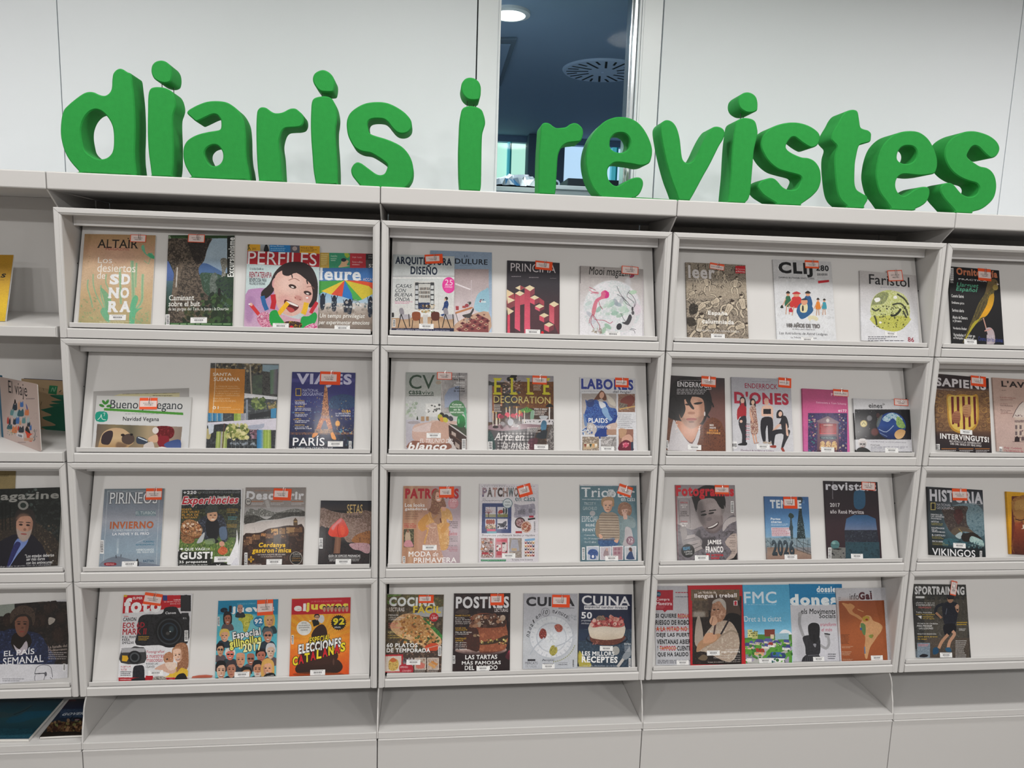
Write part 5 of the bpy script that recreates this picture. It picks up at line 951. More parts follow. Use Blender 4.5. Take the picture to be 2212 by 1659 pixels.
def f(d):  # tower by night
    d.r(1000, 300, 1780, 1180, '2c3070>302f78>2c3270>262e60>1c2448>141828'); d.r(1040, 390, 1740, 430, '6058a0', .5, bl=8); d.p((1480, 600, 1560, 570, 1620, 560, 1730, 590, 1735, 700, 1480, 720), '20385c~2c5474~182848~6', .8); d.s((1060, 600, 1735, 800), 130, 7, '3c6888 4c7c98 24406c 7a98b0 c8a868', .7, .4); d.s((1050, 800, 1735, 960), 120, 7, '2c3c70 4a4c80 8a7c60 c89858 1c2850', .8, .4); d.r(1040, 975, 1730, 1000, 'a86838~3c3048~d08848~6', .8); d.s((1040, 990, 1730, 1150), 100, 12, '1c2838 0e1420 3c5464 203c4c 101820', .9); d.s((1560, 930, 1730, 1000), 20, 9, '4c8ca8 88b8c0 c89868', .8)
    d.r(1265, 700, 1300, 740, '34386c', .3)
    d.poly((1415, 465, 1442, 465, 1450, 600, 1462, 790, 1380, 790, 1400, 600), 'c08050~5c3028~e0a878~a85c40~6'); d.poly((1378, 790, 1466, 790, 1470, 825, 1370, 825), '54305c~c89870~3c2438~5'); d.poly((1365, 825, 1472, 825, 1500, 935, 1455, 940, 1425, 850, 1405, 850, 1370, 945, 1320, 945), 'd87c38~8c3c20~f0a858~6'); d.poly((1315, 940, 1500, 940, 1512, 985, 1300, 985), '5c4858~b88858~2c2840~5'); d.p((1290, 985, 1340, 985, 1330, 1010, 1280, 1035), 'e09048'); d.p((1480, 985, 1510, 980, 1540, 1050, 1495, 1045), 'e89848'); d.e(1555, 880, 26, 34, 'e8a858', bl=3); d.r(1535, 905, 1575, 912, '6a4030')
    d.t('VIAJES', 1108, 338, 1710, 488, 'c8c8e4', b=.045); d.r(1098, 497, 1160, 580, 'c8a840'); d.r(1106, 505, 1152, 572, '282c64'); d.t('NATIONAL', 1176, 504, 1350, 536, 'c8cce8'); d.t('GEOGRAPHIC', 1172, 542, 1398, 578, 'c8cce8')
    y = 622
    for hd, a, b_ in (('SUDÁFRICA', 'UN SAFARI', 'INOLVIDABLE'), ('EL HIERRO', 'PARAÍSO SECRETO', 'DE LAS CANARIAS'), ('HONG KONG', 'LA BAHÍA MÁS', 'COSMOPOLITA'), ('GRECIA', 'LA MÍSTICA DEL', 'MONTE ATHOS'), ('DOLOMITAS', 'LOS ALPES MÁS', 'BELLOS DE ITALIA')):
        for k, q in enumerate((hd, a, b_)): d.t(q, 1092, y + k * 18, 1092 + len(q) * 11.5, y + k * 18 + 14, 'e0b83c' if k == 0 else 'e8e8f0', b=.02)
        y += 67
    d.t('CUBA', 1600, 730, 1698, 758, 'f0b82c', b=.03); d.t('LA SEDUCTORA', 1530, 762, 1697, 780, 'e8e8f0', b=.02); d.t('ISLA CARIBEÑA', 1532, 784, 1698, 802, 'e8e8f0', b=.02)
    d.t('PARÍS', 1070, 1010, 1415, 1122, 'f4f4f8', b=.01); d.t('LA MARAVILLOSA CIUDAD DE LA LUZ', 1070, 1136, 1505, 1160, 'f0f0f4', b=.01); d.bar(1676, 1070, 1706, 1162, True)
magazine(D2, 1, (1060, 316, 1750, 330, 1724, 1164, 1030, 1160), 'travel magazine with lit iron tower against a violet night city', f, '2c3070', th=.006, cards=[('o', 1475, 388, 222, 142, 1)], bars=[(1448, 1072, 1614, 1130)])

def f(d):  # white living room
    d.r(270, 220, 1020, 1140, '9ea4a0>b4b6b2>c8c8c8>c8bebc'); d.r(700, 240, 1000, 700, '8c8a8c~a09c9c~b4b0b0~30'); d.poly((790, 420, 915, 380, 910, 600, 740, 640, 740, 500), '8490ac>9aa4b8'); d.r(905, 240, 912, 640, '5a5858')
    d.t('CV', 335, 262, 628, 424, '2c4434', b=.004); d.t('casa', 332, 442, 478, 486, '2c4434', b=.02); d.t('viva', 482, 442, 616, 488, '2c4434'); d.r(335, 495, 616, 502, '2c3430')
    d.t('Desde Suecia', 330, 538, 524, 562, '3c3c3c', sf=1); d.t('con amor', 318, 566, 466, 588, '3c3c3c', sf=1, it=.2); d.t('DOSSIER', 328, 612, 465, 636, '2a2a2a', sf=1, b=.01); d.t('ARMARIOS', 330, 642, 502, 664, '2a2a2a', sf=1, b=.01)
    for q, y, c in (('Casa y taller', 270, 'e8e8e8'), ('Clara Higai', 304, '202020'), ('Informe', 338, 'e0e0e0'), ('Percheros', 368, 'd8d8d8'), ('Reformar', 402, '202020'), ('la cocina', 432, '202020')): d.t(q, 972 - len(q) * 14, y, 972, y + 24, c, b=.02, sf=1, it=.15)
    d.r(300, 508, 700, 760, 'c4c6c6'); d.s((300, 560, 420, 740), 40, 14, 'a8b8a0 d8dcd8 8ca088', .6); d.r(525, 590, 700, 740, 'd8d8d6'); d.s((530, 600, 680, 690), 16, 12, '3c3c3c 5c5c5c e4e4e4', .8, .9)
    d.r(300, 770, 560, 1120, 'c0bec8>b4aeb8'); d.e(390, 805, 70, 18, 'a8a0a4'); d.r(470, 735, 510, 790, 'b09070'); d.r(530, 735, 560, 785, 'a88868'); d.l((700, 330, 720, 560, 720, 680), 4, 'd8d4d0'); d.e(670, 350, 32, 22, 'a89c8c'); d.l((750, 800, 775, 1040), 3, '4a4040'); d.p((430, 730, 420, 770, 440, 770), '3a4434')
    d.p((370, 930, 400, 830, 560, 800, 620, 780, 870, 790, 880, 820, 780, 860, 770, 1030, 600, 1050, 400, 1010), 'd0b4a8>c8a498'); d.p((390, 870, 560, 810, 600, 830, 590, 900, 400, 910), 'd8c4c0'); d.p((595, 810, 780, 820, 770, 1030, 600, 1040), 'c4a090'); d.p((380, 1010, 600, 1050, 790, 1040, 780, 1110, 330, 1110), '8c5c4c')
    for x, y, c in ((690, 760, '30342c'), (710, 720, '34302c'), (760, 740, '2c3038'), (810, 760, '44444c'), (690, 740, 'a8a83c'), (710, 770, 'd09048'), (750, 775, 'c8c048')): d.e(x, y, 32, 26, c, 50)
    d.poly((785, 815, 990, 860, 990, 960, 900, 890), '3c4434'); d.poly((785, 830, 990, 970, 985, 1110, 880, 1110, 790, 960), '3c2824'); d.poly((820, 900, 870, 930, 870, 970, 820, 940), 'b0a098'); d.poly((860, 1020, 910, 1060, 910, 1110, 860, 1080), 'a89890'); d.l((800, 930, 985, 1060), 7, '6c4c40')
    d.p((885, 750, 910, 720, 915, 690, 935, 690, 940, 720, 970, 750, 972, 840, 930, 862, 885, 840), '3c9c54>2c8044>1c5c30'); d.p((965, 650, 985, 650, 990, 860, 975, 860, 975, 740, 950, 700), '48a870', .8); d.e(900, 790, 10, 30, '8cd0a0', al=.7)
    d.e(880, 645, 92, 92, '54845c'); 
    for i, q in enumerate(('Colores', 'inspirados', 'en la', 'naturaleza')): d.t(q, 880 - len(q) * 7.6, 588 + i * 29, 880 + len(q) * 7.6, 610 + i * 29, 'eef4ec', b=.02, sf=1)
    d.t('EL TRIUNFO DEL', 458, 990, 848, 1036, 'f0e8e8', it=.2); d.t('blanco', 318, 1032, 785, 1118, 'f0eeee', b=.035, it=.25, sf=1); d.bar(938, 990, 980, 1112, True)
magazine(D3, 1, (303, 234, 1000, 238, 992, 1118, 290, 1116), 'interiors magazine with pink sofa, green bottle and green round badge', f, 'b4b4b4', th=.006, cards=[('t', 738, 275, 170, 84, 1)], bars=[(534, 924, 697, 980)])

def f(d):  # chandelier dining table
    d.r(1220, 250, 2010, 1140, '4c3c34~3a2c26~6a5040~16'); d.r(1240, 262, 1985, 345, '8c8890>a4a0a4'); d.p((1242, 330, 1310, 370, 1300, 400, 1242, 380), '3a3c3c'); d.r(1500, 340, 1980, 640, '7c4c20~5c3418~8a5824~12'); d.r(1242, 380, 1280, 800, 'a8a8b0'); d.r(1282, 390, 1305, 780, '8c5438'); d.r(1375, 400, 1395, 620, '9a5c34'); d.r(1400, 380, 1520, 640, '2c2824~443c38~10')
    for a in range(0, 360, 30): d.l((1510, 380, 1510 + 110 * math.cos(math.radians(a)), 370 + 90 * math.sin(math.radians(a))), 9, ('8c6c58', 'b89888', '5a4438')[a // 30 % 3], .9, 1)
    d.s((1400, 320, 1620, 470), 60, 9, 'b89c8c 6c5448 2a2420 d8c0b0 5c4840', .9); d.s((1430, 268, 1610, 320), 10, 18, '141414', 1); d.s((1420, 440, 1600, 560), 16, 20, '3a4458 4a5470 60606c', .8); d.l((1450, 560, 1450, 640), 30, '40444c', .8)
    d.p((1490, 610, 1530, 585, 1570, 585, 1600, 615), '1c1818'); d.p((1890, 625, 1925, 590, 1950, 590, 1978, 628), '141212'); d.r(1925, 630, 1940, 770, 'd8d4d0')
    for i in range(26): d.l((1655 + (i % 7) * 6, 690, 1590 + i * 6.4, 625 + abs(i - 13) * 3.2), 6, ('4c9438', '6cb04c', '306c28')[i % 3], .9)
    d.p((1720, 680, 1760, 670, 1750, 770, 1715, 770), '80a48c'); d.p((1820, 730, 1915, 730, 1895, 770, 1840, 770), 'b8bcc0'); d.r(1620, 768, 1980, 830, 'd0ccd0'); d.s((1620, 785, 1980, 810), 24, 6, '3c3838 8a8488', .9)
    d.p((1240, 840, 1340, 820, 1500, 840, 1620, 820, 1810, 830, 1830, 850, 1700, 880, 1600, 890, 1400, 900, 1240, 880), '8c7078>a08890'); d.r(1350, 850, 1840, 880, '9c848c', .4)
    for x, y0, y1 in ((1290, 690, 850), (1325, 700, 840), (1440, 650, 780), (1480, 640, 780), (1560, 640, 760), (1590, 680, 800), (1648, 690, 810), (1335, 770, 860), (1365, 760, 830)): d.r(x - 5, y0, x + 5, y1, 'dcd4c8'); d.e(x, y0 - 8, 6, 12, 'f4d080', bl=1)
    d.e(1597, 690, 22, 22, 'f0a838', al=.7, bl=8); d.s((1340, 710, 1620, 745), 14, 20, 'c03048 e05468 8c2840 4c3028', 1); d.s((1350, 780, 1600, 860), 26, 20, '6c6468 a09ca0 3a3438 d0c8cc 54343c', .9); d.e(1490, 800, 34, 42, 'b4b8c0'); d.e(1320, 855, 34, 16, '2c2024')
    d.poly((1240, 890, 1400, 900, 1640, 880, 1800, 860, 1760, 980, 1700, 1110, 1240, 1110), '585458')
    for i in range(20):
        for j in range(12):
            if (i + j) % 2: x, y = 1340 + i * 21, 905 + j * 18; d.poly((x, y, x + 19, y - 1, x + 20, y + 16, x + 1, y + 17), 'b4b0b0' if j % 2 else '1e1c20', .9)
    d.p((1240, 900, 1290, 950, 1320, 1110, 1240, 1110), '283c44~446058~8'); d.p((1860, 780, 1900, 800, 1890, 890, 1840, 890, 1835, 830), '386480>4c80a0'); d.p((1800, 930, 1860, 890, 1910, 900, 1920, 970, 1850, 990, 1780, 970), '242c34'); d.p((1925, 850, 1955, 830, 1950, 960, 1900, 1000, 1905, 930), '5c5450'); d.poly((1900, 1000, 1985, 780, 1985, 1115, 1900, 1115), 'b8b4b4~3c3a3c~8', .8); d.p((1700, 1000, 1800, 990, 1760, 1110, 1690, 1110), '5c2838', .8)
    for s_, a, b_ in (('E', 1304, 1378), ('L', 1492, 1558), ('L', 1680, 1745), ('E', 1862, 1932)): d.t(s_, a, 298, b_, 488, 'd0c828', b=.01, sf=1); d.r(a + 4, 300, a + 26, 486, 'd0c828')
    d.t('DECORATION', 1300, 505, 1945, 585, 'd8c878'); d.g(1750, 372, 1840, 442, 4, 'e0d8d0'); d.g(1300, 598, 1390, 690, 5, 'f0ece8'); d.t('WHO IS WHO?', 1756, 642, 1908, 662, 'f4f0ec', b=.02); d.g(1756, 668, 1900, 725, 3, 'e4e0dc'); d.g(1680, 858, 1838, 920, 4, 'e8e4e0')
    d.t('Arte en', 1306, 920, 1650, 1008, 'f0ecec', it=.25, sf=1); d.t('la mesa', 1398, 1018, 1720, 1100, 'f0ecec', it=.25, sf=1); d.t('LA BELLEZA TE REGALA LAS TENDENCIAS', 1300, 1104, 1718, 1122, 'd8d4d4'); d.bar(1238, 1020, 1284, 1116, True)
magazine(D3, 1, (1243, 262, 1984, 272, 1976, 1122, 1236, 1118), 'decoration magazine with chandelier and candles over a chequered table', f, '4c3c34', th=.006, cards=[('b', 1820, 322, 164, 98, 1)], bars=[(1758, 1054, 1918, 1112)])

def f(d):  # blue plaid knitting
    d.r(230, 160, 870, 950, 'cfd0d6>dcdde2>e2e3e8'); d.t('LABORES', 268, 188, 808, 298, '2c3c94', b=.04); d.t('del hogar', 592, 306, 790, 342, '24242c', it=.2); d.g(270, 308, 450, 322, 1, 'a0a0a8')
    d.r(272, 338, 632, 768, 'a8a09c>b8b0ac>c8c0bc'); d.p((530, 350, 600, 400, 625, 470, 560, 440), 'd0c8bc'); d.p((400, 400, 450, 330, 480, 305, 515, 340, 530, 400, 500, 410, 480, 390, 450, 400, 400, 410), '6c4434'); d.e(480, 355, 24, 34, 'd8a890', 10)
    d.p((310, 400, 350, 430, 420, 400, 460, 430, 520, 420, 560, 480, 630, 500, 632, 600, 560, 640, 520, 700, 560, 760, 470, 800, 410, 790, 430, 700, 380, 640, 330, 640, 300, 560, 320, 480), '3858a0~24428c~5078b8~1c3070~9'); d.p((330, 410, 400, 400, 390, 470, 330, 470), '2c3c70', .8); d.p((450, 420, 510, 440, 520, 480, 470, 490), 'd8dce4'); d.p((480, 500, 530, 480, 560, 560, 600, 620, 560, 620, 500, 560), '88acd4'); d.p((290, 540, 330, 640, 320, 680, 300, 660), '5c80b8', .8)
    d.p((420, 740, 560, 640, 640, 560, 620, 640, 520, 790, 420, 800), '1c3c88'); d.p((530, 670, 632, 640, 632, 700, 560, 720), 'd0b8ac'); d.r(530, 710, 632, 768, 'b08c78'); d.s((280, 690, 380, 760), 30, 10, 'd0dce8 4a70b0 e8ecf0 2c4c90', .9)
    d.r(650, 342, 826, 530, '9c7c6c~7c5848~b49888~8'); d.p((680, 400, 780, 350, 826, 400, 770, 480, 690, 460), '7c4038'); d.poly((665, 430, 750, 450, 740, 510, 660, 490), 'a09484~4c4440~6'); d.l((660, 500, 826, 470), 12, 'd0a868')
    for i, q in enumerate(('PUNTO FÁCIL Gorros,', 'bufandas y jerséis', 'Naturaleza BORDADA', 'en manteles y cojines', 'ALPACAS mantas y cojines', 'tejidos para tu casa', 'PATCHWORK Bolsos,', 'colgadores y tapetes')): d.t(q, 650, 546 + i * 19.5, 650 + len(q) * 7.4, 558 + i * 19.5, '6c6c78')
    d.r(655, 708, 808, 930, '9c6c5c'); d.p((660, 710, 700, 700, 740, 720, 720, 780, 670, 800), 'c09878'); d.p((690, 800, 760, 760, 800, 800, 780, 850, 700, 860), 'd8a894'); d.p((660, 870, 720, 820, 780, 840, 808, 900, 800, 930, 660, 930), '6c1830'); d.e(728, 870, 30, 26, 'd05878'); d.s((700, 850, 760, 895), 14, 8, 'f0a0a8 c83860', 1); d.r(785, 840, 808, 930, '24344c')
    d.r(278, 785, 452, 930, 'b0a498~7c6c5c~d8ccc0~9'); d.poly((290, 860, 430, 850, 440, 900, 290, 920), 'c8b090'); 
    for i, c in enumerate(('7c2c24', 'e8e0d0', '2c4840', 'd8a060', 'f0ece4')): d.poly((295 + i * 28, 862, 322 + i * 28, 862, 308 + i * 28, 900), c)
    d.r(468, 785, 632, 930, 'c0bcbc~8c8888~dcd8d8~10'); d.l((610, 800, 580, 880), 6, '6c6868')
    d.t('PLAIDS', 342, 592, 542, 642, 'f4f4f8', b=.02); d.t('de invierno', 340, 658, 572, 698, 'f0f0f4', it=.2)
magazine(D4, 1, (252, 172, 838, 178, 836, 936, 266, 932), 'craft magazine with woman in blue blanket and small photo grid', f, 'd8d9de', th=.005, cards=[('s', 688, 224, 140, 98, 1)], bars=[(472, 892, 608, 932)])

def f(d):  # dark haired man
    d.r(1110, 140, 1800, 960, '3a3034>4c3838>6a4844>7c5048'); d.r(1160, 160, 1400, 400, '242024', .7, bl=60); d.r(1560, 300, 1800, 700, '8c5a50', .5, bl=60)
    d.p((1590, 600, 1680, 600, 1740, 680, 1775, 940, 1420, 945, 1480, 760), '5c3424~7c4830~48281c~9'); d.p((1130, 620, 1250, 570, 1260, 660, 1220, 780, 1200, 940, 1130, 940), '5c3828~7a4c34~9')
    d.p((1215, 640, 1240, 620, 1330, 780, 1420, 860, 1490, 700, 1500, 760, 1470, 870, 1440, 945, 1180, 945, 1185, 820), 'c4c0c4>d4d0d4'); d.p((1260, 620, 1500, 640, 1480, 720, 1420, 840, 1350, 800, 1280, 700), 'c4886c')
    d.p((1160, 560, 1150, 430, 1190, 330, 1220, 230, 1320, 170, 1470, 180, 1570, 260, 1620, 380, 1620, 480, 1580, 560, 1540, 640, 1500, 660, 1280, 620, 1200, 600), '1e1a1c')
    d.p((1290, 440, 1340, 400, 1420, 370, 1520, 390, 1545, 470, 1540, 580, 1500, 650, 1440, 695, 1390, 700, 1320, 640, 1285, 560), 'd8a890>d0a088>b48468'); d.p((1480, 400, 1545, 440, 1545, 580, 1480, 660, 1500, 520), '8c5c48', .5, bl=12); d.p((1290, 570, 1350, 600, 1440, 600, 1540, 560, 1510, 650, 1420, 700, 1340, 665), '8a6454', .5, bl=8)
    d.p((1270, 480, 1290, 400, 1330, 380, 1340, 440, 1350, 500, 1330, 560, 1300, 590), '1a1618'); d.p((1380, 350, 1420, 360, 1400, 420, 1440, 490, 1420, 500, 1370, 440, 1350, 390), '1c181a'); d.e(1478, 440, 42, 12, '2a1e1c', -5); d.e(1480, 436, 50, 7, '1a1416', -8); d.e(1370, 452, 26, 9, '2a1e1c', 5); d.e(1410, 540, 40, 14, 'a06a54', al=.8, bl=4); d.e(1410, 605, 56, 14, '9c4c48'); d.e(1410, 632, 30, 9, '5c3a30', al=.7)
    for q in ((1180, 400, 1230, 360, 1260, 420), (1560, 400, 1620, 430, 1640, 480), (1200, 520, 1240, 560, 1230, 610), (1570, 560, 1600, 590), (1240, 300, 1300, 240, 1360, 260)): d.l(q, 16, '141214', 1, 1)
    d.e(1548, 548, 8, 24, 'd8d0d0'); d.s((1245, 620, 1265, 740), 14, 6, 'e8d8d0', 1); d.s((1484, 680, 1496, 740), 8, 6, 'e8d8d0', 1)
    d.t('ENDERROCK', 1266, 220, 1620, 274, 'e0dce0', b=.02); d.g(1286, 196, 1540, 208, 1, 'a8a0a4'); d.g(1260, 286, 1620, 350, 4, 'd8d4d8')
    for q, y, x, c in (('XARIM', 656, 1598, 'f4f4f4'), ('ARISTÉ', 682, 1598, 'f4f4f4'), ('BELLES &', 710, 1596, 'f0a040'), ('INDOMABLE', 738, 1572, 'f0b060')): d.t(q, x, y, 1640 + (y - 656) * .9 if x > 1580 else 1712, y + 20, c, b=.03, sf=1)
    d.bar(1134, 822, 1172, 905, True); d.g(1300, 934, 1600, 944, 1, 'c8a8a0')
magazine(D4, 1, (1166, 155, 1750, 170, 1776, 944, 1132, 936), 'music magazine with long haired bearded man in brown cardigan', f, '4c3838', th=.006, cards=[('b', 1588, 214, 150, 108, 2)], bars=[(1372, 870, 1512, 922)])

def f(d):  # four women
    d.r(90, 160, 790, 1010, 'a8a8b0>c0c0c8>ccccd2>d4d4da'); d.t('ENDERROCK', 246, 246, 598, 300, '9c1c3c', b=.008); d.g(322, 218, 524, 230, 1, '8a8a94'); d.g(388, 308, 462, 318, 1, '8c3048')
    d.t("D'ONES", 132, 338, 722, 470, 'b01c3c', b=.045)
    d.p((180, 500, 215, 450, 255, 470, 262, 560, 250, 670, 215, 670, 200, 600, 165, 640, 162, 540), 'a41828'); d.p((190, 620, 258, 600, 260, 760, 258, 880, 250, 910, 215, 900, 215, 800, 180, 690), '22202a'); d.p((175, 900, 260, 880, 262, 915, 185, 915), '141418'); d.p((190, 470, 195, 400, 225, 388, 250, 410, 262, 490, 240, 480, 235, 430, 205, 430, 200, 480), '241c20'); d.e(220, 430, 22, 28, 'e0b8a8'); d.e(205, 655, 16, 16, 'e0b8a8')
    d.p((300, 520, 330, 470, 360, 500, 375, 600, 390, 720, 380, 790, 320, 800, 305, 700, 308, 600), 'a06c58~e0d0c0~703030~c8b090~7'); d.p((296, 500, 310, 560, 340, 640, 330, 670, 300, 600), 'd8a890'); d.p((300, 480, 305, 420, 330, 405, 358, 430, 362, 500, 340, 470), '2c2024'); d.e(332, 448, 18, 24, 'e0b8a0'); d.l((330, 795, 350, 890), 16, 'd8a890'); d.l((360, 795, 372, 880), 15, 'd8a890'); d.l((345, 895, 395, 885), 10, 'b08878')
    d.p((430, 500, 480, 480, 545, 495, 552, 600, 545, 660, 530, 600, 435, 600, 425, 560), 'e4bca8'); d.r(445, 520, 528, 575, '1c1a20'); d.p((430, 620, 530, 610, 552, 680, 545, 800, 520, 880, 500, 870, 490, 700, 470, 760, 470, 870, 440, 870, 415, 740), '201e26'); d.e(480, 445, 26, 34, 'e0b09c'); d.p((452, 435, 460, 408, 490, 402, 510, 425, 500, 420), 'd8a8a0'); d.e(465, 885, 26, 12, 'b8a898'); d.e(515, 890, 24, 12, 'b8a898')
    d.p((630, 660, 650, 600, 690, 600, 715, 660, 718, 730, 650, 740, 640, 690, 610, 690), '1c1c24'); d.p((540, 760, 600, 690, 640, 690, 590, 740, 550, 775), 'e0b8a4'); d.p((520, 790, 560, 750, 650, 740, 735, 750, 720, 820, 690, 880, 660, 945, 640, 940, 665, 800, 590, 795, 570, 830, 560, 910, 540, 905), '1c1c26'); d.p((690, 680, 705, 700, 715, 770, 720, 810, 695, 800), 'e0b8a4'); d.p((588, 610, 590, 560, 620, 528, 655, 550, 662, 600, 640, 620, 600, 620), '20181c'); d.e(630, 575, 20, 28, 'e4bca8', 10); d.p((520, 920, 580, 915, 580, 942, 525, 938), '9c3c30'); d.p((635, 950, 660, 940, 682, 990, 665, 995), '9c3c30')
    for i, q in enumerate(('ANNA', 'ROIG', 'NÚRIA', 'GRAHAM', 'ÀSTRID', 'MUNSÓ', 'IDA', 'NÚÑEZ')): d.t(q, 252, 676 + i * 23, 298, 692 + i * 23, 'c04458' if i % 2 else '4a2838', b=.02)
    d.bar(124, 874, 160, 950); d.t('(R)evolució de les dones en la música', 202, 962, 562, 985, '50203c')
magazine(D5, 1, (106, 178, 742, 192, 778, 1000, 118, 992), 'music magazine with four women standing and sitting on grey white', f, 'c4c4cc', th=.007, cards=[('s', 678, 236, 138, 106, 3)], bars=[(372, 908, 512, 952)])
def f(d):  # pink with theatre
    d.r(850, 290, 1400, 1020, 'b44c78>c8588c>d0609c>d468a8'); d.t('PÚBLICA', 1182, 345, 1360, 384, 'f0c8dc', b=.02); d.t('Entrevista a Tom Schamp', 1022, 446, 1348, 474, 'ecc4d8', sf=1); d.t('#177', 1258, 526, 1352, 558, 'f4e0ec', b=.015)
    d.r(932, 565, 1358, 1010, '3c3464~4c3c70~2c2850~60406c~12'); d.s((940, 580, 1030, 980), 60, 9, '3c8c88 b06080 6c5c90 e0c8a0 2c2448', .8); d.s((1270, 580, 1352, 980), 60, 9, '50709c c07888 3c3468 e0d0b0 2c2450', .8); d.poly((1020, 650, 1145, 598, 1275, 665, 1260, 680, 1035, 665), '88707c'); d.poly((1035, 665, 1260, 680, 1268, 1000, 1030, 1000), '785868>684858'); d.e(1145, 645, 18, 20, 'c8bcb8'); d.r(1055, 680, 1240, 792, '8c1828~a8242c~701020~7'); d.r(1098, 690, 1200, 700, 'c8a8a0'); d.r(1060, 784, 1236, 794, 'c84048')
    d.p((1060, 832, 1090, 815, 1220, 815, 1246, 832, 1220, 850, 1090, 850), '283c50'); d.t('TEATRE PÚBLIC', 1075, 822, 1232, 844, 'a0b0b0')
    for x in (1088, 1152, 1216): d.p((x - 26, 965, x - 26, 890, x, 868, x + 26, 890, x + 26, 965), 'd8b070~e8cc98~8c4034~6'); d.r(x - 20, 940, x + 20, 962, '5c3030', .5)
    d.p((1095, 965, 1150, 930, 1205, 970), '6c2c24', .8); d.r(1035, 966, 1262, 1000, '4c3040'); d.s((1000, 975, 1300, 1000), 20, 8, '2a2030 c87060 e0d0c0', .8)
magazine(D5, 1, (876, 306, 1366, 314, 1380, 1004, 888, 998), 'pink magazine with small night theatre front picture', f, 'c8588c', th=.009, cards=[('u', 1284, 346, 164, 74, 1)], bars=[(1072, 974, 1216, 1004)])
def f(d):  # earth from space
    d.r(1410, 400, 2090, 1020, 'ccccd0>d8d8dc'); d.t('eines', 1590, 462, 1736, 510, '1c1c20', b=.015); d.t('29', 1738, 462, 1762, 480, '1c1c20'); d.r(1440, 525, 2052, 852, '16161c>1c1a22'); d.s((1450, 540, 2040, 840), 60, 2.5, 'c8c8d0 8a8a98', .8)
    d.e(1837, 702, 158, 146, '1c3c80>24488c>16285c'); d.p((1760, 600, 1830, 562, 1900, 580, 1960, 640, 1900, 660, 1850, 620, 1800, 660, 1740, 640), '88b4c0~dce8ec~4c88a0~9', .9); d.p((1900, 600, 1960, 650, 1990, 720, 1940, 730, 1890, 690), '6c9c54~a0b86c~4c8048~9'); d.p((1880, 770, 1930, 740, 1990, 760, 1960, 830, 1900, 846, 1870, 810), 'c89c64>e0b888'); d.l((1700, 740, 1780, 770, 1860, 700), 9, 'd0dcec', .7, 1); d.l((1710, 780, 1790, 820), 7, 'c8d4e8', .5, 1); d.p((1672, 690, 1690, 620, 1740, 580, 1720, 650, 1690, 720), '6c7060', .7)
    d.e(1536, 680, 38, 38, 'c0a868'); d.e(1536, 680, 30, 30, 'd4c890'); d.l((1518, 690, 1536, 664, 1554, 690), 5, '3c3420'); d.e(1598, 620, 30, 32, '5c5c60'); d.e(1598, 620, 23, 25, '74747a'); d.e(1655, 770, 44, 44, '4c2c2c'); d.e(1655, 770, 34, 34, '643838'); d.e(1690, 590, 20, 26, '4c3030', al=.8)
    d.r(1440, 852, 2060, 1000, 'd4d4da'); d.f(1523, 905, 84, 100, 'c4bcbc', 'd8d4d4', glass=1, ht='short', shade='504c4c'); d.p((1462, 1000, 1470, 950, 1520, 935, 1580, 955, 1610, 1000), '141416')
    d.t('LA GLOBALITZACIÓ I LA CRISI DE LA DEMOCRÀCIA', 1610, 870, 1996, 886, '70707c'); d.t('Manuel Castells', 1612, 905, 1710, 918, '2a2a30'); d.g(1612, 926, 2016, 954, 2, '8c8c98'); d.g(1612, 960, 1770, 972, 1, '8c8c98'); d.r(1610, 984, 2062, 1010, '141418')
magazine(D5, 1, (1432, 410, 2030, 420, 2070, 1010, 1450, 1000), 'white and black magazine with blue earth globe in space', f, 'd0d0d4', th=.008, cards=[('t', 1940, 448, 152, 72, 1)], bars=[(1768, 974, 1910, 1002)])

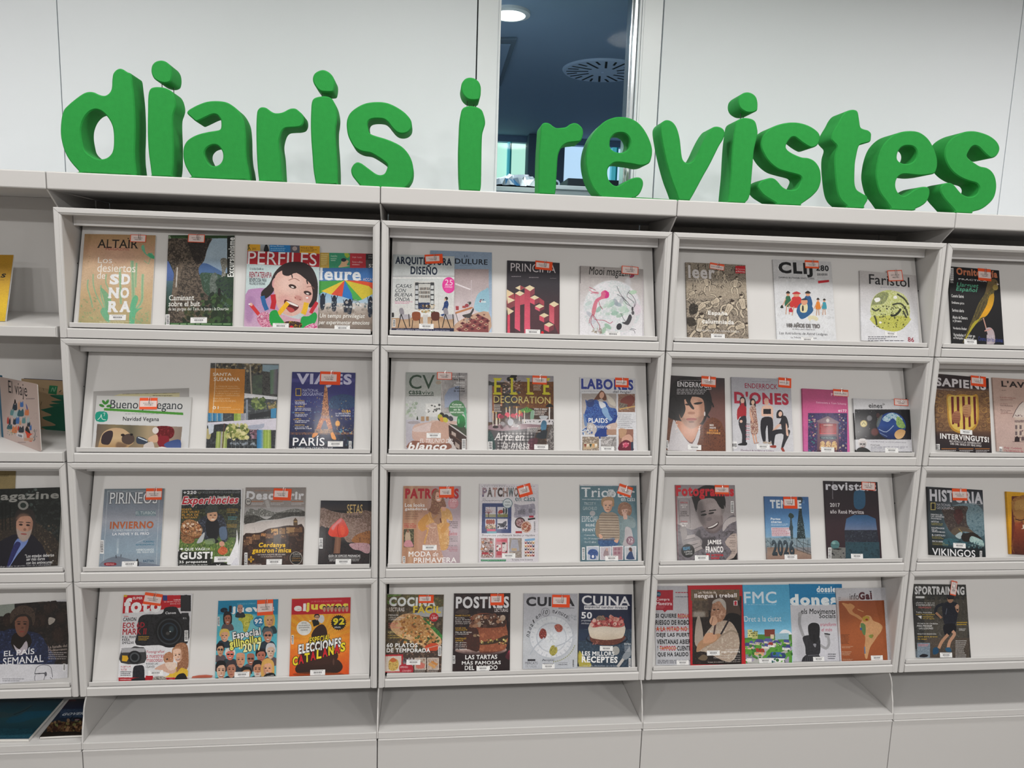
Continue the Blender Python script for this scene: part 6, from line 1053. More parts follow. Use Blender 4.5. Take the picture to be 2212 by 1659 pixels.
def f(d):  # striped shield, two fists
    d.r(660, 170, 1480, 1230, '2c2428>5c4438>8a6444>9c7048>7c5840>34282a>201a20'); d.r(700, 380, 1440, 900, '7c5c40~a07c50~6c4c38~8c6c48~18', .7); d.r(720, 190, 1395, 350, '2a1c20')
    for sx in (1, -1):
        for k in range(7): x = 1060 + sx * (250 + (k % 3) * 36); y = 420 + k * 65; d.l((x, y, x + sx * 50, y - 20, x + sx * 60, y + 30, x + sx * 10, y + 40, x - sx * 10, y + 10), 6, 'c89c54' if k % 2 else '3c2c24', .8, 1)
    d.p((862, 430, 960, 440, 1060, 425, 1180, 440, 1250, 430, 1270, 600, 1262, 780, 1200, 880, 1070, 930, 940, 890, 880, 790, 862, 600), 'c09038'); d.p((880, 450, 1060, 448, 1225, 455, 1248, 600, 1240, 770, 1180, 860, 1070, 905, 960, 870, 900, 780, 882, 600), 'e0c060')
    for i in range(5): x = 912 + i * 71; d.poly((x, 455, x + 33, 455, x + 40, 875 - abs(i - 2) * 34, x + 14, 880 - abs(i - 2) * 34), '6c1c20')
    d.p((925, 690, 960, 645, 1010, 640, 1032, 680, 1030, 760, 1000, 800, 950, 790, 930, 750), 'b07858>8c5440'); d.p((1058, 590, 1100, 560, 1160, 560, 1172, 620, 1160, 700, 1110, 725, 1075, 690), 'c89870>a87450'); 
    for y in (672, 700, 730, 758): d.l((940, y, 1020, y + 6), 4, '5c2c20', .8)
    for y in (592, 622, 652, 684): d.l((1072, y, 1130, y + 5), 4, '6c3c28', .8)
    d.t('SAPIENS', 720, 235, 1362, 345, 'd8d4d8', b=.04); d.t('DESCOBREIX LA TEVA HISTÒRIA', 720, 355, 966, 370, 'c8c4c4')
    d.t('INTERVINGUTS!', 776, 946, 1400, 1018, 'f2f0f0', b=.04); d.t('ELS ATACS A LA GENERALITAT', 896, 1026, 1302, 1052, 'e8e4e4', b=.02); d.t('DES DEL SEGLE XV FINS AVUI', 906, 1058, 1300, 1084, 'e8e4e4', b=.02)
    for x in (790, 1010, 1220): d.r(x, 1116, x + 190, 1128, '9c6438'); d.g(x + 10, 1136, x + 185, 1192, 3, 'e0dcdc')
    d.bar(728, 1062, 770, 1186, True)
magazine(D6, 1, (742, 184, 1392, 198, 1440, 1190, 705, 1184), 'history magazine with gold and dark red striped shield gripped by fists', f, '5c4438', th=.006, cards=[('o', 1260, 258, 192, 130, 1)], bars=[(1028, 880, 1182, 938)])
def f(d):  # salmon paper with house
    d.r(1440, 210, 2400, 1240, 'b4988c>c4a89c>ccb0a8>c0a8a0'); d.t("L'AVENÇ", 1562, 268, 2140, 362, '241c1c', sf=1, b=.03); d.r(1562, 372, 1622, 376, '3a2c2c')
    d.t('EUGENI MIRALLES', 1542, 462, 1738, 478, '8c4444'); d.t('La guerra', 1546, 540, 1640, 556, '7c4448'); d.t('Rosa Barberena', 1546, 562, 1702, 578, '4a2c30'); d.t('Manera, futbo,', 1546, 622, 1680, 638, '4a2c30'); d.t('tot català', 1548, 642, 1640, 658, '4a2c30'); d.g(1546, 664, 1700, 680, 1, '8c6460'); d.g(1546, 488, 1700, 504, 1, '8c6460')
    d.poly((1700, 720, 1740, 620, 1780, 560, 1830, 520, 1880, 560, 1940, 620, 2010, 720), 'd8ccc4'); d.poly((1730, 720, 2010, 720, 2010, 1030, 1730, 1030), 'd0bcb0'); d.l((1700, 720, 1740, 630, 1785, 560, 1830, 520), 8, '5c4448'); d.r(1725, 755, 2010, 785, '6c5454~c8b8b0~5')
    for y in (640, 820, 900):
        for x in (1735, 1790, 1850, 1905, 1960): 
            if y > 700 or x in (1850, 1905): d.r(x, y, x + 24, y + 50, '54444c'); d.r(x + 10, y, x + 13, y + 50, 'b8a8a4')
    for y in (690, 880, 960): d.s((1730, y, 2000, y + 22), 26, 7, '6c5058 8c7070', .9)
    d.poly((1725, 1030, 1730, 980, 1760, 960, 1790, 985, 1790, 1030), '2c2024'); d.r(1810, 970, 2010, 1020, '4a3a40', .8); d.r(1700, 1030, 2010, 1036, '6c5454')
    d.t('Puig i Cadafalch', 1600, 1102, 1816, 1132, '9c3c50', b=.005); d.t('i la reinvenció de Barcelona', 1600, 1140, 1980, 1168, '9c3c50', b=.005); d.g(1600, 1180, 1700, 1192, 1, '4a2c30'); d.bar(1532, 1095, 1572, 1190)
magazine(D6, 1, (1455, 226, 2230, 245, 2290, 1200, 1500, 1190), 'salmon coloured magazine with drawn gabled house, cut by the picture edge', f, 'c4a89c', th=.006)

# ---- third row
def f(d):  # misty mountain
    d.r(1090, 380, 1860, 1300, '6c7880>808a98>a0a4b0>8898a8>90a4b4>8c98a4'); d.r(1200, 418, 1790, 422, 'b8c0c8'); d.poly((1205, 420, 1209, 420, 1158, 1270, 1152, 1270), 'b8c0c8'); d.poly((1786, 420, 1790, 420, 1752, 1275, 1747, 1275), 'b8c0c8'); d.r(1150, 1272, 1750, 1276, 'b8c0c8')
    d.t('PIRINEOS', 1235, 432, 1765, 560, 'e4e8ec', sf=1, ol='5c6068'); d.r(1520, 638, 1748, 698, '7c929c'); d.t('EL TURBÓN', 1524, 640, 1744, 678, 'dce4e8'); d.t('LA MONTAÑA', 1540, 682, 1735, 694, 'a8b8c0')
    d.t('INVIERNO', 1234, 758, 1722, 840, 'b0603c', b=.045); d.t('PLANES PARA GOZAR DE', 1268, 846, 1664, 868, 'c8d0d8'); d.t('LA NIEVE Y EL FRÍO', 1262, 876, 1672, 912, 'f0f0f4', b=.01)
    d.t('TURISMO', 1600, 976, 1728, 996, '306c88', b=.02); d.t('ASTRONÓMICO', 1520, 1006, 1728, 1028, '306c88', b=.02); d.t('HERBOLARIOS', 1528, 1064, 1724, 1088, 'dce4e8', b=.02); d.t('DEL SIGLO XXI', 1538, 1092, 1722, 1112, 'dce4e8', b=.02); d.t('BAZTAN', 1606, 1188, 1722, 1214, '2c4c68', b=.02)
    d.p((1160, 1200, 1300, 1150, 1450, 1180, 1600, 1220, 1750, 1240, 1750, 1270, 1160, 1270), '68707c>747c8c', .8); d.l((1300, 1135, 1304, 1170), 7, '2c3038'); d.l((1358, 1128, 1356, 1158), 7, '2c3038'); d.p((1530, 1190, 1548, 1180, 1558, 1250, 1530, 1250), '24262c'); d.e(1320, 1010, 12, 60, 'c0ccd4', 5, .5, 8); d.e(1320, 1090, 9, 36, 'e0e8ec', 5, .6, 4)
    d.p((1176, 1222, 1290, 1220, 1296, 1250, 1180, 1254), '8c2430'); d.t('REGALO', 1190, 1228, 1280, 1246, 'e0b0b0', b=.02); d.bar(1120, 968, 1162, 1120, True); d.p((1520, 1000, 1600, 970, 1720, 905, 1660, 940), 'f0f4f8', .6, 3)
magazine(D7, 2, (1170, 388, 1838, 396, 1794, 1282, 1112, 1286), 'blue grey winter mountain magazine with brown red heading', f, '8898a8', th=.006, cards=[('b', 1726, 452, 180, 128, 0)], bars=[(1366, 1214, 1540, 1274)])
def f(d):  # mushroom picker
    d.r(110, 240, 770, 1060, 'e0e0e4'); d.poly((155, 268, 740, 268, 730, 740, 700, 900, 620, 1045, 112, 1045), '3c4030~22261e~565c3c~2c2e2a~9'); d.r(155, 268, 740, 460, '2a2e34~18191c~3c4450~7', .8); d.s((150, 300, 735, 600), 140, 10, '3c4428 5a5c3c 1c1e1c 6c6c50 2c3440', .8); d.poly((130, 760, 690, 740, 660, 900, 600, 1000, 120, 860), '4c6830~6c8840~2c4420~8', .9); d.s((140, 780, 660, 940), 120, 9, '88a050 5c7c38 3c5828 a8a868', .9, .3)
    for i in range(60): x, y = 140 + i * 9, 800 + (i * 37) % 130; d.l((x, y, x + 10, y - 26), 4, ('7c9848', 'a0a860', '48682c')[i % 3])
    d.t('+220', 166, 278, 298, 310, 'f0f0f4', b=.05); d.t('ACTIVITATS DE SERVEIS I PRODUCTES A LA GUIA QUE LLEGIM', 308, 280, 730, 306, 'a0a4a8'); d.t('Experiències', 148, 330, 726, 432, 'c82438', b=.03, it=.25, ol='e8e0e0'); d.t('Descobrir', 506, 326, 610, 350, 'f0f0f0', b=.04)
    for i, q in enumerate(('IDEES', 'PER VIURE', 'EL PLA DE', "L'ESTANY")): d.t(q, 152, 452 + i * 27, (248, 328, 318, 312)[i], 472 + i * 27, 'd0983c', b=.03, sf=1)
    d.g(600, 452, 712, 500, 3, 'b08838'); d.g(610, 530, 704, 570, 2, '3c88a0'); d.g(600, 606, 704, 646, 3, 'b08838')
    d.p((140, 650, 170, 580, 240, 560, 320, 600, 362, 670, 340, 730, 270, 745, 190, 720, 145, 690), '8c5c38~c89868~5c3820~d8b898~7'); d.l((145, 650, 200, 720, 280, 742, 345, 725), 18, '7c4c2c', 1, 1); d.s((160, 590, 340, 700), 60, 11, 'c8946c e0c8b0 8c5434 5c3420 b07850', 1); d.p((145, 700, 240, 740, 280, 760, 250, 800, 160, 790), '6c4428~a87850~3c2818~7')
    d.p((310, 580, 400, 520, 500, 500, 560, 530, 600, 640, 610, 760, 560, 790, 520, 700, 500, 760, 400, 770, 350, 720, 360, 650), '3a3e48~22242c~50586a~9'); d.p((400, 560, 500, 560, 530, 680, 480, 760, 400, 720), '15161c'); d.p((330, 740, 380, 690, 360, 780, 300, 800), 'b8bcc0'); d.p((525, 650, 590, 640, 600, 750, 540, 760), '586a84')
    d.e(455, 520, 52, 62, 'd8a888'); d.p((385, 490, 390, 440, 440, 418, 500, 425, 512, 480, 460, 490, 400, 500), '48504c~343c38~5'); d.e(440, 520, 12, 5, '3c2c24'); d.e(482, 520, 12, 5, '3c2c24'); d.e(462, 562, 20, 7, 'e8d8c8'); d.e(462, 545, 9, 8, 'a87860')
    d.e(550, 805, 26, 26, 'd8a088'); d.p((510, 870, 550, 830, 600, 850, 605, 890, 560, 915, 520, 900), 'b84c2c~d87848~6'); d.e(490, 780, 30, 20, '1c1c20'); d.p((380, 770, 470, 750, 480, 800, 400, 810), '8ca078', .7)
    d.p((700, 660, 690, 780, 640, 900, 600, 1000, 640, 1010, 690, 980, 715, 860), 'f0f0f4'); d.p((650, 1000, 700, 940, 710, 1045, 630, 1045), 'dcdce4')
    d.t('QUE VAGI', 180, 844, 384, 876, 'f4f4f4', b=.03, sf=1); d.t('DE', 394, 850, 432, 868, 'f4f4f4', sf=1); d.poly((128, 856, 150, 844, 168, 856, 150, 868), 'f4f4f4'); d.poly((112, 880, 460, 880, 440, 1045, 112, 1045), '101214', .75); d.t('GUST!', 134, 884, 460, 958, 'f4f4f4', b=.045, sf=1); d.t('35 propostes', 124, 970, 404, 1004, 'f4f4f4', b=.03, sf=1); d.t('gastronòmiques de tardor', 124, 1008, 410, 1022, 'e8e8e8', b=.02); d.t('a la recerca de la bona vida', 124, 1028, 418, 1042, 'e8e8e8', b=.02)
    d.p((430, 1040, 470, 990, 560, 985, 620, 1040), '141416'); d.l((495, 1010, 535, 1040), 6, 'f0f0f0'); d.l((535, 1005, 500, 1040), 6, 'f0f0f0')
magazine(D8, 2, (148, 258, 756, 254, 722, 1042, 108, 1046), 'food magazine with man in cap beside a basket of mushrooms', f, 'e0e0e4', th=.007, bars=[(474, 930, 632, 986)])
def f(d):  # hill village
    d.r(740, 230, 1420, 1040, '8c8480>a09a98>989492'); d.r(780, 440, 1370, 620, 'a8a4a4>c8c8c8'); d.p((785, 500, 830, 450, 890, 470, 940, 445, 1000, 470, 1080, 490, 1160, 480, 1230, 460, 1300, 455, 1370, 480, 1370, 520, 1100, 530, 800, 530), '9c9c98~5c5c58~c8c8c4~6'); d.p((770, 530, 850, 520, 920, 530, 1000, 560, 1100, 500, 1200, 490, 1300, 490, 1370, 480, 1370, 530, 1250, 530, 1100, 560, 950, 570, 850, 600, 780, 610), '50504c~34322e~6c6a64~8')
    d.p((765, 620, 900, 590, 1050, 570, 1370, 540, 1370, 660, 1100, 650, 900, 700, 760, 720), 'b8b0ac>d4ccc8'); d.poly((1262, 625, 1262, 570, 1282, 545, 1302, 570, 1304, 630), '5c4834'); d.r(1268, 578, 1298, 590, 'a88858')
    d.p((760, 730, 860, 700, 940, 690, 1010, 655, 1100, 640, 1200, 622, 1280, 625, 1365, 640, 1365, 1040, 750, 1040), '3c2820~2c1c18~54382c~18')
    for x, y, w_, h_, c in ((1040, 655, 70, 56, 'c89858'), (1060, 690, 40, 30, 'a87040'), (1120, 650, 60, 60, '8c6844'), (1190, 640, 80, 60, '9c7850'), (1270, 640, 80, 50, '6c4c34'), (940, 700, 70, 30, 'b07848'), (985, 705, 80, 44, '7c5438'), (790, 735, 60, 70, '8c6448'), (850, 715, 80, 50, '7c583c'), (770, 760, 50, 60, '684834'), (1130, 720, 60, 30, '5c3c28'), (1225, 700, 90, 30, '5c4030')): d.r(x, y, x + w_, y + h_, c); d.r(x, y - 8, x + w_, y, '3c241c'); d.s((x, y, x + w_, y + h_), 6, 5, '2c1c18 d8b078', .8)
    d.t('Descobrir', 796, 280, 1368, 366, 'dcdce0', b=.05, sf=1); d.t('EL TRANSPORT RURAL QUE HI HA', 880, 268, 1068, 284, 'a86c48'); d.e(812, 385, 30, 36, '2c2c2c'); d.e(812, 385, 25, 31, 'c0bcb8'); d.t('20', 795, 372, 830, 392, '202020', b=.03)
    for x in (842, 1036, 1240): d.r(x, 378, x + 120, 388, 'a87458'); d.g(x, 394, x + 130, 420, 2, 'c8c4c4')
    d.t('Cerdanya', 912, 792, 1188, 852, 'f0c020', b=.04, it=.12); d.t('gastronòmica', 850, 846, 1245, 908, 'f0c020', b=.04, it=.12); d.t('UN TOMB EN 8 RECEPTES PER DESCOBRIR', 908, 906, 1182, 920, 'e8e0dc', b=.01); d.t("L'ALTA MUNTANYA A L'HIVERN", 938, 926, 1148, 938, 'e8e0dc', b=.01)
    d.e(1288, 948, 62, 66, 'b0a8a0'); d.e(1288, 948, 57, 61, '141414'); d.t('GUANYA', 1258, 896, 1340, 920, 'c8c0b8'); d.t('CERDANYA', 1245, 942, 1335, 958, 'b88848'); d.g(1250, 925, 1330, 938, 1, 'b0a8a0'); d.t('TERRITORI', 1245, 966, 1330, 980, 'b88848')
    d.l((840, 930, 840, 990), 16, 'e8b020'); d.l((812, 960, 870, 960), 16, 'e8b020'); d.l((840, 936, 840, 984), 6, '4c3424'); d.l((818, 960, 864, 960), 6, '4c3424'); d.t('VIDA ADORMADORA', 812, 1004, 944, 1018, 'e0d8d4', b=.01); d.bar(774, 892, 804, 1030, True); d.l((872, 640, 880, 680, 895, 698), 3, 'a8a4a4'); d.p((980, 380, 1010, 370, 1030, 440, 1000, 445), 'e8ecec', .35, 4)
magazine(D8, 2, (788, 245, 1390, 242, 1352, 1020, 748, 1030), 'grey brown magazine with hilltop village and yellow heading', f, '8c8480', th=.006, cards=[('o', 1153, 313, 178, 116, 2)], bars=[(994, 955, 1148, 1014)])
def f(d):  # red mushroom
    d.r(1500, 370, 2060, 1030, '1c1c20'); d.r(1530, 380, 2036, 470, '202430>3c3434'); d.p((1530, 450, 1650, 480, 1800, 500, 2034, 480, 2032, 700, 1950, 720, 1880, 780, 1800, 790, 1760, 740, 1680, 700, 1600, 640, 1530, 650), '8c7468~6c5448~a89088~7c6458~9'); d.r(1640, 600, 1900, 760, 'a09088~8c7468~b8a8a4~7', .6, bl=40)
    d.p((1520, 650, 1600, 660, 1680, 760, 1820, 820, 1900, 900, 2020, 890, 2016, 1000, 1510, 1000), '1c161a~2c2224~14161c~10'); d.p((1840, 780, 1880, 720, 1960, 690, 2026, 680, 2026, 800, 1920, 800), '8c5c3c~a87040~6c4430~8'); d.p((1815, 810, 1880, 795, 2000, 800, 2024, 830, 2020, 890, 1980, 900, 1920, 870, 1860, 860), 'b08c90~c8a0a8~a07880~9')
    d.poly((1680, 720, 1740, 720, 1725, 900, 1660, 900), '6c4838|8c6450|704a38'); d.p((1608, 700, 1630, 640, 1680, 590, 1730, 548, 1765, 570, 1795, 630, 1812, 680, 1795, 725, 1740, 740, 1690, 735, 1640, 732), 'd8706c>e04c3c>d8402c'); d.p((1640, 640, 1700, 580, 1735, 552, 1740, 580, 1690, 620, 1660, 670), 'e0a0a8', .7, 6); d.l((1710, 610, 1700, 670, 1715, 735), 8, 'a82820', .7, 1); d.p((1730, 620, 1770, 640, 1775, 700, 1740, 720), 'f06848', .6, 6)
    d.t('SETAS', 1796, 412, 1950, 500, 'd8b878', b=.01); d.t('PIRINEOS', 1792, 520, 1950, 548, '2c2424', sf=1); d.t('GUÍA DE ESPECIES PIRENAICAS', 1612, 908, 1928, 936, 'f0f0f0', b=.02, it=.1); d.r(1610, 942, 1930, 945, 'c8c8c8'); d.r(1610, 955, 1920, 958, 'c8c8c8'); d.g(1620, 960, 1915, 982, 2, 'c0c0c0'); d.bar(1520, 746, 1554, 852, True)
magazine(D8, 2, (1538, 376, 2042, 374, 2018, 1004, 1506, 1006), 'small field guide with a bright red mushroom among leaves', f, '1c1c20', th=.006, bars=[(1682, 958, 1836, 1008)])
def f(d):  # woman in yellow coat
    d.r(230, 250, 960, 1160, 'b88878|c89c80|b88c78|b49ca0|b8a4ac|b09ca4'); d.r(240, 262, 440, 1150, 'c09070|a87c60|d0a888|b08064|c89c80', .8); d.t('PATRONES', 292, 290, 902, 408, 'b01c2c', b=.05)
    d.p((540, 620, 560, 560, 650, 520, 740, 510, 800, 540, 830, 620, 820, 660, 760, 640, 790, 760, 780, 960, 700, 992, 660, 900, 640, 780, 620, 930, 560, 920, 500, 910, 540, 760, 450, 760, 440, 700, 490, 640), 'd8a870~cc9858~e0b47c~14'); d.p((435, 700, 470, 640, 540, 580, 560, 640, 520, 700, 540, 740, 480, 780), 'c8904c'); d.p((560, 700, 640, 680, 660, 760, 690, 960, 720, 1130, 500, 1130, 520, 920, 560, 760), 'c8a08c~b88c78~d8b4a0~10'); d.p((610, 540, 700, 560, 690, 680, 640, 690, 590, 600), 'a88068'); d.l((560, 560, 600, 640, 660, 590), 8, 'b07c44', 1, 1); d.l((690, 630, 700, 680), 14, '5c2820')
    for x in (560, 590, 620, 650): d.l((x, 760, x - 8, 900), 5, 'a88070', .8)
    d.l((560, 720, 600, 740, 640, 730), 10, 'd8b8a4', 1, 1); d.e(545, 720, 20, 16, 'd09c84'); d.p((690, 760, 720, 800, 760, 760, 800, 700, 760, 680), 'c8904c'); d.p((705, 500, 730, 470, 750, 490, 750, 540, 720, 560), 'd8a48c'); d.l((730, 545, 740, 640), 20, 'd0a060')
    d.p((590, 430, 600, 350, 640, 300, 690, 320, 720, 380, 745, 440, 755, 500, 700, 500, 690, 560, 640, 590, 580, 560, 550, 540, 580, 500), '9c7058~7c5040~b08c6c~7'); d.p((635, 370, 650, 330, 690, 350, 705, 400, 690, 440, 655, 440, 635, 410), 'd8a894'); d.e(662, 380, 8, 4, '4c2c24'); d.e(688, 382, 8, 4, '4c2c24'); d.e(668, 420, 20, 7, 'f0e8e4'); d.l((640, 590, 560, 560), 4, '8c6450')
    W = 'f0ecec'; d.t('Los looks', 288, 458, 512, 500, W, b=.025); d.t('ganadores', 288, 506, 540, 548, W, b=.025); 
    for i, q in enumerate(('TENDENCIAS DE COLOR', 'MIRANDO AL MAR', 'FRENTE MARINERO', 'ICONO DE LINO')): d.t('• ' + q, 284, 548 + i * 26, 300 + len(q) * 9.6, 564 + i * 26, '6c5048')
    for i, q in enumerate(('MODA NIÑAS', 'PARA FIESTAS', 'DE PRIMAVERA')): d.t(q, 280, 684 + i * 20, 284 + len(q) * 11, 698 + i * 20, 'b83038', b=.02)
    d.r(274, 752, 390, 960, '5c5844~3c3c2c~8c8464~8'); d.p((300, 790, 330, 760, 345, 800, 350, 880, 300, 900, 290, 840), 'c0a890'); d.p((280, 950, 290, 890, 350, 880, 385, 940, 360, 956), 'c88c94'); d.e(322, 775, 14, 18, '8c6450')
    d.e(838, 460, 60, 62, 'd08c94', al=.9); d.t('120', 806, 414, 874, 446, 'f0dce0'); d.g(800, 456, 876, 505, 3, 'e8c8cc', .7)
    for i, (q, c) in enumerate((('TENDENCIA:', '3c2c30'), ('SE LLEVAN', '3c2c30'), ('LOS TONOS', '3c2c30'), ('PASTEL', '2c2024'))): d.t(q, 890 - len(q) * 10.6, 664 + i * 21, 890, 678 + i * 21 + (4 if i == 3 else 0), c, b=.02)
    d.t('Éxitos', 784, 768, 888, 824, 'a82438', it=.25, b=.01); 
    for i, q in enumerate(('VESTIDOS', 'Y ABRIGOS', 'LIGEROS')): d.t(q, 888 - len(q) * 13.5, 834 + i * 23, 888, 850 + i * 23, '3c3034')
    for i, q in enumerate(('TALLAS XXL', 'CONJUNTOS', 'DOS PIEZAS', 'MUY CHIC')): d.t(q, 886 - len(q) * 12, 934 + i * 20, 886, 948 + i * 20, 'a02c44' if i else '3c3034')
    d.t('MODA', 330, 1006, 585, 1066, 'f4f0f0', b=.02); d.t('de', 600, 1008, 676, 1062, 'f4f0f0', it=.3); d.t('PRIMAVERA', 388, 1076, 875, 1136, 'f4f0f0', b=.02); d.bar(262, 1062, 292, 1140, True)
magazine(E1, 2, (276, 264, 924, 262, 912, 1134, 252, 1142), 'fashion magazine with blonde woman in a yellow coat', f, 'b89484', th=.006, cards=[('o', 762, 332, 170, 124, -1)], bars=[(488, 934, 650, 992)])
def f(d):  # patchwork projects
    d.r(1120, 235, 1820, 1130, 'd8d4da'); C_ = '2c2c68 a8948c 8c5450 5c3c34 48484c 7ca0a0 2c2424 1c1c20 a83c50 b84858'.split()
    x = [1168, 1222, 1286, 1340, 1400, 1462, 1528, 1578, 1640, 1700, 1768]
    for i, q in enumerate('PATCHWORK'): d.t(q, x[i] + 1, 280, x[i + 1] - 2, 386, C_[i] + ('~c8a8a0~' + C_[i] + '~7' if i % 2 == 0 else '~303038~' + C_[i] + '~6'), b=.05)
    for i in range(22): d.r(1160 + i * 28, 264, 1176 + i * 28, 267, '3c3c44'); d.r(1160 + i * 28, 436, 1176 + i * 28, 439, '6c6c74', .7)
    d.t('en casa', 1542, 392, 1768, 434, '3c6068'); d.t('Nº 52', 1170, 406, 1206, 418, '2c2c34'); d.g(1170, 424, 1410, 434, 1, '6c6c74'); d.g(1180, 248, 1440, 258, 1, '8c8890')
    d.poly((1168, 458, 1500, 458, 1496, 798, 1160, 800), '34406c~3c4c80~2c3660~12'); T_ = ((1204, 500), (1340, 500), (1202, 634), (1338, 634))
    for k, (a, b_) in enumerate(T_): d.r(a, b_, a + 118, b_ + 118, 'd0ccd4'); d.r(a, b_ + 84, a + 118, b_ + 118, ('9c9878', '7c7c48', 'a88868', 'd0ccd8')[k])
    d.l((1240, 620, 1238, 560), 9, '3c2c2c'); 
    for a in (-70, -45, -20, 10, 40, 65): d.l((1240, 575, 1240 + 46 * math.sin(math.radians(a)), 575 - 50 * math.cos(math.radians(a))), 5, '7c3c44'); 
    d.s((1205, 505, 1320, 570), 26, 5, 'b07078 d0a0a0', .8); d.p((1348, 575, 1360, 540, 1395, 535, 1400, 570), 'a83c34'); d.e(1412, 545, 10, 34, '2c3838'); d.e(1440, 545, 11, 36, '2c3c3c'); d.s((1345, 570, 1450, 610), 24, 6, '6c6c3c 8c8c50', .8)
    for xx in (1225, 1248, 1270, 1296): d.e(xx, 670, 15, 28, '9c4838'); d.s((1210, 700, 1320, 750), 26, 7, '3c3434 d8c8b0 b08868', .9); d.p((1400, 680, 1440, 660, 1440, 700, 1400, 700), '50505c'); d.s((1345, 690, 1450, 745), 14, 8, '2c2c38', 1)
    d.r(1220, 752, 1320, 776, 'c83c64'); d.r(1222, 778, 1330, 802, '5c9cac'); d.e(1455, 460, 57, 57, '50707c'); d.e(1455, 460, 50, 50, 'd0d8dc'); d.t('FÁCIL', 1425, 432, 1486, 452, '2c3c44'); d.t('PATCH', 1425, 472, 1490, 490, '2c3c44')
    d.p((1530, 465, 1600, 480, 1700, 470, 1760, 465, 1770, 540, 1760, 600, 1650, 610, 1530, 620, 1540, 540), 'a8a4b0~9490a0~b8b4c0~14'); 
    for k in range(5): d.l((1580 + k * 18, 520 + abs(k - 2) * 12, 1580 + k * 18, 585), 3, '2c2c34'); d.l((1580, 530 + k * 13, 1655, 530 + k * 13), 3, '2c2c34'); d.l((1700 + k * 8, 520, 1700 + k * 8, 570), 3, '2c2c34')
    d.e(1598, 680, 60, 62, '3c2c2c'); d.e(1598, 680, 48, 48, 'c0b0b0~6c3038~e0d8d4~5'); d.e(1668, 728, 60, 66, 'c8a898'); d.e(1668, 728, 50, 54, 'd8ccc4~a86848~7c3038~6'); d.r(1700, 600, 1752, 622, 'b83048'); d.poly((1685, 632, 1768, 622, 1770, 640, 1688, 652), '1c1c20'); d.r(1545, 776, 1620, 800, 'a83038'); d.bar(1752, 655, 1774, 800, True, bg='d8d4da')
    d.t('Proyectos patchwork fáciles y rápidos', 1168, 812, 1768, 840, '504850')
    for a, b_, c in ((1155, 1298, 'c8c0bc~6c3028~e8e4e4~3c2c2c~5'), (1316, 1456, 'b86c78~c88890~9'), (1475, 1616, 'a89c94~8c8078~b8b0a8~12'), (1632, 1766, 'd8d8dc')): d.r(a, 855, b_, 1078, c)
    d.s((1160, 860, 1290, 1060), 40, 11, 'a83c40 ece8ec 2c2424 c88858 5c3028', .9, .9); d.r(1330, 930, 1380, 1000, 'e0d8d8'); d.r(1395, 910, 1446, 1010, 'd8d0d0'); d.r(1395, 905, 1430, 925, '2c2020'); d.s((1330, 940, 1446, 1020), 12, 8, 'a82c38 3c2c2c', .9); d.r(1330, 870, 1444, 896, 'c84c60'); d.r(1335, 1004, 1388, 1050, 'b83848'); d.poly((1500, 870, 1570, 870, 1590, 1000, 1480, 1010), 'a8a8b4'); d.r(1500, 970, 1560, 1000, 'c0a888')
    for i in range(4):
        for j in range(5): xx, yy = 1650 + i * 29, 890 + j * 36; d.r(xx, yy, xx + 24, yy + 30, ('a83844', 'd8a050', '3c3c68', 'c86c50', '8c6c5c')[(i * 2 + j) % 5]); d.e(xx + 12, yy + 8, 7, 7, 'f0e8e0'); d.e(xx + 12, yy + 22, 5, 5, '1c1c28')
    d.poly((1650, 866, 1766, 856, 1766, 880, 1652, 892), '7ca8d0'); d.r(1165, 1016, 1240, 1040, 'a82c38'); d.poly((1152, 1098, 1438, 1098, 1436, 1120, 1152, 1120), '2c7c54'); d.t('donnapatchwork.com', 1160, 1100, 1430, 1116, 'b8e0c8'); d.t('Tu tienda online de labores', 1502, 1092, 1742, 1108, '3c3c44')
magazine(E1, 2, (1140, 240, 1806, 240, 1804, 1112, 1130, 1122), 'quilting magazine with many small fabric project photos on white', f, 'd4d0d6', th=.006, cards=[('o', 1652, 312, 156, 132, -16)], bars=[(1392, 1030, 1544, 1082)])
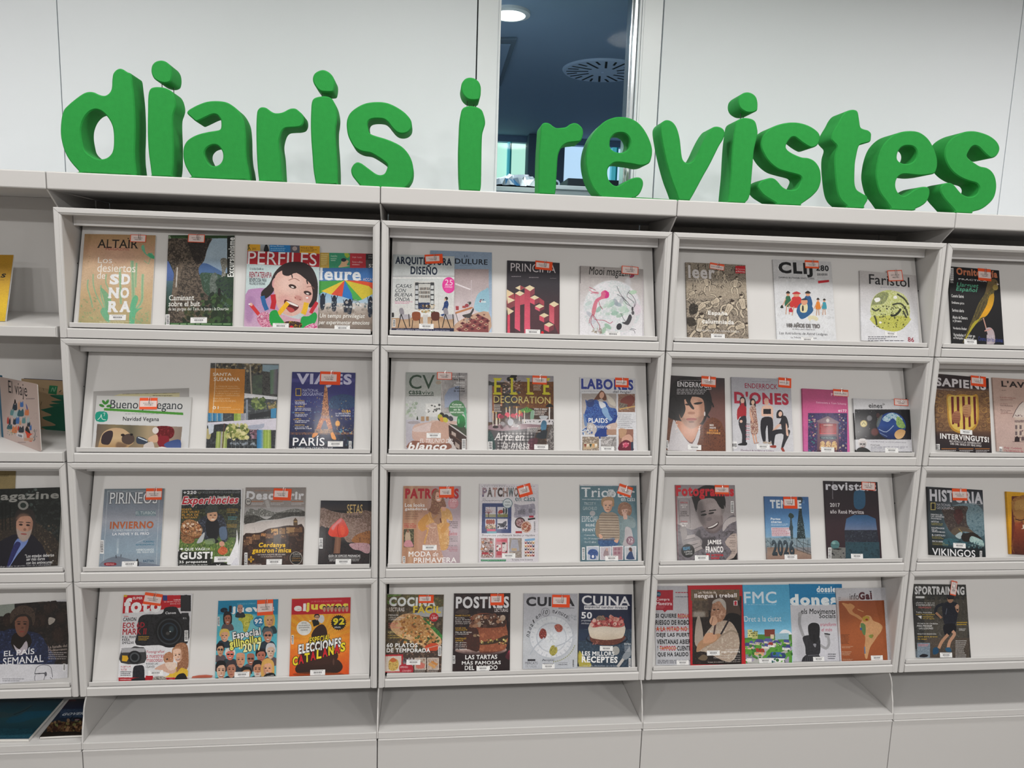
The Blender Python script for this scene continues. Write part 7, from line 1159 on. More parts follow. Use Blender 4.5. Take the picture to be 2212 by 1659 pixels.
def f(d):  # two children
    d.r(160, 240, 850, 1120, '587884>648490>5c7c88>54707c'); d.r(175, 240, 815, 262, 'd0d0d4'); d.g(200, 242, 790, 252, 1, '6c7c84'); W = 'e0e4e8'; d.t('Tricotar', 190, 282, 800, 392, W, b=.01, sf=1); d.e(525, 348, 46, 46, 'dce0e4'); d.e(525, 348, 40, 40, 'a0a8ac~e4e8ec~4c5860~4'); d.l((495, 295, 540, 385), 4, 'e8e8e8'); d.l((550, 300, 510, 385), 4, 'e8e8e8')
    d.t('www.tricotarencasa.com', 198, 406, 430, 422, W); d.t('en casa', 640, 400, 802, 436, W, b=.005); d.t('TRICOT Y', 222, 448, 352, 480, 'c0ccd0'); d.t('GANCHILLO', 208, 498, 364, 536, 'c0ccd0'); d.e(315, 574, 32, 30, 'b0b0b4'); d.t('ESPECIAL', 194, 608, 382, 668, 'd8dce0', sf=1); d.t('BEBÉ', 238, 686, 342, 722, W, b=.01); d.t('INFANTIL', 200, 746, 380, 778, W, b=.01)
    for y in (672, 735, 788): d.r(188, y, 350, y + 3, '88a0a8')
    for i, q in enumerate(('· Canastilla', '· 0 a 24 meses', '· 4 a 12 años')): d.t(q, 210, 810 + i * 40, (342, 370, 356)[i], 830 + i * 40, 'd8dce0')
    d.p((600, 620, 680, 600, 740, 600, 800, 650, 806, 720, 760, 740, 780, 930, 640, 930, 610, 800), '788c90~84989c~6c8086~12'); d.p((690, 730, 760, 760, 770, 930, 660, 940, 680, 850), 'c8bcc0', .8); d.p((605, 560, 610, 490, 650, 450, 710, 450, 755, 490, 762, 560, 740, 600, 700, 590, 650, 605), 'a07c68~8c6450~b8947c~9'); d.f(684, 550, 78, 100, 'd8b0a0', 'b08c74', ht='none', eye='3c3028'); d.p((640, 500, 720, 490, 735, 520, 690, 525, 640, 530), '9c7460'); d.p((665, 580, 690, 570, 712, 610, 700, 660, 670, 640), 'd8b0a0'); d.p((700, 640, 800, 680, 790, 740, 720, 720, 670, 660), '84989c')
    d.p((400, 840, 600, 850, 590, 945, 400, 945), '34507c~4c6c98~10'); d.p((395, 600, 430, 560, 470, 570, 540, 560, 600, 600, 620, 700, 622, 870, 570, 890, 560, 850, 440, 870, 430, 850, 370, 830, 350, 800, 370, 700), 'a09080'); 
    for i in range(21):
        y = 590 + i * 14; d.poly((392 - i * .8, y, 608 + i * .4, y + 4, 612 + i * .4, y + 11, 390 - i * .8, y + 8), ('6c5c50', 'b8a898', '84705f', 'c8b8a4')[i % 4], .75)
    d.p((352, 700, 380, 640, 400, 800, 380, 850, 350, 800), '94806c'); d.p((385, 810, 420, 820, 430, 850, 400, 860), 'd8a890'); d.p((560, 880, 610, 870, 600, 910, 570, 900), 'd8a890'); d.p((418, 480, 420, 410, 480, 385, 550, 395, 562, 450, 555, 500, 520, 440, 440, 440), 'a88868~8c6c50~6'); d.f(488, 490, 118, 140, 'dcb098', 'a88868', ht='none', eye='3c4450')
    d.p((418, 460, 424, 410, 480, 388, 550, 398, 560, 460, 530, 430, 460, 430), 'a88868'); d.e(748, 884, 48, 50, '846070'); d.t('32', 720, 858, 776, 896, 'e8dce0', sf=1); d.t('MODELS', 720, 902, 776, 914, 'e0d0d8', b=.02)
    for a, b_, y, c in ((246, 388, 948, 'b8c0d0'), (396, 532, 952, 'c8c0c8'), (536, 668, 945, 'b09098'), (678, 816, 950, 'c0c4cc')): d.poly((a, y, b_, y - 4, b_ - 4, 1104, a + 4, 1104), 'e8e8ec'); d.poly((a + 10, y + 10, b_ - 10, y + 6, b_ - 12, 1100, a + 12, 1100), c)
    d.p((260, 1030, 290, 985, 350, 985, 380, 1020, 370, 1060, 350, 1050, 350, 1090, 290, 1090, 290, 1050), '304880~4868a0~6'); d.e(320, 1065, 14, 18, 'e0e0e8'); d.p((450, 1000, 480, 970, 500, 1030, 490, 1060, 440, 1060), 'a08c90'); d.e(480, 985, 14, 18, 'c8a8a0'); 
    for k in range(4): d.e(575 + (k % 2) * 42, 980 + (k // 2) * 44, 15, 15, '9c6c7c'); 
    d.p((700, 1090, 730, 1020, 760, 1000, 780, 1060, 790, 1095), '2c4470'); d.e(745, 985, 16, 22, 'c89c88'); d.p((728, 985, 740, 962, 762, 970, 765, 1010), '5c3c34'); d.bar(196, 962, 228, 1102, True)
magazine(E2, 2, (175, 246, 815, 252, 832, 1108, 182, 1104), 'blue knitting magazine with two small children in sweaters', f, '5c7c88', th=.005, cards=[('b', 684, 314, 158, 118, 18)], bars=[(458, 1060, 606, 1108)])
def f(d):  # smiling man, grey photo
    d.r(1250, 245, 1990, 1130, '8c8488>9c9496>a09898>7c7678'); d.p((1260, 720, 1290, 700, 1440, 760, 1560, 720, 1650, 760, 1760, 740, 1840, 640, 1950, 620, 1960, 1110, 1290, 1110), '645e62~78727a~504c50~18'); d.p((1800, 700, 1860, 630, 1948, 616, 1950, 660, 1870, 700, 1800, 780), 'b4acac'); d.p((1820, 900, 1950, 800, 1960, 1110, 1830, 1110, 1900, 1010), 'b8a8a0'); d.p((1840, 1110, 1920, 1080, 1960, 1020, 1960, 1110), '141214')
    d.p((1445, 400, 1440, 340, 1520, 290, 1600, 255, 1720, 270, 1800, 340, 1830, 450, 1810, 560, 1780, 560, 1700, 430, 1560, 420, 1500, 560, 1470, 480), '1e1c1e'); d.p((1490, 480, 1540, 420, 1660, 400, 1740, 440, 1790, 560, 1800, 640, 1790, 720, 1740, 780, 1680, 800, 1600, 760, 1550, 690, 1510, 600), 'a09494>8c8080>7c7070'); d.p((1490, 480, 1560, 430, 1590, 600, 1600, 700, 1550, 690, 1505, 590), '4c4648', .6, bl=20); d.p((1620, 470, 1740, 460, 1780, 560, 1750, 600, 1650, 560), 'b8acac', .6, bl=16); d.e(1800, 530, 20, 50, '8c8484', 10); d.p((1470, 490, 1475, 380, 1560, 330, 1700, 330, 1790, 420, 1810, 520, 1760, 500, 1700, 410, 1600, 400, 1520, 440, 1500, 540), '1c1a1c')
    d.l((1545, 560, 1600, 545), 14, '1c181a'); d.l((1640, 545, 1720, 535), 13, '1c181a'); d.e(1580, 590, 34, 12, '1c1a1c', -10); d.e(1665, 572, 34, 10, '2a2426', -12); d.e(1640, 640, 32, 22, '746a6c', -15); d.p((1610, 740, 1680, 710, 1745, 668, 1740, 710, 1690, 745, 1640, 755), '3c2c2e'); d.p((1625, 736, 1685, 712, 1738, 678, 1730, 702, 1685, 730, 1640, 742), 'dcd6d4'); d.p((1590, 740, 1700, 780, 1780, 700, 1790, 740, 1700, 806, 1620, 780), '5c5052', .6, bl=8); d.l((1780, 600, 1790, 680), 5, '6c6062')
    d.p((1490, 800, 1540, 760, 1560, 850, 1700, 850, 1720, 960, 1560, 980, 1500, 900), '3c383c', .8, 8); d.p((1330, 860, 1400, 820, 1480, 820, 1560, 880, 1540, 960, 1450, 1040, 1360, 960), '8c8688'); 
    for q in ((1350, 860, 1480, 830), (1400, 920, 1540, 890), (1440, 970, 1550, 920), (1450, 1010, 1560, 960)): d.l(q, 38, 'a49c9c', 1, 0); d.l((q[0], q[1] + 20, q[2], q[3] + 20), 5, '4c484a')
    d.p((1310, 740, 1350, 690, 1380, 740, 1390, 840, 1340, 870, 1320, 800), '8c8484'); d.l((1300, 690, 1350, 720), 16, 'c0b8b8')
    d.r(1960, 245, 1990, 1130, '8c8488'); d.poly((1265, 260, 1275, 260, 1290, 1100, 1280, 1100), 'a03038', .5)
    d.t('Fotogramas', 1268, 258, 1925, 415, 'c81c2c', b=.045); d.g(1285, 380, 1460, 400, 2, 'e0dcdc'); d.l((1310, 424, 1292, 424, 1312, 740, 1330, 740), 3, '3c3438'); d.l((1400, 424, 1418, 424, 1428, 740, 1410, 740), 3, '3c3438')
    for q, y, c in (('ESPECIAL', 442, 'b02c34'), ('ASÍ FUE', 470, 'f0ecec'), ('2017', 494, 'f0ecec'), ('CARIES,', 548, '2c2428'), ('DUNKERK', 570, '2c2428'), ('LOVING VIN', 592, '2c2428'), ('Avances', 656, 'b02c34'), ('ASÍ SERÁ', 680, 'f0ecec'), ('2018', 706, 'f0ecec')): d.t(q, 1356 - len(q) * 5.4, y, 1356 + len(q) * 5.4, y + 17, c, b=.02)
    for k, q in enumerate(('GARY', 'OLDMAN', 'De Churchill', 'al Óscar', '', 'SPIELBERG,', 'HANKS &', 'STREEP', 'De nominación', '', 'JESSICA', 'CHASTAIN', 'Y su', 'Molly Game', '', 'NURIA', 'DEINIER', 'El regreso')):
        if q: d.t(q, 1940 - len(q) * 8.6, 676 + k * 20.5, 1940, 690 + k * 20.5, '241c20' if q.isupper() else '5c5054')
    d.bar(1888, 436, 1922, 568, True); d.t('JAMES', 1620, 874, 1780, 940, 'f4f0f0', b=.04); d.t('FRANCO', 1602, 948, 1802, 1020, 'f4f0f0', b=.04); d.t('El artista', 1612, 1030, 1802, 1060, 'c81c2c', b=.03, sf=1); d.t('total', 1660, 1064, 1755, 1094, 'c81c2c', b=.03, sf=1)
    d.e(1400, 1000, 76, 78, '141416'); d.t('RELEVO', 1346, 955, 1424, 990, '5cb0e0', b=.02, rot=-6); d.t('15 ESTRELLAS', 1358, 1000, 1448, 1018, 'f0f0f0', b=.01, rot=-6); d.t('CON FUTURO', 1372, 1026, 1452, 1044, 'f0f0f0', b=.01, rot=-6)
magazine(E2, 2, (1262, 248, 1932, 254, 1976, 1112, 1286, 1108), 'film magazine with black and white smiling man, red title', f, '8c8488', th=.006, cards=[('b', 1784, 304, 160, 104, 1)], bars=[(1478, 1062, 1636, 1112)])
def f(d):  # towers against blue sky
    d.r(310, 440, 980, 1320, '3c6498>4c7cb0>6c98c0>90b4cc>a8c0c8'); d.r(340, 1000, 960, 1320, '7c8c98>88888c>8c7c78'); d.poly((350, 1110, 700, 1130, 950, 1220, 940, 1300, 355, 1300), '8c7468>a08878>94786c'); d.r(340, 990, 940, 1120, '6c8ca0~9cb0b8~54707c~9', .7)
    d.p((760, 455, 812, 460, 820, 500, 800, 540, 760, 520), '3c4448~2c3034~5'); d.poly((770, 600, 808, 600, 812, 680, 835, 800, 860, 1005, 745, 1005, 752, 800, 765, 680), '2c3c40~1c2a2c~50646c~6'); 
    for i in range(9): d.s((752, 800 + i * 22, 850, 806 + i * 22), 7, 4, 'a0b8c0 141c20', .9, 1)
    d.poly((655, 720, 672, 720, 690, 860, 694, 1010, 665, 1010, 648, 860), '2c383c~4c6068~20282c~5'); d.p((630, 700, 650, 665, 690, 680, 705, 715, 670, 740, 645, 725), '30403c'); d.e(668, 860, 26, 40, '34444a')
    d.s((540, 985, 640, 1000), 12, 9, '4c6c78', .9); d.p((520, 1000, 570, 985, 640, 990, 650, 1005), '6c8c9c')
    for q in ((350, 1020, 420, 1100, 350, 1110), (400, 1040, 402, 1130), (700, 1090, 940, 1190), (740, 1030, 940, 1100), (740, 1000, 745, 1160), (830, 1010, 830, 1190), (890, 1020, 890, 1210), (740, 1150, 930, 1220), (740, 1000, 880, 1190)): d.l(q, 5, '2c3438')
    d.t('TEMPLE', 388, 492, 804, 604, 'e0e8f0', b=.05); d.t('22', 818, 500, 846, 532, '88b0d8'); d.t('Portes', 398, 728, 524, 758, 'eef2f6', b=.03); d.t('obertes', 402, 768, 542, 796, 'eef2f6', b=.03); d.g(402, 806, 630, 836, 2, 'c8dcec'); d.r(404, 856, 640, 895, 'd8c8d0'); d.poly((408, 895, 655, 895, 660, 972, 412, 975), 'd8c8d0'); d.g(416, 862, 650, 968, 5, 'b05868', .6)
    d.t('2026', 418, 1028, 712, 1235, '1c2428', b=.03); d.t('2026', 412, 1018, 706, 1224, '40505c>2c3840', b=.03)
    d.r(200, 1000, 340, 1300, '3c4c5c')
magazine(E3, 2, (315, 444, 900, 450, 940, 1296, 350, 1292), 'small blue magazine with dark stone towers and large year numerals', f, '6c98c0', th=.006, cards=[('o', 655, 528, 184, 156, 0)], bars=[(580, 1240, 748, 1300)])
def f(d):  # dark cover with a plain blue panel
    d.r(1100, 235, 1900, 1310, '201a22>2c2028>342028>2e1e26'); d.t('revistart', 1130, 262, 1800, 366, 'd8d8e0', b=.03)
    d.p((1500, 400, 1540, 366, 1620, 366, 1650, 410, 1650, 560, 1600, 612, 1540, 612, 1500, 560), '2c5878'); d.poly((1400, 740, 1500, 690, 1680, 690, 1790, 740, 1812, 900, 1375, 900), '2c5880>48648c>6c7894'); d.poly((1375, 890, 1812, 890, 1835, 1060, 1385, 1060), '2c3040~202430~3c4450~12'); d.poly((1385, 1050, 1838, 1050, 1850, 1290, 1392, 1290), '24404c~2c4c58~1c343e~14')
    d.t('2017', 1184, 532, 1315, 584, 'e8e4e8', b=.02); d.t('año René Magritte', 1188, 622, 1632, 682, 'e0dce0', b=.02)
    d.poly((1160, 1118, 1390, 1122, 1390, 1290, 1160, 1290), '6c6c6c~7c7c78~5c5c5c~10'); d.s((1200, 1140, 1385, 1290), 12, 9, '24242a', .9); d.e(1252, 1085, 58, 58, '5c8888>446c70'); d.e(1235, 1062, 24, 20, '8cb0ac', al=.8, bl=8); d.l((1195, 1082, 1308, 1092), 4, '1c2c30'); d.e(1280, 1142, 60, 10, '1c1c20', al=.8)
    d.bar(1162, 1125, 1204, 1275, True); d.l((1225, 245, 1218, 380, 1222, 480), 9, 'c8c8d0', .5, 1)
magazine(E3, 2, (1114, 244, 1814, 248, 1876, 1292, 1146, 1288), 'dark brown art magazine with blue shapes and a teal ball', f, '2c2028', th=.006, cards=[('t', 1692, 308, 182, 108, 3)], bars=[(1462, 1222, 1620, 1284)])
def f(d):  # viking ship
    d.r(640, 340, 1460, 1340, '24242c>4c545c>5c7078>54707c>2c444c>141c20'); d.r(640, 340, 900, 1340, '14181c', .6, bl=80); d.p((1000, 600, 1300, 560, 1440, 700, 1440, 1000, 1200, 1000, 1100, 800), '64808c~8098a0~4c6874~14', .8)
    d.p((860, 640, 1000, 600, 1210, 600, 1190, 700, 1205, 850, 1240, 900, 1130, 880, 1040, 900, 980, 960, 900, 820, 880, 720), '4c423c~3a3030~625850~11'); d.p((1040, 650, 1120, 640, 1150, 760, 1080, 850, 1020, 720), '5c2c2c~3c2020~6', .7); d.l((960, 520, 1010, 620, 1040, 700), 6, '2c2c30'); d.p((980, 950, 1040, 890, 1140, 880, 1240, 910, 1300, 970, 1200, 950, 1100, 950, 1040, 1000), '5c5044'); d.p((1040, 1000, 1130, 950, 1120, 1040, 1080, 1040), 'a8b8bc')
    d.p((1080, 905, 1140, 950, 1180, 970, 1300, 960, 1420, 1060, 1300, 1020, 1240, 1080, 1160, 1080, 1120, 1020, 1150, 960), '1c1816~2c2420~6'); d.l((1085, 905, 1140, 960), 8, 'a08c4c'); d.p((1240, 1080, 1260, 1010, 1340, 1030, 1430, 1080, 1430, 1160, 1330, 1120), '84a8a8~b8d0cc~5c8488~9'); d.p((880, 1060, 1000, 1040, 1160, 1090, 1240, 1120, 1240, 1200, 900, 1170), '2c5460~3c6c78~1c3840~10', .9); d.r(700, 1150, 1440, 1320, '12181c', .8, bl=20); d.s((1200, 1100, 1430, 1180), 26, 12, '203438 4c7078 84a0a0', .7)
    d.t('HISTORIA', 694, 382, 1420, 548, 'd0d0d8', b=.045); d.r(704, 548, 770, 650, 'c8b870'); d.r(714, 558, 760, 640, '14161a'); d.t('NATIONAL', 786, 560, 978, 596, 'c8c8d0'); d.t('GEOGRAPHIC', 786, 606, 1026, 642, 'c8c8d0'); d.r(1270, 570, 1420, 573, 'c0c0c8')
    for q, y, x1, c in (('DENTRO DE', 704, 860, 0), ('LAS GRANDES', 730, 890, 0), ('PIRÁMIDES', 756, 850, 0), ('HITITAS', 800, 815, 0), ('EL IMPERIO DE LOS', 828, 870, 1), ('CARROS DE GUERRA', 846, 862, 1), ('NAUFRAGIOS', 888, 890, 0), ('DE LA', 914, 795, 0), ('ANTIGÜEDAD', 938, 900, 0), ('EL CAPITOLIO', 986, 902, 0), ('EL CORAZÓN', 1012, 850, 1), ('SAGRADO DE ROMA', 1032, 880, 1), ('MATA HARI', 1070, 870, 0), ('ACUSADA DE ESPIONAJE', 1098, 896, 1), ('CULPABLE O INOCENTE', 1118, 940, 1)): d.t(q, 708 + (y - 704) * .05, y, x1, y + (14 if c else 22), 'b0a050' if c else 'e0e0e4', b=.015)
    d.t('VIKINGOS', 728, 1188, 1318, 1288, 'f0f0f4', b=.015); d.t('CAZADORES Y VIKINGOS DE LOS QUE HACIAN HISTORIA', 745, 1312, 1340, 1328, 'b0b0b4'); d.bar(1380, 1212, 1412, 1322, True)
magazine(E4, 2, (652, 346, 1448, 356, 1436, 1320, 706, 1322), 'history magazine with dark sailing ship in a stormy sea', f, '4c5c64', th=.009, cards=[('b', 1098, 436, 202, 162, -2)], bars=[(1012, 1108, 1182, 1170)])
def f(d):  # yellow framed cover, gold face
    d.r(1740, 400, 2700, 1340, 'd8a020>d89c18>c89018'); d.r(1820, 458, 2600, 1290, '5c2820'); d.p((1850, 480, 2300, 440, 2500, 700, 2450, 1200, 1850, 1240, 1870, 900, 1840, 700), '8c5c30~a87840~6c3824~20'); d.p((1860, 540, 2000, 500, 2250, 560, 2200, 640, 1900, 680), 'b89050', .8, 10); d.e(1930, 700, 80, 60, 'a07440'); d.l((1870, 770, 1930, 790, 2010, 775), 12, '2c1410', 1, 1); d.p((1860, 830, 2000, 850, 2300, 900, 2300, 1200, 1860, 1280), '9c4428>6c2418>3c1410', .8, 20); d.t('GRAN', 1936, 585, 2180, 620, 'c8a060', sf=1); d.t('JESÚS', 1950, 848, 2330, 920, 'e8dcc8')
magazine(E4, 2, (1756, 410, 2560, 424, 2600, 1310, 1800, 1306), 'yellow framed magazine with golden close-up face, cut by the picture edge', f, 'd8a020', th=.010)

# ---- bottom row
def f(d):  # cameras
    d.r(950, 240, 1580, 980, 'd8d8dc>e4e4e8'); d.poly((1010, 248, 1480, 248, 1478, 350, 1000, 398), 'c01c28'); d.r(1475, 248, 1558, 380, '1c1418'); d.p((1478, 330, 1480, 260, 1540, 250, 1555, 330, 1550, 375, 1480, 370), '2a2a2e'); d.r(1330, 250, 1366, 292, '2c4080'); d.t('SUPER', 1084, 262, 1166, 284, 'f0e8e8', b=.03); d.t('foto', 1015, 268, 1318, 392, 'f2f2f4', b=.055)
    d.e(1025, 254, 14, 10, 'd8b030'); d.t('TAMRON', 1414, 280, 1474, 292, 'f0d8d8', b=.02); d.t('18-400 MM F3,5-6,3', 1340, 296, 1474, 308, 'f0d8d8', b=.01); d.t('DI II VC HLD', 1392, 312, 1474, 324, 'f0d8d8', b=.01)
    d.p((1128, 460, 1150, 420, 1200, 405, 1320, 400, 1350, 350, 1440, 345, 1475, 400, 1540, 410, 1545, 480, 1530, 640, 1380, 676, 1300, 655, 1115, 655, 1120, 560), '1c1c20~2a2a2e~141416~12'); d.e(1380, 545, 112, 128, '101014'); d.e(1383, 545, 100, 108, '34383c'); d.e(1383, 545, 90, 96, '0c0c10'); d.e(1383, 545, 70, 74, '283440'); d.e(1383, 545, 58, 62, '0c1014'); d.e(1400, 525, 22, 28, '3c5058', al=.8, bl=6); d.e(1370, 560, 16, 14, '64605c', al=.7, bl=3); d.e(1390, 545, 6, 4, 'e8f0f0'); d.t('Canon', 1350, 382, 1436, 402, 'e8e8ec', b=.03); d.r(1480, 392, 1540, 412, '2c2c30'); d.t('EOS', 1494, 430, 1522, 444, 'd8d8dc')
    d.t('CANON', 1006, 430, 1112, 460, '24242a', b=.02); d.t('EOS 6D', 1004, 470, 1182, 514, 'b02030', b=.02); d.t('MARK II', 1002, 520, 1196, 570, 'b02030', b=.02)
    for i, q in enumerate(('FULL FRAME', 'PARA', 'EMPEZAR')): d.t(q, 998, 580 + i * 23, (1122, 1060, 1094)[i], 600 + i * 23, '24242a', b=.01)
    d.g(1130, 580, 1220, 620, 3, 'd0a030'); d.r(1012, 418, 1050, 426, 'c06060', .6)
    d.p((988, 800, 990, 700, 1010, 680, 1070, 678, 1100, 665, 1140, 672, 1185, 685, 1180, 800), '3a3a3c'); d.poly((992, 680, 1185, 680, 1183, 712, 990, 718), 'a8a8ac'); d.e(1100, 755, 56, 54, '1c1c20'); d.e(1100, 755, 40, 40, '4c5054'); d.e(1100, 755, 28, 28, '14181c'); d.poly((998, 740, 1040, 742, 1050, 765, 1035, 790, 996, 786), 'd8a828')
    for i, q in enumerate(('Fotografiar', 'a nuestras', 'mascotas')): d.t(q, 1198, 698 + i * 33, (1346, 1338, 1328)[i], 726 + i * 33, 'b02030')
    d.t('TODAS LAS', 1192, 800, 1290, 816, '303036'); d.t('CLAVES', 1192, 824, 1262, 840, '303036')
    d.p((1380, 900, 1400, 850, 1470, 830, 1525, 850, 1528, 915, 1345, 915), 'e0b838'); d.p((1440, 880, 1450, 780, 1420, 700, 1440, 650, 1490, 635, 1530, 660, 1540, 760, 1530, 850, 1480, 840), 'a87858~8c5c40~c09070~6'); d.f(1450, 740, 76, 110, 'e8c0a8', 'b08060', ht='none', smile=1, rot=-8); d.p((1335, 780, 1345, 730, 1390, 710, 1415, 750, 1410, 800, 1370, 810), 'c08868~a87050~d8b090~4'); d.e(1365, 770, 7, 6, '1c1414'); d.p((1262, 850, 1330, 810, 1400, 800, 1440, 860, 1400, 890, 1310, 860), 'd8b09c'); d.p((1350, 800, 1440, 800, 1430, 850, 1380, 860), 'e8d0c0')
    for i, q in enumerate(('FUJIFILM', 'X-T20')): d.t(q, 988, 826 + i * 22, (1066, 1035)[i], 842 + i * 22, 'b02030')
    d.g(984, 868, 1075, 910, 3, '404048'); d.p((1082, 940, 1090, 840, 1130, 820, 1175, 830, 1180, 930, 1170, 965, 1085, 965), '2c2c34~1c1c24~8'); d.r(968, 920, 1530, 970, 'b01c28'); d.g(980, 928, 1070, 962, 2, 'e8c8c8'); d.r(1190, 905, 1250, 960, 'b01c28'); d.p((1250, 955, 1260, 915, 1330, 910, 1358, 930, 1355, 960), '6c6860~c8c4bc~2c2c2c~6'); d.p((1430, 950, 1450, 900, 1500, 885, 1525, 920, 1520, 955), '16161a'); d.p((1082, 930, 1180, 920, 1170, 965, 1085, 965), '24242a'); d.t('LEICA M10', 1194, 940, 1246, 952, 'e8d8d8'); d.t('SONY', 1380, 930, 1410, 940, 'e8d0d0'); d.bar(1506, 535, 1536, 625, True)
magazine(E5, 3, (1005, 242, 1574, 240, 1528, 958, 968, 970), 'photography magazine with large black camera and red title band', f, 'dcdce0', th=.007, cards=[('b', 1250, 280, 146, 96, 9)], bars=[(1212, 862, 1332, 902)])
def f(d):  # crowd of cartoon heads on blue
    d.r(160, 200, 740, 930, '3098b0>58b8c8>4cb0c4>68bcc8'); d.r(195, 212, 725, 346, '1c84ac'); d.poly((320, 346, 520, 346, 600, 640, 240, 640), '88ccd4', .6, 8); d.t('el', 222, 272, 320, 330, '101c2c', b=.05, sf=1); d.t('jueves', 318, 272, 682, 340, 'f0f4f4', b=.05, sf=1); d.t('LA REVISTA QUE SALE LOS MIÉRCOLES', 366, 244, 524, 262, '88c8dc')
    d.p((375, 390, 400, 350, 430, 340, 490, 345, 505, 380, 480, 400, 470, 440, 450, 490, 420, 490, 415, 440, 400, 405), 'a8a83c~c8c858~7c8430~7'); d.e(442, 385, 28, 26, 'c8c850'); d.t('G', 420, 400, 466, 446, 'd8d060', b=.04)
    H_ = ((392, 298, 50, 72, 'c09080', '3c2c2c', 'bald'), (284, 385, 62, 96, 'a86850', '1c1c20', 'bob'), (642, 398, 74, 110, 'e0a878', 'd8b050', 'bob'), (258, 530, 76, 96, 'e0a888', 'e0c060', 'short'), (222, 652, 62, 100, 'c89878', '141418', 'short'), (305, 690, 78, 90, 'e07868', 'd8d0cc', 'short'), (395, 735, 84, 124, 'd09878', '5c4030', 'bald'), (482, 728, 72, 100, 'a86c58', '2c2024', 'bald'), (570, 700, 82, 106, 'b8705c', '141418', 'short'), (628, 530, 78, 110, 'c88c74', '5c6468', 'short'), (652, 665, 74, 116, 'd0b4a0', 'c8c8cc', 'short'), (228, 830, 84, 140, 'd8b098', '141418', 'short'), (316, 820, 84, 130, 'b88068', '3c3438', 'short'), (445, 850, 84, 90, 'c08c68', '1c1c1c', 'short'), (540, 818, 80, 130, 'c88c6c', '1c1c20', 'short'), (626, 810, 86, 130, 'e0a888', 'd8a858', 'long'))
    for i, (x, y, a, b_, s_, h_, k) in enumerate(H_):
        d.p((x - a * .8, y + b_ * 1.0, x - a * .6, y + b_ * .45, x, y + b_ * .4, x + a * .6, y + b_ * .45, x + a * .8, y + b_), ('1c2430', '5c4448', '24343c')[i % 3], .9)
        d.f(x, y, a, b_, s_, h_, ht=k, smile=i % 2, glass=1 if i in (4, 5, 7, 9) else 0, beard='d8d4d0' if i == 14 else None, side=1 if i % 3 else -1)
    d.t('Especial', 328, 476, 568, 560, 'f4f4f4', b=.04, rot=-8, ol='101418'); d.t('gilipollas', 300, 540, 572, 632, 'e8e46c', b=.045, rot=-8, ol='101418'); d.t('Los', 296, 560, 322, 580, 'e8e46c', b=.03, rot=-8); d.t('de', 380, 620, 412, 642, 'f0ec8c', b=.03, rot=-8); d.t('2017', 415, 586, 576, 662, 'f0ecac', b=.045, rot=-6, ol='101418')
    d.e(548, 408, 44, 44, '1c78a8'); d.t('92', 514, 382, 580, 426, 'f0f4f8', b=.045, rot=-6); d.t('PÀGS', 535, 430, 570, 442, '8cc8e0'); d.p((590, 890, 620, 850, 680, 848, 690, 895), '141414'); d.t('MONTY', 600, 868, 680, 884, 'd8d8d8', b=.02, rot=-8); d.bar(200, 366, 216, 445, True)
magazine(E6, 3, (204, 232, 722, 212, 690, 892, 178, 912), 'satirical magazine with many cartoon heads on turquoise', f, '4cb0c4', th=.005, cards=[('b', 606, 285, 136, 132, -2)], bars=[(342, 872, 470, 912)])
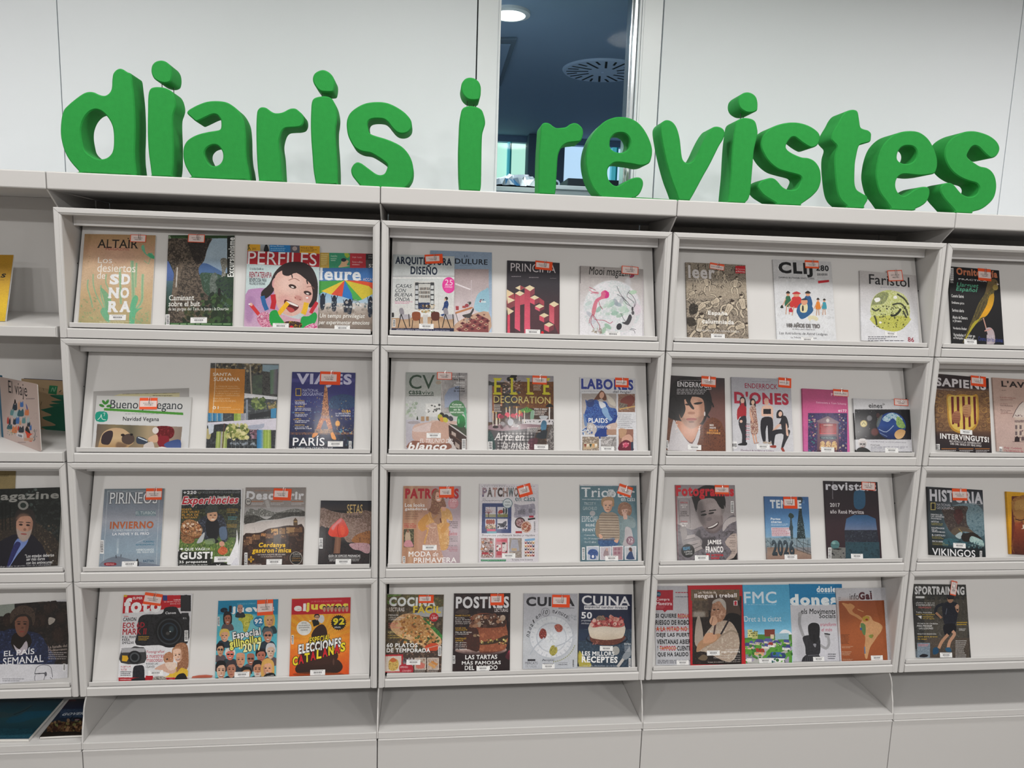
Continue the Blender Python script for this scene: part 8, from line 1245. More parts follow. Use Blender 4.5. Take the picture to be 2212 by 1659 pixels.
def f(d):  # orange satirical cover
    d.r(800, 190, 1360, 920, 'e89820>f0a828>e87820>d84c18'); cx, cy = 1075, 560
    for i in range(28):
        a = i * math.pi / 14; d.poly((cx, cy, cx + 600 * math.cos(a), cy + 600 * math.sin(a), cx + 600 * math.cos(a + .11), cy + 600 * math.sin(a + .11)), 'e06018', .3)
    d.e(1075, 540, 200, 200, 'f8c040', al=.5, bl=80); d.poly((835, 215, 1342, 195, 1340, 335, 832, 348), 'c01828'); d.t('el', 852, 252, 955, 318, 'f4f0f0', b=.05, sf=1); d.t('jueves', 950, 240, 1318, 322, 'f0dc50', b=.05, sf=1); d.t('LA REVISTA QUE SALE LOS MIÉRCOLES', 1000, 222, 1262, 240, 'e08088')
    for i in range(7): d.f(1112 + i * 32, 300, 26, 44, ('d8a088', 'c89078')[i % 2], ('3c2c28', '5c5050', '8c6c50', '14141a')[i % 4], smile=i % 2, glass=0)
    B_ = '3c2018>2c1810'
    d.p((1000, 530, 1020, 480, 1060, 440, 1100, 430, 1130, 470, 1135, 530, 1100, 560, 1030, 560), B_); d.p((975, 610, 1000, 545, 1080, 540, 1150, 560, 1170, 620, 1100, 660), '44261c'); d.p((900, 700, 960, 640, 1100, 640, 1210, 660, 1225, 720, 1150, 770, 900, 780), '3c2018'); d.p((862, 820, 880, 780, 940, 770, 1060, 780, 1160, 760, 1220, 730, 1262, 770, 1264, 810, 1220, 845, 1080, 850, 900, 850), B_); d.e(1060, 858, 220, 22, '7c3810', al=.6)
    d.e(1190, 750, 8, 30, '6c4c40', al=.6); d.poly((1005, 395, 1060, 380, 1070, 430, 1020, 450), '141414'); d.p((1060, 400, 1060, 360, 1100, 350, 1112, 390, 1090, 420), 'd8d8dc'); d.f(1048, 370, 42, 46, 'e0b090', '2c2020', glass=1); d.e(938, 462, 64, 62, 'f0f0ec'); d.e(990, 400, 10, 5, 'f0f0ec')
    for i, q in enumerate(('ESTAS', 'NAVIDADES SÍ', 'QUE ESTAMOS', 'CAGADOS')): d.t(q, 938 - len(q) * 4.1, 412 + i * 20, 938 + len(q) * 4.1, 424 + i * 20, '303030')
    t_ = np.linspace(0, 2 * math.pi, 49)[:-1]; rr = np.where(np.arange(48) % 2, 58, 68); d.poly(np.stack([1233 + rr * np.cos(t_), 415 + rr * np.sin(t_)], 1), '101010'); d.t('92', 1184, 375, 1284, 436, 'f0dc28', b=.05); d.t('PÁGS.', 1200, 445, 1254, 462, 'f0f0f0', b=.03)
    d.t('ESPECIAL', 982, 528, 1168, 580, 'f0d830', b=.03, it=.2, rot=-8, ol='181008'); d.t('ELECCIONES', 885, 572, 1262, 654, 'f4f4f4', b=.045, it=.2, rot=-8, ol='181008')
    for i, q in enumerate('CATALANAS'): x = 836 + i * 51; y = 705 - i * 15; d.t(q, x, y, x + 52, y + 78, ('f0dc28', 'd01c28')[(i + 0) % 2], b=.045, it=.15, rot=-8, ol='181008')
    d.bar(830, 522, 850, 600, True)
magazine(E6, 3, (836, 216, 1342, 194, 1316, 874, 812, 890), 'orange satirical magazine with red title band and brown heap', f, 'f0a828', th=.005, bars=[(990, 850, 1118, 884)])
def f(d):  # green food
    d.r(95, 150, 580, 790, '5c4c38~3c3428~7c6c54~20'); d.poly((132, 158, 240, 158, 180, 240, 130, 230), '7c9c50~4c6c34~8'); d.p((130, 180, 400, 160, 566, 200, 560, 280, 400, 240, 200, 230), '6c5838~4c5034~8c7c50~10'); d.poly((300, 310, 560, 250, 555, 330, 420, 330), '9ca0a0>b8b8b8'); d.p((150, 400, 250, 310, 380, 320, 480, 400, 550, 520, 480, 600, 330, 520, 220, 480), 'c8a078~e0b888~b08058~12')
    d.p((400, 360, 430, 345, 552, 470, 550, 500, 450, 400), '2c6c34~4c9c48~1c4424~6'); d.p((240, 380, 280, 320, 350, 315, 430, 370, 500, 480, 510, 540, 440, 560, 350, 500, 260, 430), 'c89458~a87038~e0b47c~7c5028~5'); d.s((235, 320, 480, 530), 150, 9, 'd8a868 b07838 e8c890 8c5830 c88848 506030', .95, .5); d.s((330, 480, 530, 580), 60, 9, '3c5c2c 5c3c24 1c301c c08850', .9); d.p((420, 560, 480, 530, 530, 550, 500, 600, 440, 610), 'c84828'); d.l((290, 610, 560, 540), 8, 'c8c4c0', .6)
    d.poly((100, 600, 560, 590, 545, 770, 95, 775), '4c3c34~382c28~8c6c5c~12', .85); d.t('COCINA', 145, 178, 505, 250, 'e4e8e8', b=.05); d.t('FÁCIL', 330, 232, 545, 302, 'e0c440', b=.04); d.t('LECTURAS', 146, 258, 262, 288, 'e8e0dc', sf=1, b=.02)
    for i, (q, x, y, c) in enumerate((('MENÚS', 140, 308, 'f0ece8'), ('RÁPIDOS, BARATOS', 140, 330, 'f0ece8'), ('Y DIFERENTES', 140, 346, 'f0ece8'), ('GUISOS DE', 140, 376, 'e87878'), ('CORDERO', 140, 392, 'e87878'), ('A BUEN PRECIO', 140, 408, 'e87878'), ('ACIERTA', 134, 442, 'd0c080'), ('CON LAS PASTAS', 134, 468, 'e8c860'), ('Y LA REPOSTERÍA', 134, 484, 'e8c860'))): d.t(q, x, y, x + len(q) * (15 if i == 0 else 8), y + (16 if i in (0, 6) else 11), c, b=.01)
    d.t('60 PLATOS', 126, 532, 364, 566, 'f4f4f4', b=.03); d.t('DE TEMPORADA', 126, 572, 462, 604, 'f4f4f4', b=.03); d.e(490, 333, 34, 34, 'c01c28'); d.t('1,50€', 468, 328, 516, 352, 'f4e8e8', b=.02); d.t('Sólo', 474, 312, 500, 324, 'f4e8e8')
    d.poly((105, 622, 252, 618, 248, 765, 100, 768), 'b82430'); d.poly((118, 634, 240, 630, 236, 750, 114, 752), 'd8ccc0'); d.p((140, 700, 150, 660, 210, 660, 215, 720, 180, 745, 145, 735), 'c8a048~e0c070~8c6c30~5'); d.p((150, 665, 175, 645, 205, 665, 175, 680), 'c86838'); d.s((250, 640, 340, 700), 30, 8, 'a8a0a8 c8c4cc 5c5460', .8); d.p((225, 705, 300, 690, 330, 720, 320, 765, 240, 765), 'b02838'); d.t('¡ATREVIDO', 228, 710, 290, 728, 'f0d8d8'); d.t('¡CON HUEVO!', 245, 738, 315, 756, 'f0d8d8')
    for a, b_ in ((340, 428), (438, 528)): d.r(a, 645, b_, 738, 'd8d0c8'); d.r(a + 5, 650, b_ - 5, 733, 'a89088~c8b8a8~8c6c58~8')
    d.p((352, 700, 385, 680, 418, 695, 410, 725, 360, 725), 'c87468'); d.l((450, 690, 500, 720), 22, 'd09c60'); d.l((470, 675, 515, 700), 18, 'c88848'); d.g(340, 742, 420, 762, 2, 'd8d4d0'); d.g(436, 742, 520, 762, 2, 'd8d4d0'); d.bar(522, 556, 546, 630, True)
magazine(E7, 3, (132, 158, 566, 156, 546, 762, 95, 776), 'cookery magazine with breaded fish dish and green leaves', f, '5c4c38', th=.006, cards=[('o', 430, 192, 116, 62, -1)], bars=[(278, 658, 386, 700)])
def f(d):  # chocolate cake
    d.r(620, 145, 1090, 770, '2c1c20~201418~3c2828~26'); d.p((655, 300, 700, 270, 760, 280, 740, 310), '5c5048', .6); d.p((650, 590, 760, 575, 1000, 560, 1050, 590, 960, 620, 760, 620), 'a88880~c0a8a0~16'); d.p((770, 350, 790, 320, 860, 300, 960, 310, 1040, 350, 1048, 400, 1050, 560, 980, 600, 870, 610, 840, 590, 835, 450, 780, 400), '8c4830>7c3c28'); d.p((835, 450, 850, 420, 950, 400, 1048, 400, 1050, 560, 970, 600, 870, 608, 838, 590), 'a05c40~8c4c34~b06c4c~16'); d.p((760, 400, 830, 430, 838, 590, 760, 580, 700, 560, 740, 470), '4c2820~38201c~8')
    d.p((850, 525, 950, 510, 1050, 470, 1052, 500, 960, 535, 850, 545), '3c2c1c'); d.s((850, 505, 1050, 540), 44, 6, 'c8b868 5c4828 2c2014 e0d490 8c7c3c', .95); d.p((780, 370, 850, 310, 960, 310, 1040, 350, 1030, 400, 900, 415, 800, 400), '4c2c20~34201a~6'); d.s((770, 320, 1030, 405), 46, 16, '8c6048 6c4434 4c3028 b8a08c a87c60 5c4038', 1, 1); d.s((775, 318, 1030, 395), 30, 5, 'd8c8b8 e8dccc', .8, 1)
    d.s((790, 460, 840, 480), 10, 7, 'c8b090 8c7458', .8); d.p((1040, 640, 1060, 600, 1078, 590, 1074, 660), 'b83050'); d.r(640, 600, 1075, 750, '201014', .7, bl=12)
    d.t('POSTRES', 660, 172, 1070, 264, 'e8e8ec', b=.04); d.t('LECTURAS', 958, 266, 1062, 292, 'e8e0e0', sf=1, b=.015)
    for i, (q, y, c) in enumerate((('PANES DULCES', 314, 'e0b030'), ('Brioches,', 332, 'f0ece8'), ('panes de leche,', 346, 'f0ece8'), ('bollos suizos...', 360, 'f0ece8'), ('¡hechos por ti!', 376, 'f0ece8'), ('FANS DEL', 410, 'e0b030'), ('CHOCOLATE', 425, 'e0b030'), ('Más de 30 tartas', 442, 'f0ece8'), ('y minipostres', 457, 'f0ece8'), ('PASTELES', 490, 'e0b030'), ('SANOS', 507, 'e0b030'), ('Sin gluten,', 523, 'f0ece8'), ('sin azúcar,', 539, 'f0ece8'), ('sin huevo y', 555, 'f0ece8'), ('sin lactosa', 571, 'f0ece8'))): d.t(q, 656, y, 660 + len(q) * 7.6 + (18 if c[0] == 'e' else 0), y + 12, c, b=.01)
    for i, q in enumerate(('LAS TARTAS', 'MÁS FAMOSAS', 'DEL MUNDO')): d.t(q, (732, 706, 728)[i], 622 + i * 41, (978, 1006, 980)[i], 656 + i * 41, 'f4f4f4', b=.025)
    d.bar(634, 628, 654, 690, True)
magazine(E7, 3, (648, 150, 1080, 146, 1074, 746, 634, 752), 'dessert magazine with tall chocolate cake topped with nuts', f, '2c1c20', th=.006, cards=[('o', 977, 196, 104, 88, 0)], bars=[(818, 732, 916, 750)])
def f(d):  # white plate
    d.r(1165, 145, 1610, 760, 'b0b0b8>c0c2ca>c8ccd2>c0c4cc'); d.t('CUINA', 1202, 176, 1576, 248, '202028', b=.04); d.e(1398, 490, 172, 168, 'b4bac4', al=.7, bl=10); d.e(1395, 484, 164, 160, 'd4d8de>e0e2e8'); d.e(1396, 488, 118, 116, 'bcc2cc'); d.e(1397, 490, 110, 108, 'd0d4dc>dce0e6'); d.e(1396, 492, 42, 42, 'c4cad2~e0e4e8~aeb4be~7')
    for a in range(0, 360, 15): d.e(1396 + 148 * math.cos(math.radians(a)), 486 + 146 * math.sin(math.radians(a)), 12, 5, 'bcc2cc', a, .7)
    for a in range(0, 360, 45): d.e(1396 + 36 * math.cos(math.radians(a)), 492 + 34 * math.sin(math.radians(a)), 14, 10, 'e4e8ec', a, .8)
    d.p((1300, 460, 1320, 420, 1350, 430, 1358, 470, 1340, 500, 1310, 495), 'a84030~5c2428~c87060~6'); d.p((1418, 400, 1450, 385, 1480, 405, 1475, 440, 1440, 445), '8c3c30~c87868~4c2820~5'); d.p((1380, 590, 1400, 550, 1435, 560, 1440, 600, 1410, 630, 1385, 615), '7c7c38~c8b858~4c5428~5'); d.l((1340, 490, 1270, 560, 1230, 620), 10, 'b8bec8', 1, 1); d.l((1420, 560, 1500, 530, 1560, 480), 9, 'b8bec8', 1, 1)
    for q, x, y, r_ in (('n', 1215, 474, -75), ('a', 1222, 448, -70), ('d', 1230, 420, -66), ('a', 1244, 395, -60), ('l', 1258, 365, -55), ('e', 1284, 334, -40), ('n', 1306, 318, -30), ('m', 1412, 290, 5), ('i', 1434, 293, 10), ('n', 1456, 300, 15), ('u', 1478, 308, 20), ('t', 1498, 318, 28), ('s', 1514, 330, 32)): d.t(q, x - 10, y - 12, x + 10, y + 12, '1c1c24', rot=r_, it=.2)
    d.e(1350, 293, 34, 34, '8c8c94'); d.e(1350, 293, 29, 29, 'b8bac2'); d.t('10', 1330, 276, 1370, 310, '24242c', it=.2); d.g(1450, 258, 1575, 268, 1, '4c4c54'); d.s((1520, 310, 1590, 370), 20, 8, '9ca0a8 a8acb4', .7)
    for i in range(14): a = math.radians(20 + i * 5); d.e(1396 + 190 * math.cos(a) , 490 + 186 * math.sin(a), 3, 6, '8c9050', 30)
    d.r(1212, 656, 1272, 670, '24242c'); d.t('MERCATS', 1194, 676, 1288, 696, '5c5c64', sf=1); d.t('DE NADAL', 1196, 702, 1284, 720, '8c9098', sf=1); d.t('receptes', 1330, 656, 1418, 676, '34343c', it=.2); d.t('vegetarianes', 1326, 682, 1414, 700, '34343c', it=.2); d.t('MERCÈ ONE', 1450, 690, 1518, 702, '24242c', b=.01); d.r(1450, 682, 1520, 684, '5c5c64'); d.l((1325, 670, 1332, 655, 1345, 668), 4, '34343c'); d.bar(1555, 655, 1574, 724, True, bg='c8ccd2')
magazine(E7, 3, (1182, 150, 1600, 150, 1592, 732, 1178, 738), 'pale grey cookery magazine with a white plate and three bites', f, 'c0c2ca', th=.006, cards=[('o', 1468, 208, 136, 96, 1)], bars=[(1324, 708, 1420, 735)])
def f(d):  # cheesecake
    d.r(1598, 140, 2040, 740, '1c2440>202c48'); d.poly((1605, 425, 2022, 425, 2010, 720, 1608, 720), '34485c~283848~44586c~14'); 
    for y in (460, 520, 590, 660): d.l((1608, y, 2018, y + 10), 3, '20303c')
    d.p((1608, 430, 1690, 440, 1670, 500, 1608, 510), '24344c'); d.e(1822, 500, 162, 50, '141c2c'); d.e(1822, 494, 152, 42, '3c4858'); d.p((1692, 480, 1700, 470, 1945, 470, 1950, 510, 1900, 540, 1820, 548, 1740, 540, 1696, 515), '6c3c30~5a3028~804c3c~8'); d.p((1688, 390, 1820, 370, 1956, 390, 1950, 480, 1900, 500, 1820, 508, 1740, 500, 1694, 480), 'd4ccc0>dcd0c0>c8b8a4'); d.p((1692, 390, 1720, 350, 1800, 345, 1900, 345, 1950, 370, 1955, 400, 1900, 412, 1800, 402, 1720, 412), 'b04848~c87068~7c2830~7'); d.s((1700, 330, 1945, 400), 56, 11, 'b83c44 d88c84 8c2c34 e8c0b4 6c4c3c', .95, .8); d.p((1740, 350, 1760, 320, 1800, 330, 1810, 355), '6c5c4c~a89080~5'); d.p((1840, 340, 1850, 312, 1880, 330, 1920, 340, 1900, 365), 'b05850~e0b8a8~6')
    d.s((1700, 510, 1760, 540), 14, 5, 'a06860 6c3c34', .9); d.e(1890, 590, 30, 34, 'a8a8a4'); d.p((1610, 590, 1650, 650, 1700, 690, 1690, 716, 1610, 716), 'a8a040~c0b050~8'); d.l((1905, 715, 1960, 640), 22, 'c8c4c0'); d.p((1940, 640, 1980, 580, 2000, 560, 2010, 620, 1970, 660), '8c949c')
    d.t('CUINA', 1630, 168, 2002, 242, 'e8e8ec', b=.02); d.r(1648, 242, 1982, 274, 'e4e4e8'); d.t('especial tardor·hivern', 1652, 246, 1978, 270, '1c2440', it=.15, b=.01); d.t('50', 1626, 292, 1708, 344, 'f0f0f4', b=.03); d.t('propostes', 1626, 352, 1702, 368, 'f0f0f4', it=.2); d.t('inèdites', 1626, 372, 1688, 386, 'f0f0f4', it=.2)
    d.t('LES MILLORS', 1632, 596, 1880, 630, 'f4f4f4', b=.03); d.t('RECEPTES', 1630, 634, 1905, 684, 'f4f4f4', b=.045); d.t('+ Lactosi · Fibra · meat sospitosos · per a fer festes', 1628, 700, 1900, 714, 'c8ccd4', it=.2); d.t('EXTRA', 1958, 532, 2008, 548, 'e0e4e8', b=.02); d.g(1958, 552, 2008, 600, 5, 'c8ccd4'); d.bar(1990, 650, 2006, 716, True)
magazine(E7, 3, (1606, 145, 2020, 160, 2008, 718, 1608, 724), 'navy blue cookery magazine with cheesecake under red fruit', f, '202c48', th=.008, bars=[(1768, 554, 1868, 592)])
def f(d):  # bold black words
    d.r(70, 120, 420, 600, 'b4b4ba>c0c0c6>c4c4ca>c0c2c8'); d.r(98, 145, 196, 260, 'a81c30'); d.poly((135, 258, 165, 258, 148, 272), 'a81c30'); d.e(113, 168, 14, 15, '1c4c68'); d.t('OCU', 102, 163, 124, 174, 'd8e8f0'); d.t('Compra', 100, 190, 176, 210, 'f0e0e4', b=.02); d.t('Maestra', 100, 212, 190, 232, 'f0e0e4', b=.02); d.g(102, 238, 150, 252, 2, 'd88890'); d.g(210, 154, 340, 166, 1, 'a82c3c'); d.g(210, 178, 340, 190, 1, '6c6c78')
    for i, segs in enumerate(((('SI QUIERE', 0), ('REDUCIR', 1)), (('RIESGO DE ROBO', 0),), (('A LA MITAD NO', 1),), (('DEJE LAS PUERTAS', 0),), (('VENTANAS ABIERTAS', 0),), (('Y', 0), ('TAMPOCO', 1), ('CUENTE', 0)), (('QUE HA SALIDO', 0),))):
        x = 96 + i * 2
        for q, c in segs:
            w_ = len(q) * 14.2; d.t(q, x, 280 + i * 37, x + w_ - 8, 308 + i * 37, 'b82830' if c else '1c1c20', b=.035)
            if c: d.r(x - 3, 292 + i * 37, x + w_, 296 + i * 37, 'c87830')
            x += w_
    d.g(108, 545, 296, 568, 3, '3c3c44')
magazine(E8, 3, (97, 125, 385, 118, 395, 586, 94, 588), 'grey white magazine of big black and red words, behind the red one', f, 'bcbcc2', th=.003, bars=[(216, 566, 286, 584)])
def f(d):  # red frame, old man
    d.r(280, 110, 620, 590, 'b81c28>c02028'); d.r(308, 180, 590, 572, '28201c~1c1614~3a2e28~12'); d.r(300, 142, 578, 205, '5c4c3c~7c6850~8'); d.p((400, 190, 440, 175, 500, 180, 560, 200, 575, 300, 400, 260), '4c3c34'); d.r(306, 205, 400, 300, '6c5c4c~483c34~12'); d.p((330, 320, 350, 300, 370, 420, 340, 470, 320, 440), 'a89c90'); d.r(312, 268, 380, 300, 'c8c4bc', .6, 6)
    d.p((500, 290, 560, 280, 588, 320, 588, 480, 560, 560, 510, 400), '141012'); d.p((350, 460, 380, 400, 440, 330, 480, 320, 530, 330, 570, 400, 575, 480, 520, 560, 380, 500, 330, 500), 'b8a898~a89484~c8bcac~14'); d.l((520, 310, 470, 400), 10, '2c2428'); d.l((380, 470, 520, 380, 570, 400), 10, '8c7c6c', .8, 1); d.p((350, 440, 430, 400, 470, 400, 440, 440, 380, 470, 340, 500, 330, 490), 'b08868'); d.p((380, 400, 420, 390, 450, 410, 430, 440, 370, 450), 'c89878'); d.l((440, 330, 430, 400), 10, '4c3838')
    d.p((420, 240, 430, 205, 470, 195, 498, 225, 500, 280, 480, 320, 440, 330, 412, 300), 'b88c70~9c7058~c8a088~14'); d.p((422, 225, 430, 203, 470, 192, 497, 215, 500, 260, 485, 240, 460, 208), 'b0a8a0'); d.e(488, 260, 8, 16, 'a87c64'); d.e(432, 258, 8, 4, '3c2820'); d.e(455, 256, 7, 3, '3c2820'); d.p((405, 320, 420, 292, 445, 300, 450, 330, 430, 350, 410, 340), 'd0a488'); d.l((425, 300, 415, 345), 4, '8c6450')
    d.t('Les Notícies de', 340, 150, 442, 166, 'f4e8e0', b=.01); d.t('llengua i treball', 320, 164, 562, 196, 'f4ecec', b=.03); d.r(544, 206, 566, 234, 'e8e4e8'); d.e(555, 216, 8, 8, 'b82838'); d.r(548, 222, 562, 232, 'b82838')
    d.t('Entrevista al científic', 500, 480, 580, 490, 'e8e0dc'); d.t('Jorge Wagensberg', 470, 492, 580, 508, 'f4f0ec', b=.015)
    for i, q in enumerate(('Petits pobles, grans poetes', 'Fluvials i exposicions de la literatura', 'Un segle TBO', 'Víctimes de la repressió · conscients sense noms')): d.t(q, 582 - len(q) * 3.9, 516 + i * 12.5, 582, 525 + i * 12.5, 'e0d8d4')
    d.p((340, 540, 370, 515, 395, 530, 380, 550), '6c5c48')
magazine(E8, 3, (284, 118, 592, 116, 616, 578, 300, 582), 'red framed magazine with thoughtful white haired man', f, 'b81c28', th=.007, lift=.0032, bars=[(390, 490, 464, 522)])
def f(d):  # cartoon town
    d.r(590, 110, 900, 590, '4ca0c8>58acd4>6cb8dc>a0d0e8>c8dcec'); d.t('FMC', 604, 154, 790, 222, 'd8e8f4', b=.015); d.g(606, 226, 790, 232, 1, 'a8d0e8'); d.t('Dret a la ciutat', 606, 294, 818, 326, 'e4f0f8')
    d.p((800, 400, 830, 372, 870, 385, 875, 420, 790, 420), 'e8eef4'); d.r(605, 410, 880, 575, '5c9c3c'); d.poly((605, 400, 880, 400, 880, 430, 605, 430), '4c8038'); d.poly((720, 372, 780, 370, 780, 410, 722, 412), '7c3c30'); d.r(622, 372, 652, 418, 'd8d490'); d.r(650, 385, 682, 425, 'b8b870'); d.r(605, 375, 625, 420, '8cb4c8'); d.poly((780, 395, 860, 392, 862, 428, 782, 430), '98c0d0'); d.r(755, 400, 775, 425, 'd8c8a8')
    for y in (380, 392, 404): d.s((624, y, 680, y + 4), 12, 3, '6c6c40', 1, 1)
    d.poly((605, 575, 700, 480, 780, 430, 800, 430, 730, 500, 680, 575), 'b8b8b4'); d.poly((820, 575, 780, 520, 880, 470, 880, 490, 800, 530, 850, 575), 'b8b8b4')
    Hs = ((690, 440, 46, 'd8c8a0', '4c4c8c'), (740, 435, 44, 'e0d8c0', '5c5ca0'), (630, 462, 50, 'e8c8a0', '4c4880'), (690, 495, 54, 'e0b080', 'a83830'), (725, 462, 40, 'f0e8d8', '4c5090'), (760, 455, 38, 'f0f0e8', '983838'), (790, 445, 40, 'e8e0c8', '484c88'), (845, 470, 44, 'f0f0ec', '44488c'), (620, 530, 56, 'f0f0ec', '8c8c9c'), (790, 530, 96, 'f4f4f0', '34447c'), (845, 440, 34, 'e8d8b0', '5050a0'), (650, 445, 30, 'd0c8b0', '5858a0'))
    for x, y, w_, c, rf in Hs: d.poly((x - w_ / 2, y, x + w_ / 2, y + 6, x + w_ / 2, y + w_ * .5, x - w_ / 2, y + w_ * .42), c); d.poly((x + w_ / 2, y + 6, x + w_ * .75, y - 4, x + w_ * .75, y + w_ * .35, x + w_ / 2, y + w_ * .5), 'a8a0b8'); d.poly((x - w_ * .6, y + 4, x - w_ * .3, y - w_ * .3, x + w_ * .5, y - w_ * .25, x + w_ * .62, y + 8), rf); d.s((x - w_ * .35, y + w_ * .12, x + w_ * .35, y + w_ * .3), 5, w_ * .05, '5c7ca0', 1, 1)
    d.poly((762, 500, 815, 502, 822, 528, 768, 524), '3c6cb0'); d.s((610, 440, 878, 570), 60, 7, '3c8030 6cb048 2c6428', .9); d.l((840, 570, 835, 545), 4, '204020')
magazine(E8, 3, (596, 114, 862, 114, 888, 572, 616, 578), 'sky blue magazine with cartoon town of small houses', f, '58acd4', th=.004, lift=.001, bars=[(690, 550, 762, 573)])
def f(d):  # girl from behind writing
    d.r(860, 105, 1190, 590, 'ccccd2>d0d0d8'); d.r(866, 110, 1168, 228, '1c7cb0'); d.p((1130, 110, 1168, 110, 1168, 170, 1100, 160), '1470a4'); d.t('dossier', 1020, 122, 1150, 158, 'e8f0f4', b=.045); d.g(1022, 160, 1150, 166, 1, 'c0dcec'); d.t('dones', 868, 168, 1140, 234, 'e8f0f4', b=.06)
    d.t('els Moviments', 930, 252, 1130, 282, '202024', it=.1, b=.01); d.t('Socials', 1034, 280, 1132, 306, '202024', it=.1, b=.01); d.t('transform', 1040, 332, 1134, 352, 'b83c58', it=.15); d.t('el món', 1048, 362, 1110, 382, 'b83c58', it=.15)
    d.p((905, 420, 920, 300, 935, 300, 940, 420, 970, 540, 930, 560, 900, 500), 'b4b4bc', .5, 10); d.l((926, 285, 922, 340, 945, 410), 16, '9c9ca0', 1, 1); d.e(925, 285, 12, 14, 'a8a8ac'); d.l((1040, 460, 1075, 480, 1092, 450, 1085, 410), 15, 'a4a4a8', 1, 1); d.e(1080, 405, 14, 14, 'a8a8ac'); d.l((1065, 395, 1098, 400), 7, '28282c')
    d.p((940, 420, 965, 405, 1030, 405, 1042, 460, 1032, 520, 965, 525, 955, 470), '34343a~28282e~8'); d.p((955, 520, 1035, 520, 1045, 570, 940, 570), '2c2c32'); 
    for i in range(7): d.l((960 + i * 11, 525, 952 + i * 13, 570), 3, '4c4c54')
    d.p((975, 400, 972, 350, 1000, 332, 1035, 345, 1038, 400, 1030, 430, 1010, 450, 985, 430), '28282c~1c1c20~4'); d.l((1005, 400, 1008, 450), 12, '1c1c20'); d.p((1000, 455, 1018, 455, 1012, 475), '8c8c94')
    d.g(1085, 508, 1132, 545, 3, '505058'); d.l((970, 520, 1030, 518), 4, '6c6c74')
magazine(E8, 3, (866, 110, 1166, 110, 1190, 564, 885, 570), 'blue topped magazine with grey drawing of a girl writing', f, 'd0d0d8', th=.004, bars=[(1000, 538, 1064, 564)])
def f(d):  # orange map
    d.r(1120, 125, 1460, 580, 'b8b8be>d0d0d6>c8c8d0'); d.t('info', 1210, 164, 1262, 200, '2c2024'); d.t('Gai', 1262, 156, 1338, 200, '4c1c24', b=.05); d.poly((1322, 150, 1338, 150, 1330, 160), '34343c')
    d.poly((1148, 208, 1408, 204, 1430, 550, 1165, 558), '8c4828>a05830>a85c34>9c5430'); d.poly((1150, 208, 1290, 206, 1180, 400, 1160, 400), '9c5430', .6, 20)
    L_ = 'c89468~d0a070~10'
    d.p((1165, 218, 1200, 225, 1215, 222, 1240, 240, 1225, 262, 1240, 280, 1262, 290, 1285, 312, 1275, 318, 1240, 296, 1210, 280, 1190, 250), 'c08858'); d.l((1255, 255, 1290, 270), 5, 'c08858'); d.p((1280, 320, 1300, 292, 1330, 295, 1345, 320, 1380, 335, 1400, 355, 1390, 385, 1370, 410, 1350, 440, 1330, 470, 1320, 500, 1310, 540, 1298, 530, 1295, 480, 1300, 420, 1285, 385, 1268, 355), L_); d.p((1272, 338, 1300, 345, 1300, 400, 1285, 395), '5c7c4c'); d.p((1285, 300, 1320, 295, 1320, 320, 1290, 325), 'b09038'); d.e(1308, 315, 8, 6, '8c3028'); d.e(1275, 368, 6, 8, '3c5490'); d.p((1320, 405, 1345, 400, 1340, 420, 1325, 418), '7c9048'); d.e(1340, 408, 8, 5, '8c7c38'); d.l((1296, 470, 1298, 510), 6, '5c7ca0')
    d.g(1160, 398, 1210, 456, 8, '5c3420'); d.g(1166, 466, 1230, 480, 2, 'c8a890'); d.g(1166, 496, 1222, 522, 3, 'c8a890'); d.g(1170, 540, 1230, 552, 2, 'c8a890'); d.g(1146, 186, 1160, 204, 2, '6c6c74')
magazine(E8, 3, (1130, 136, 1420, 130, 1448, 550, 1160, 562), 'white bordered magazine with pale continent map on orange brown', f, 'c8c8d0', th=.005, lift=.0045, bars=[(1332, 520, 1400, 548)])
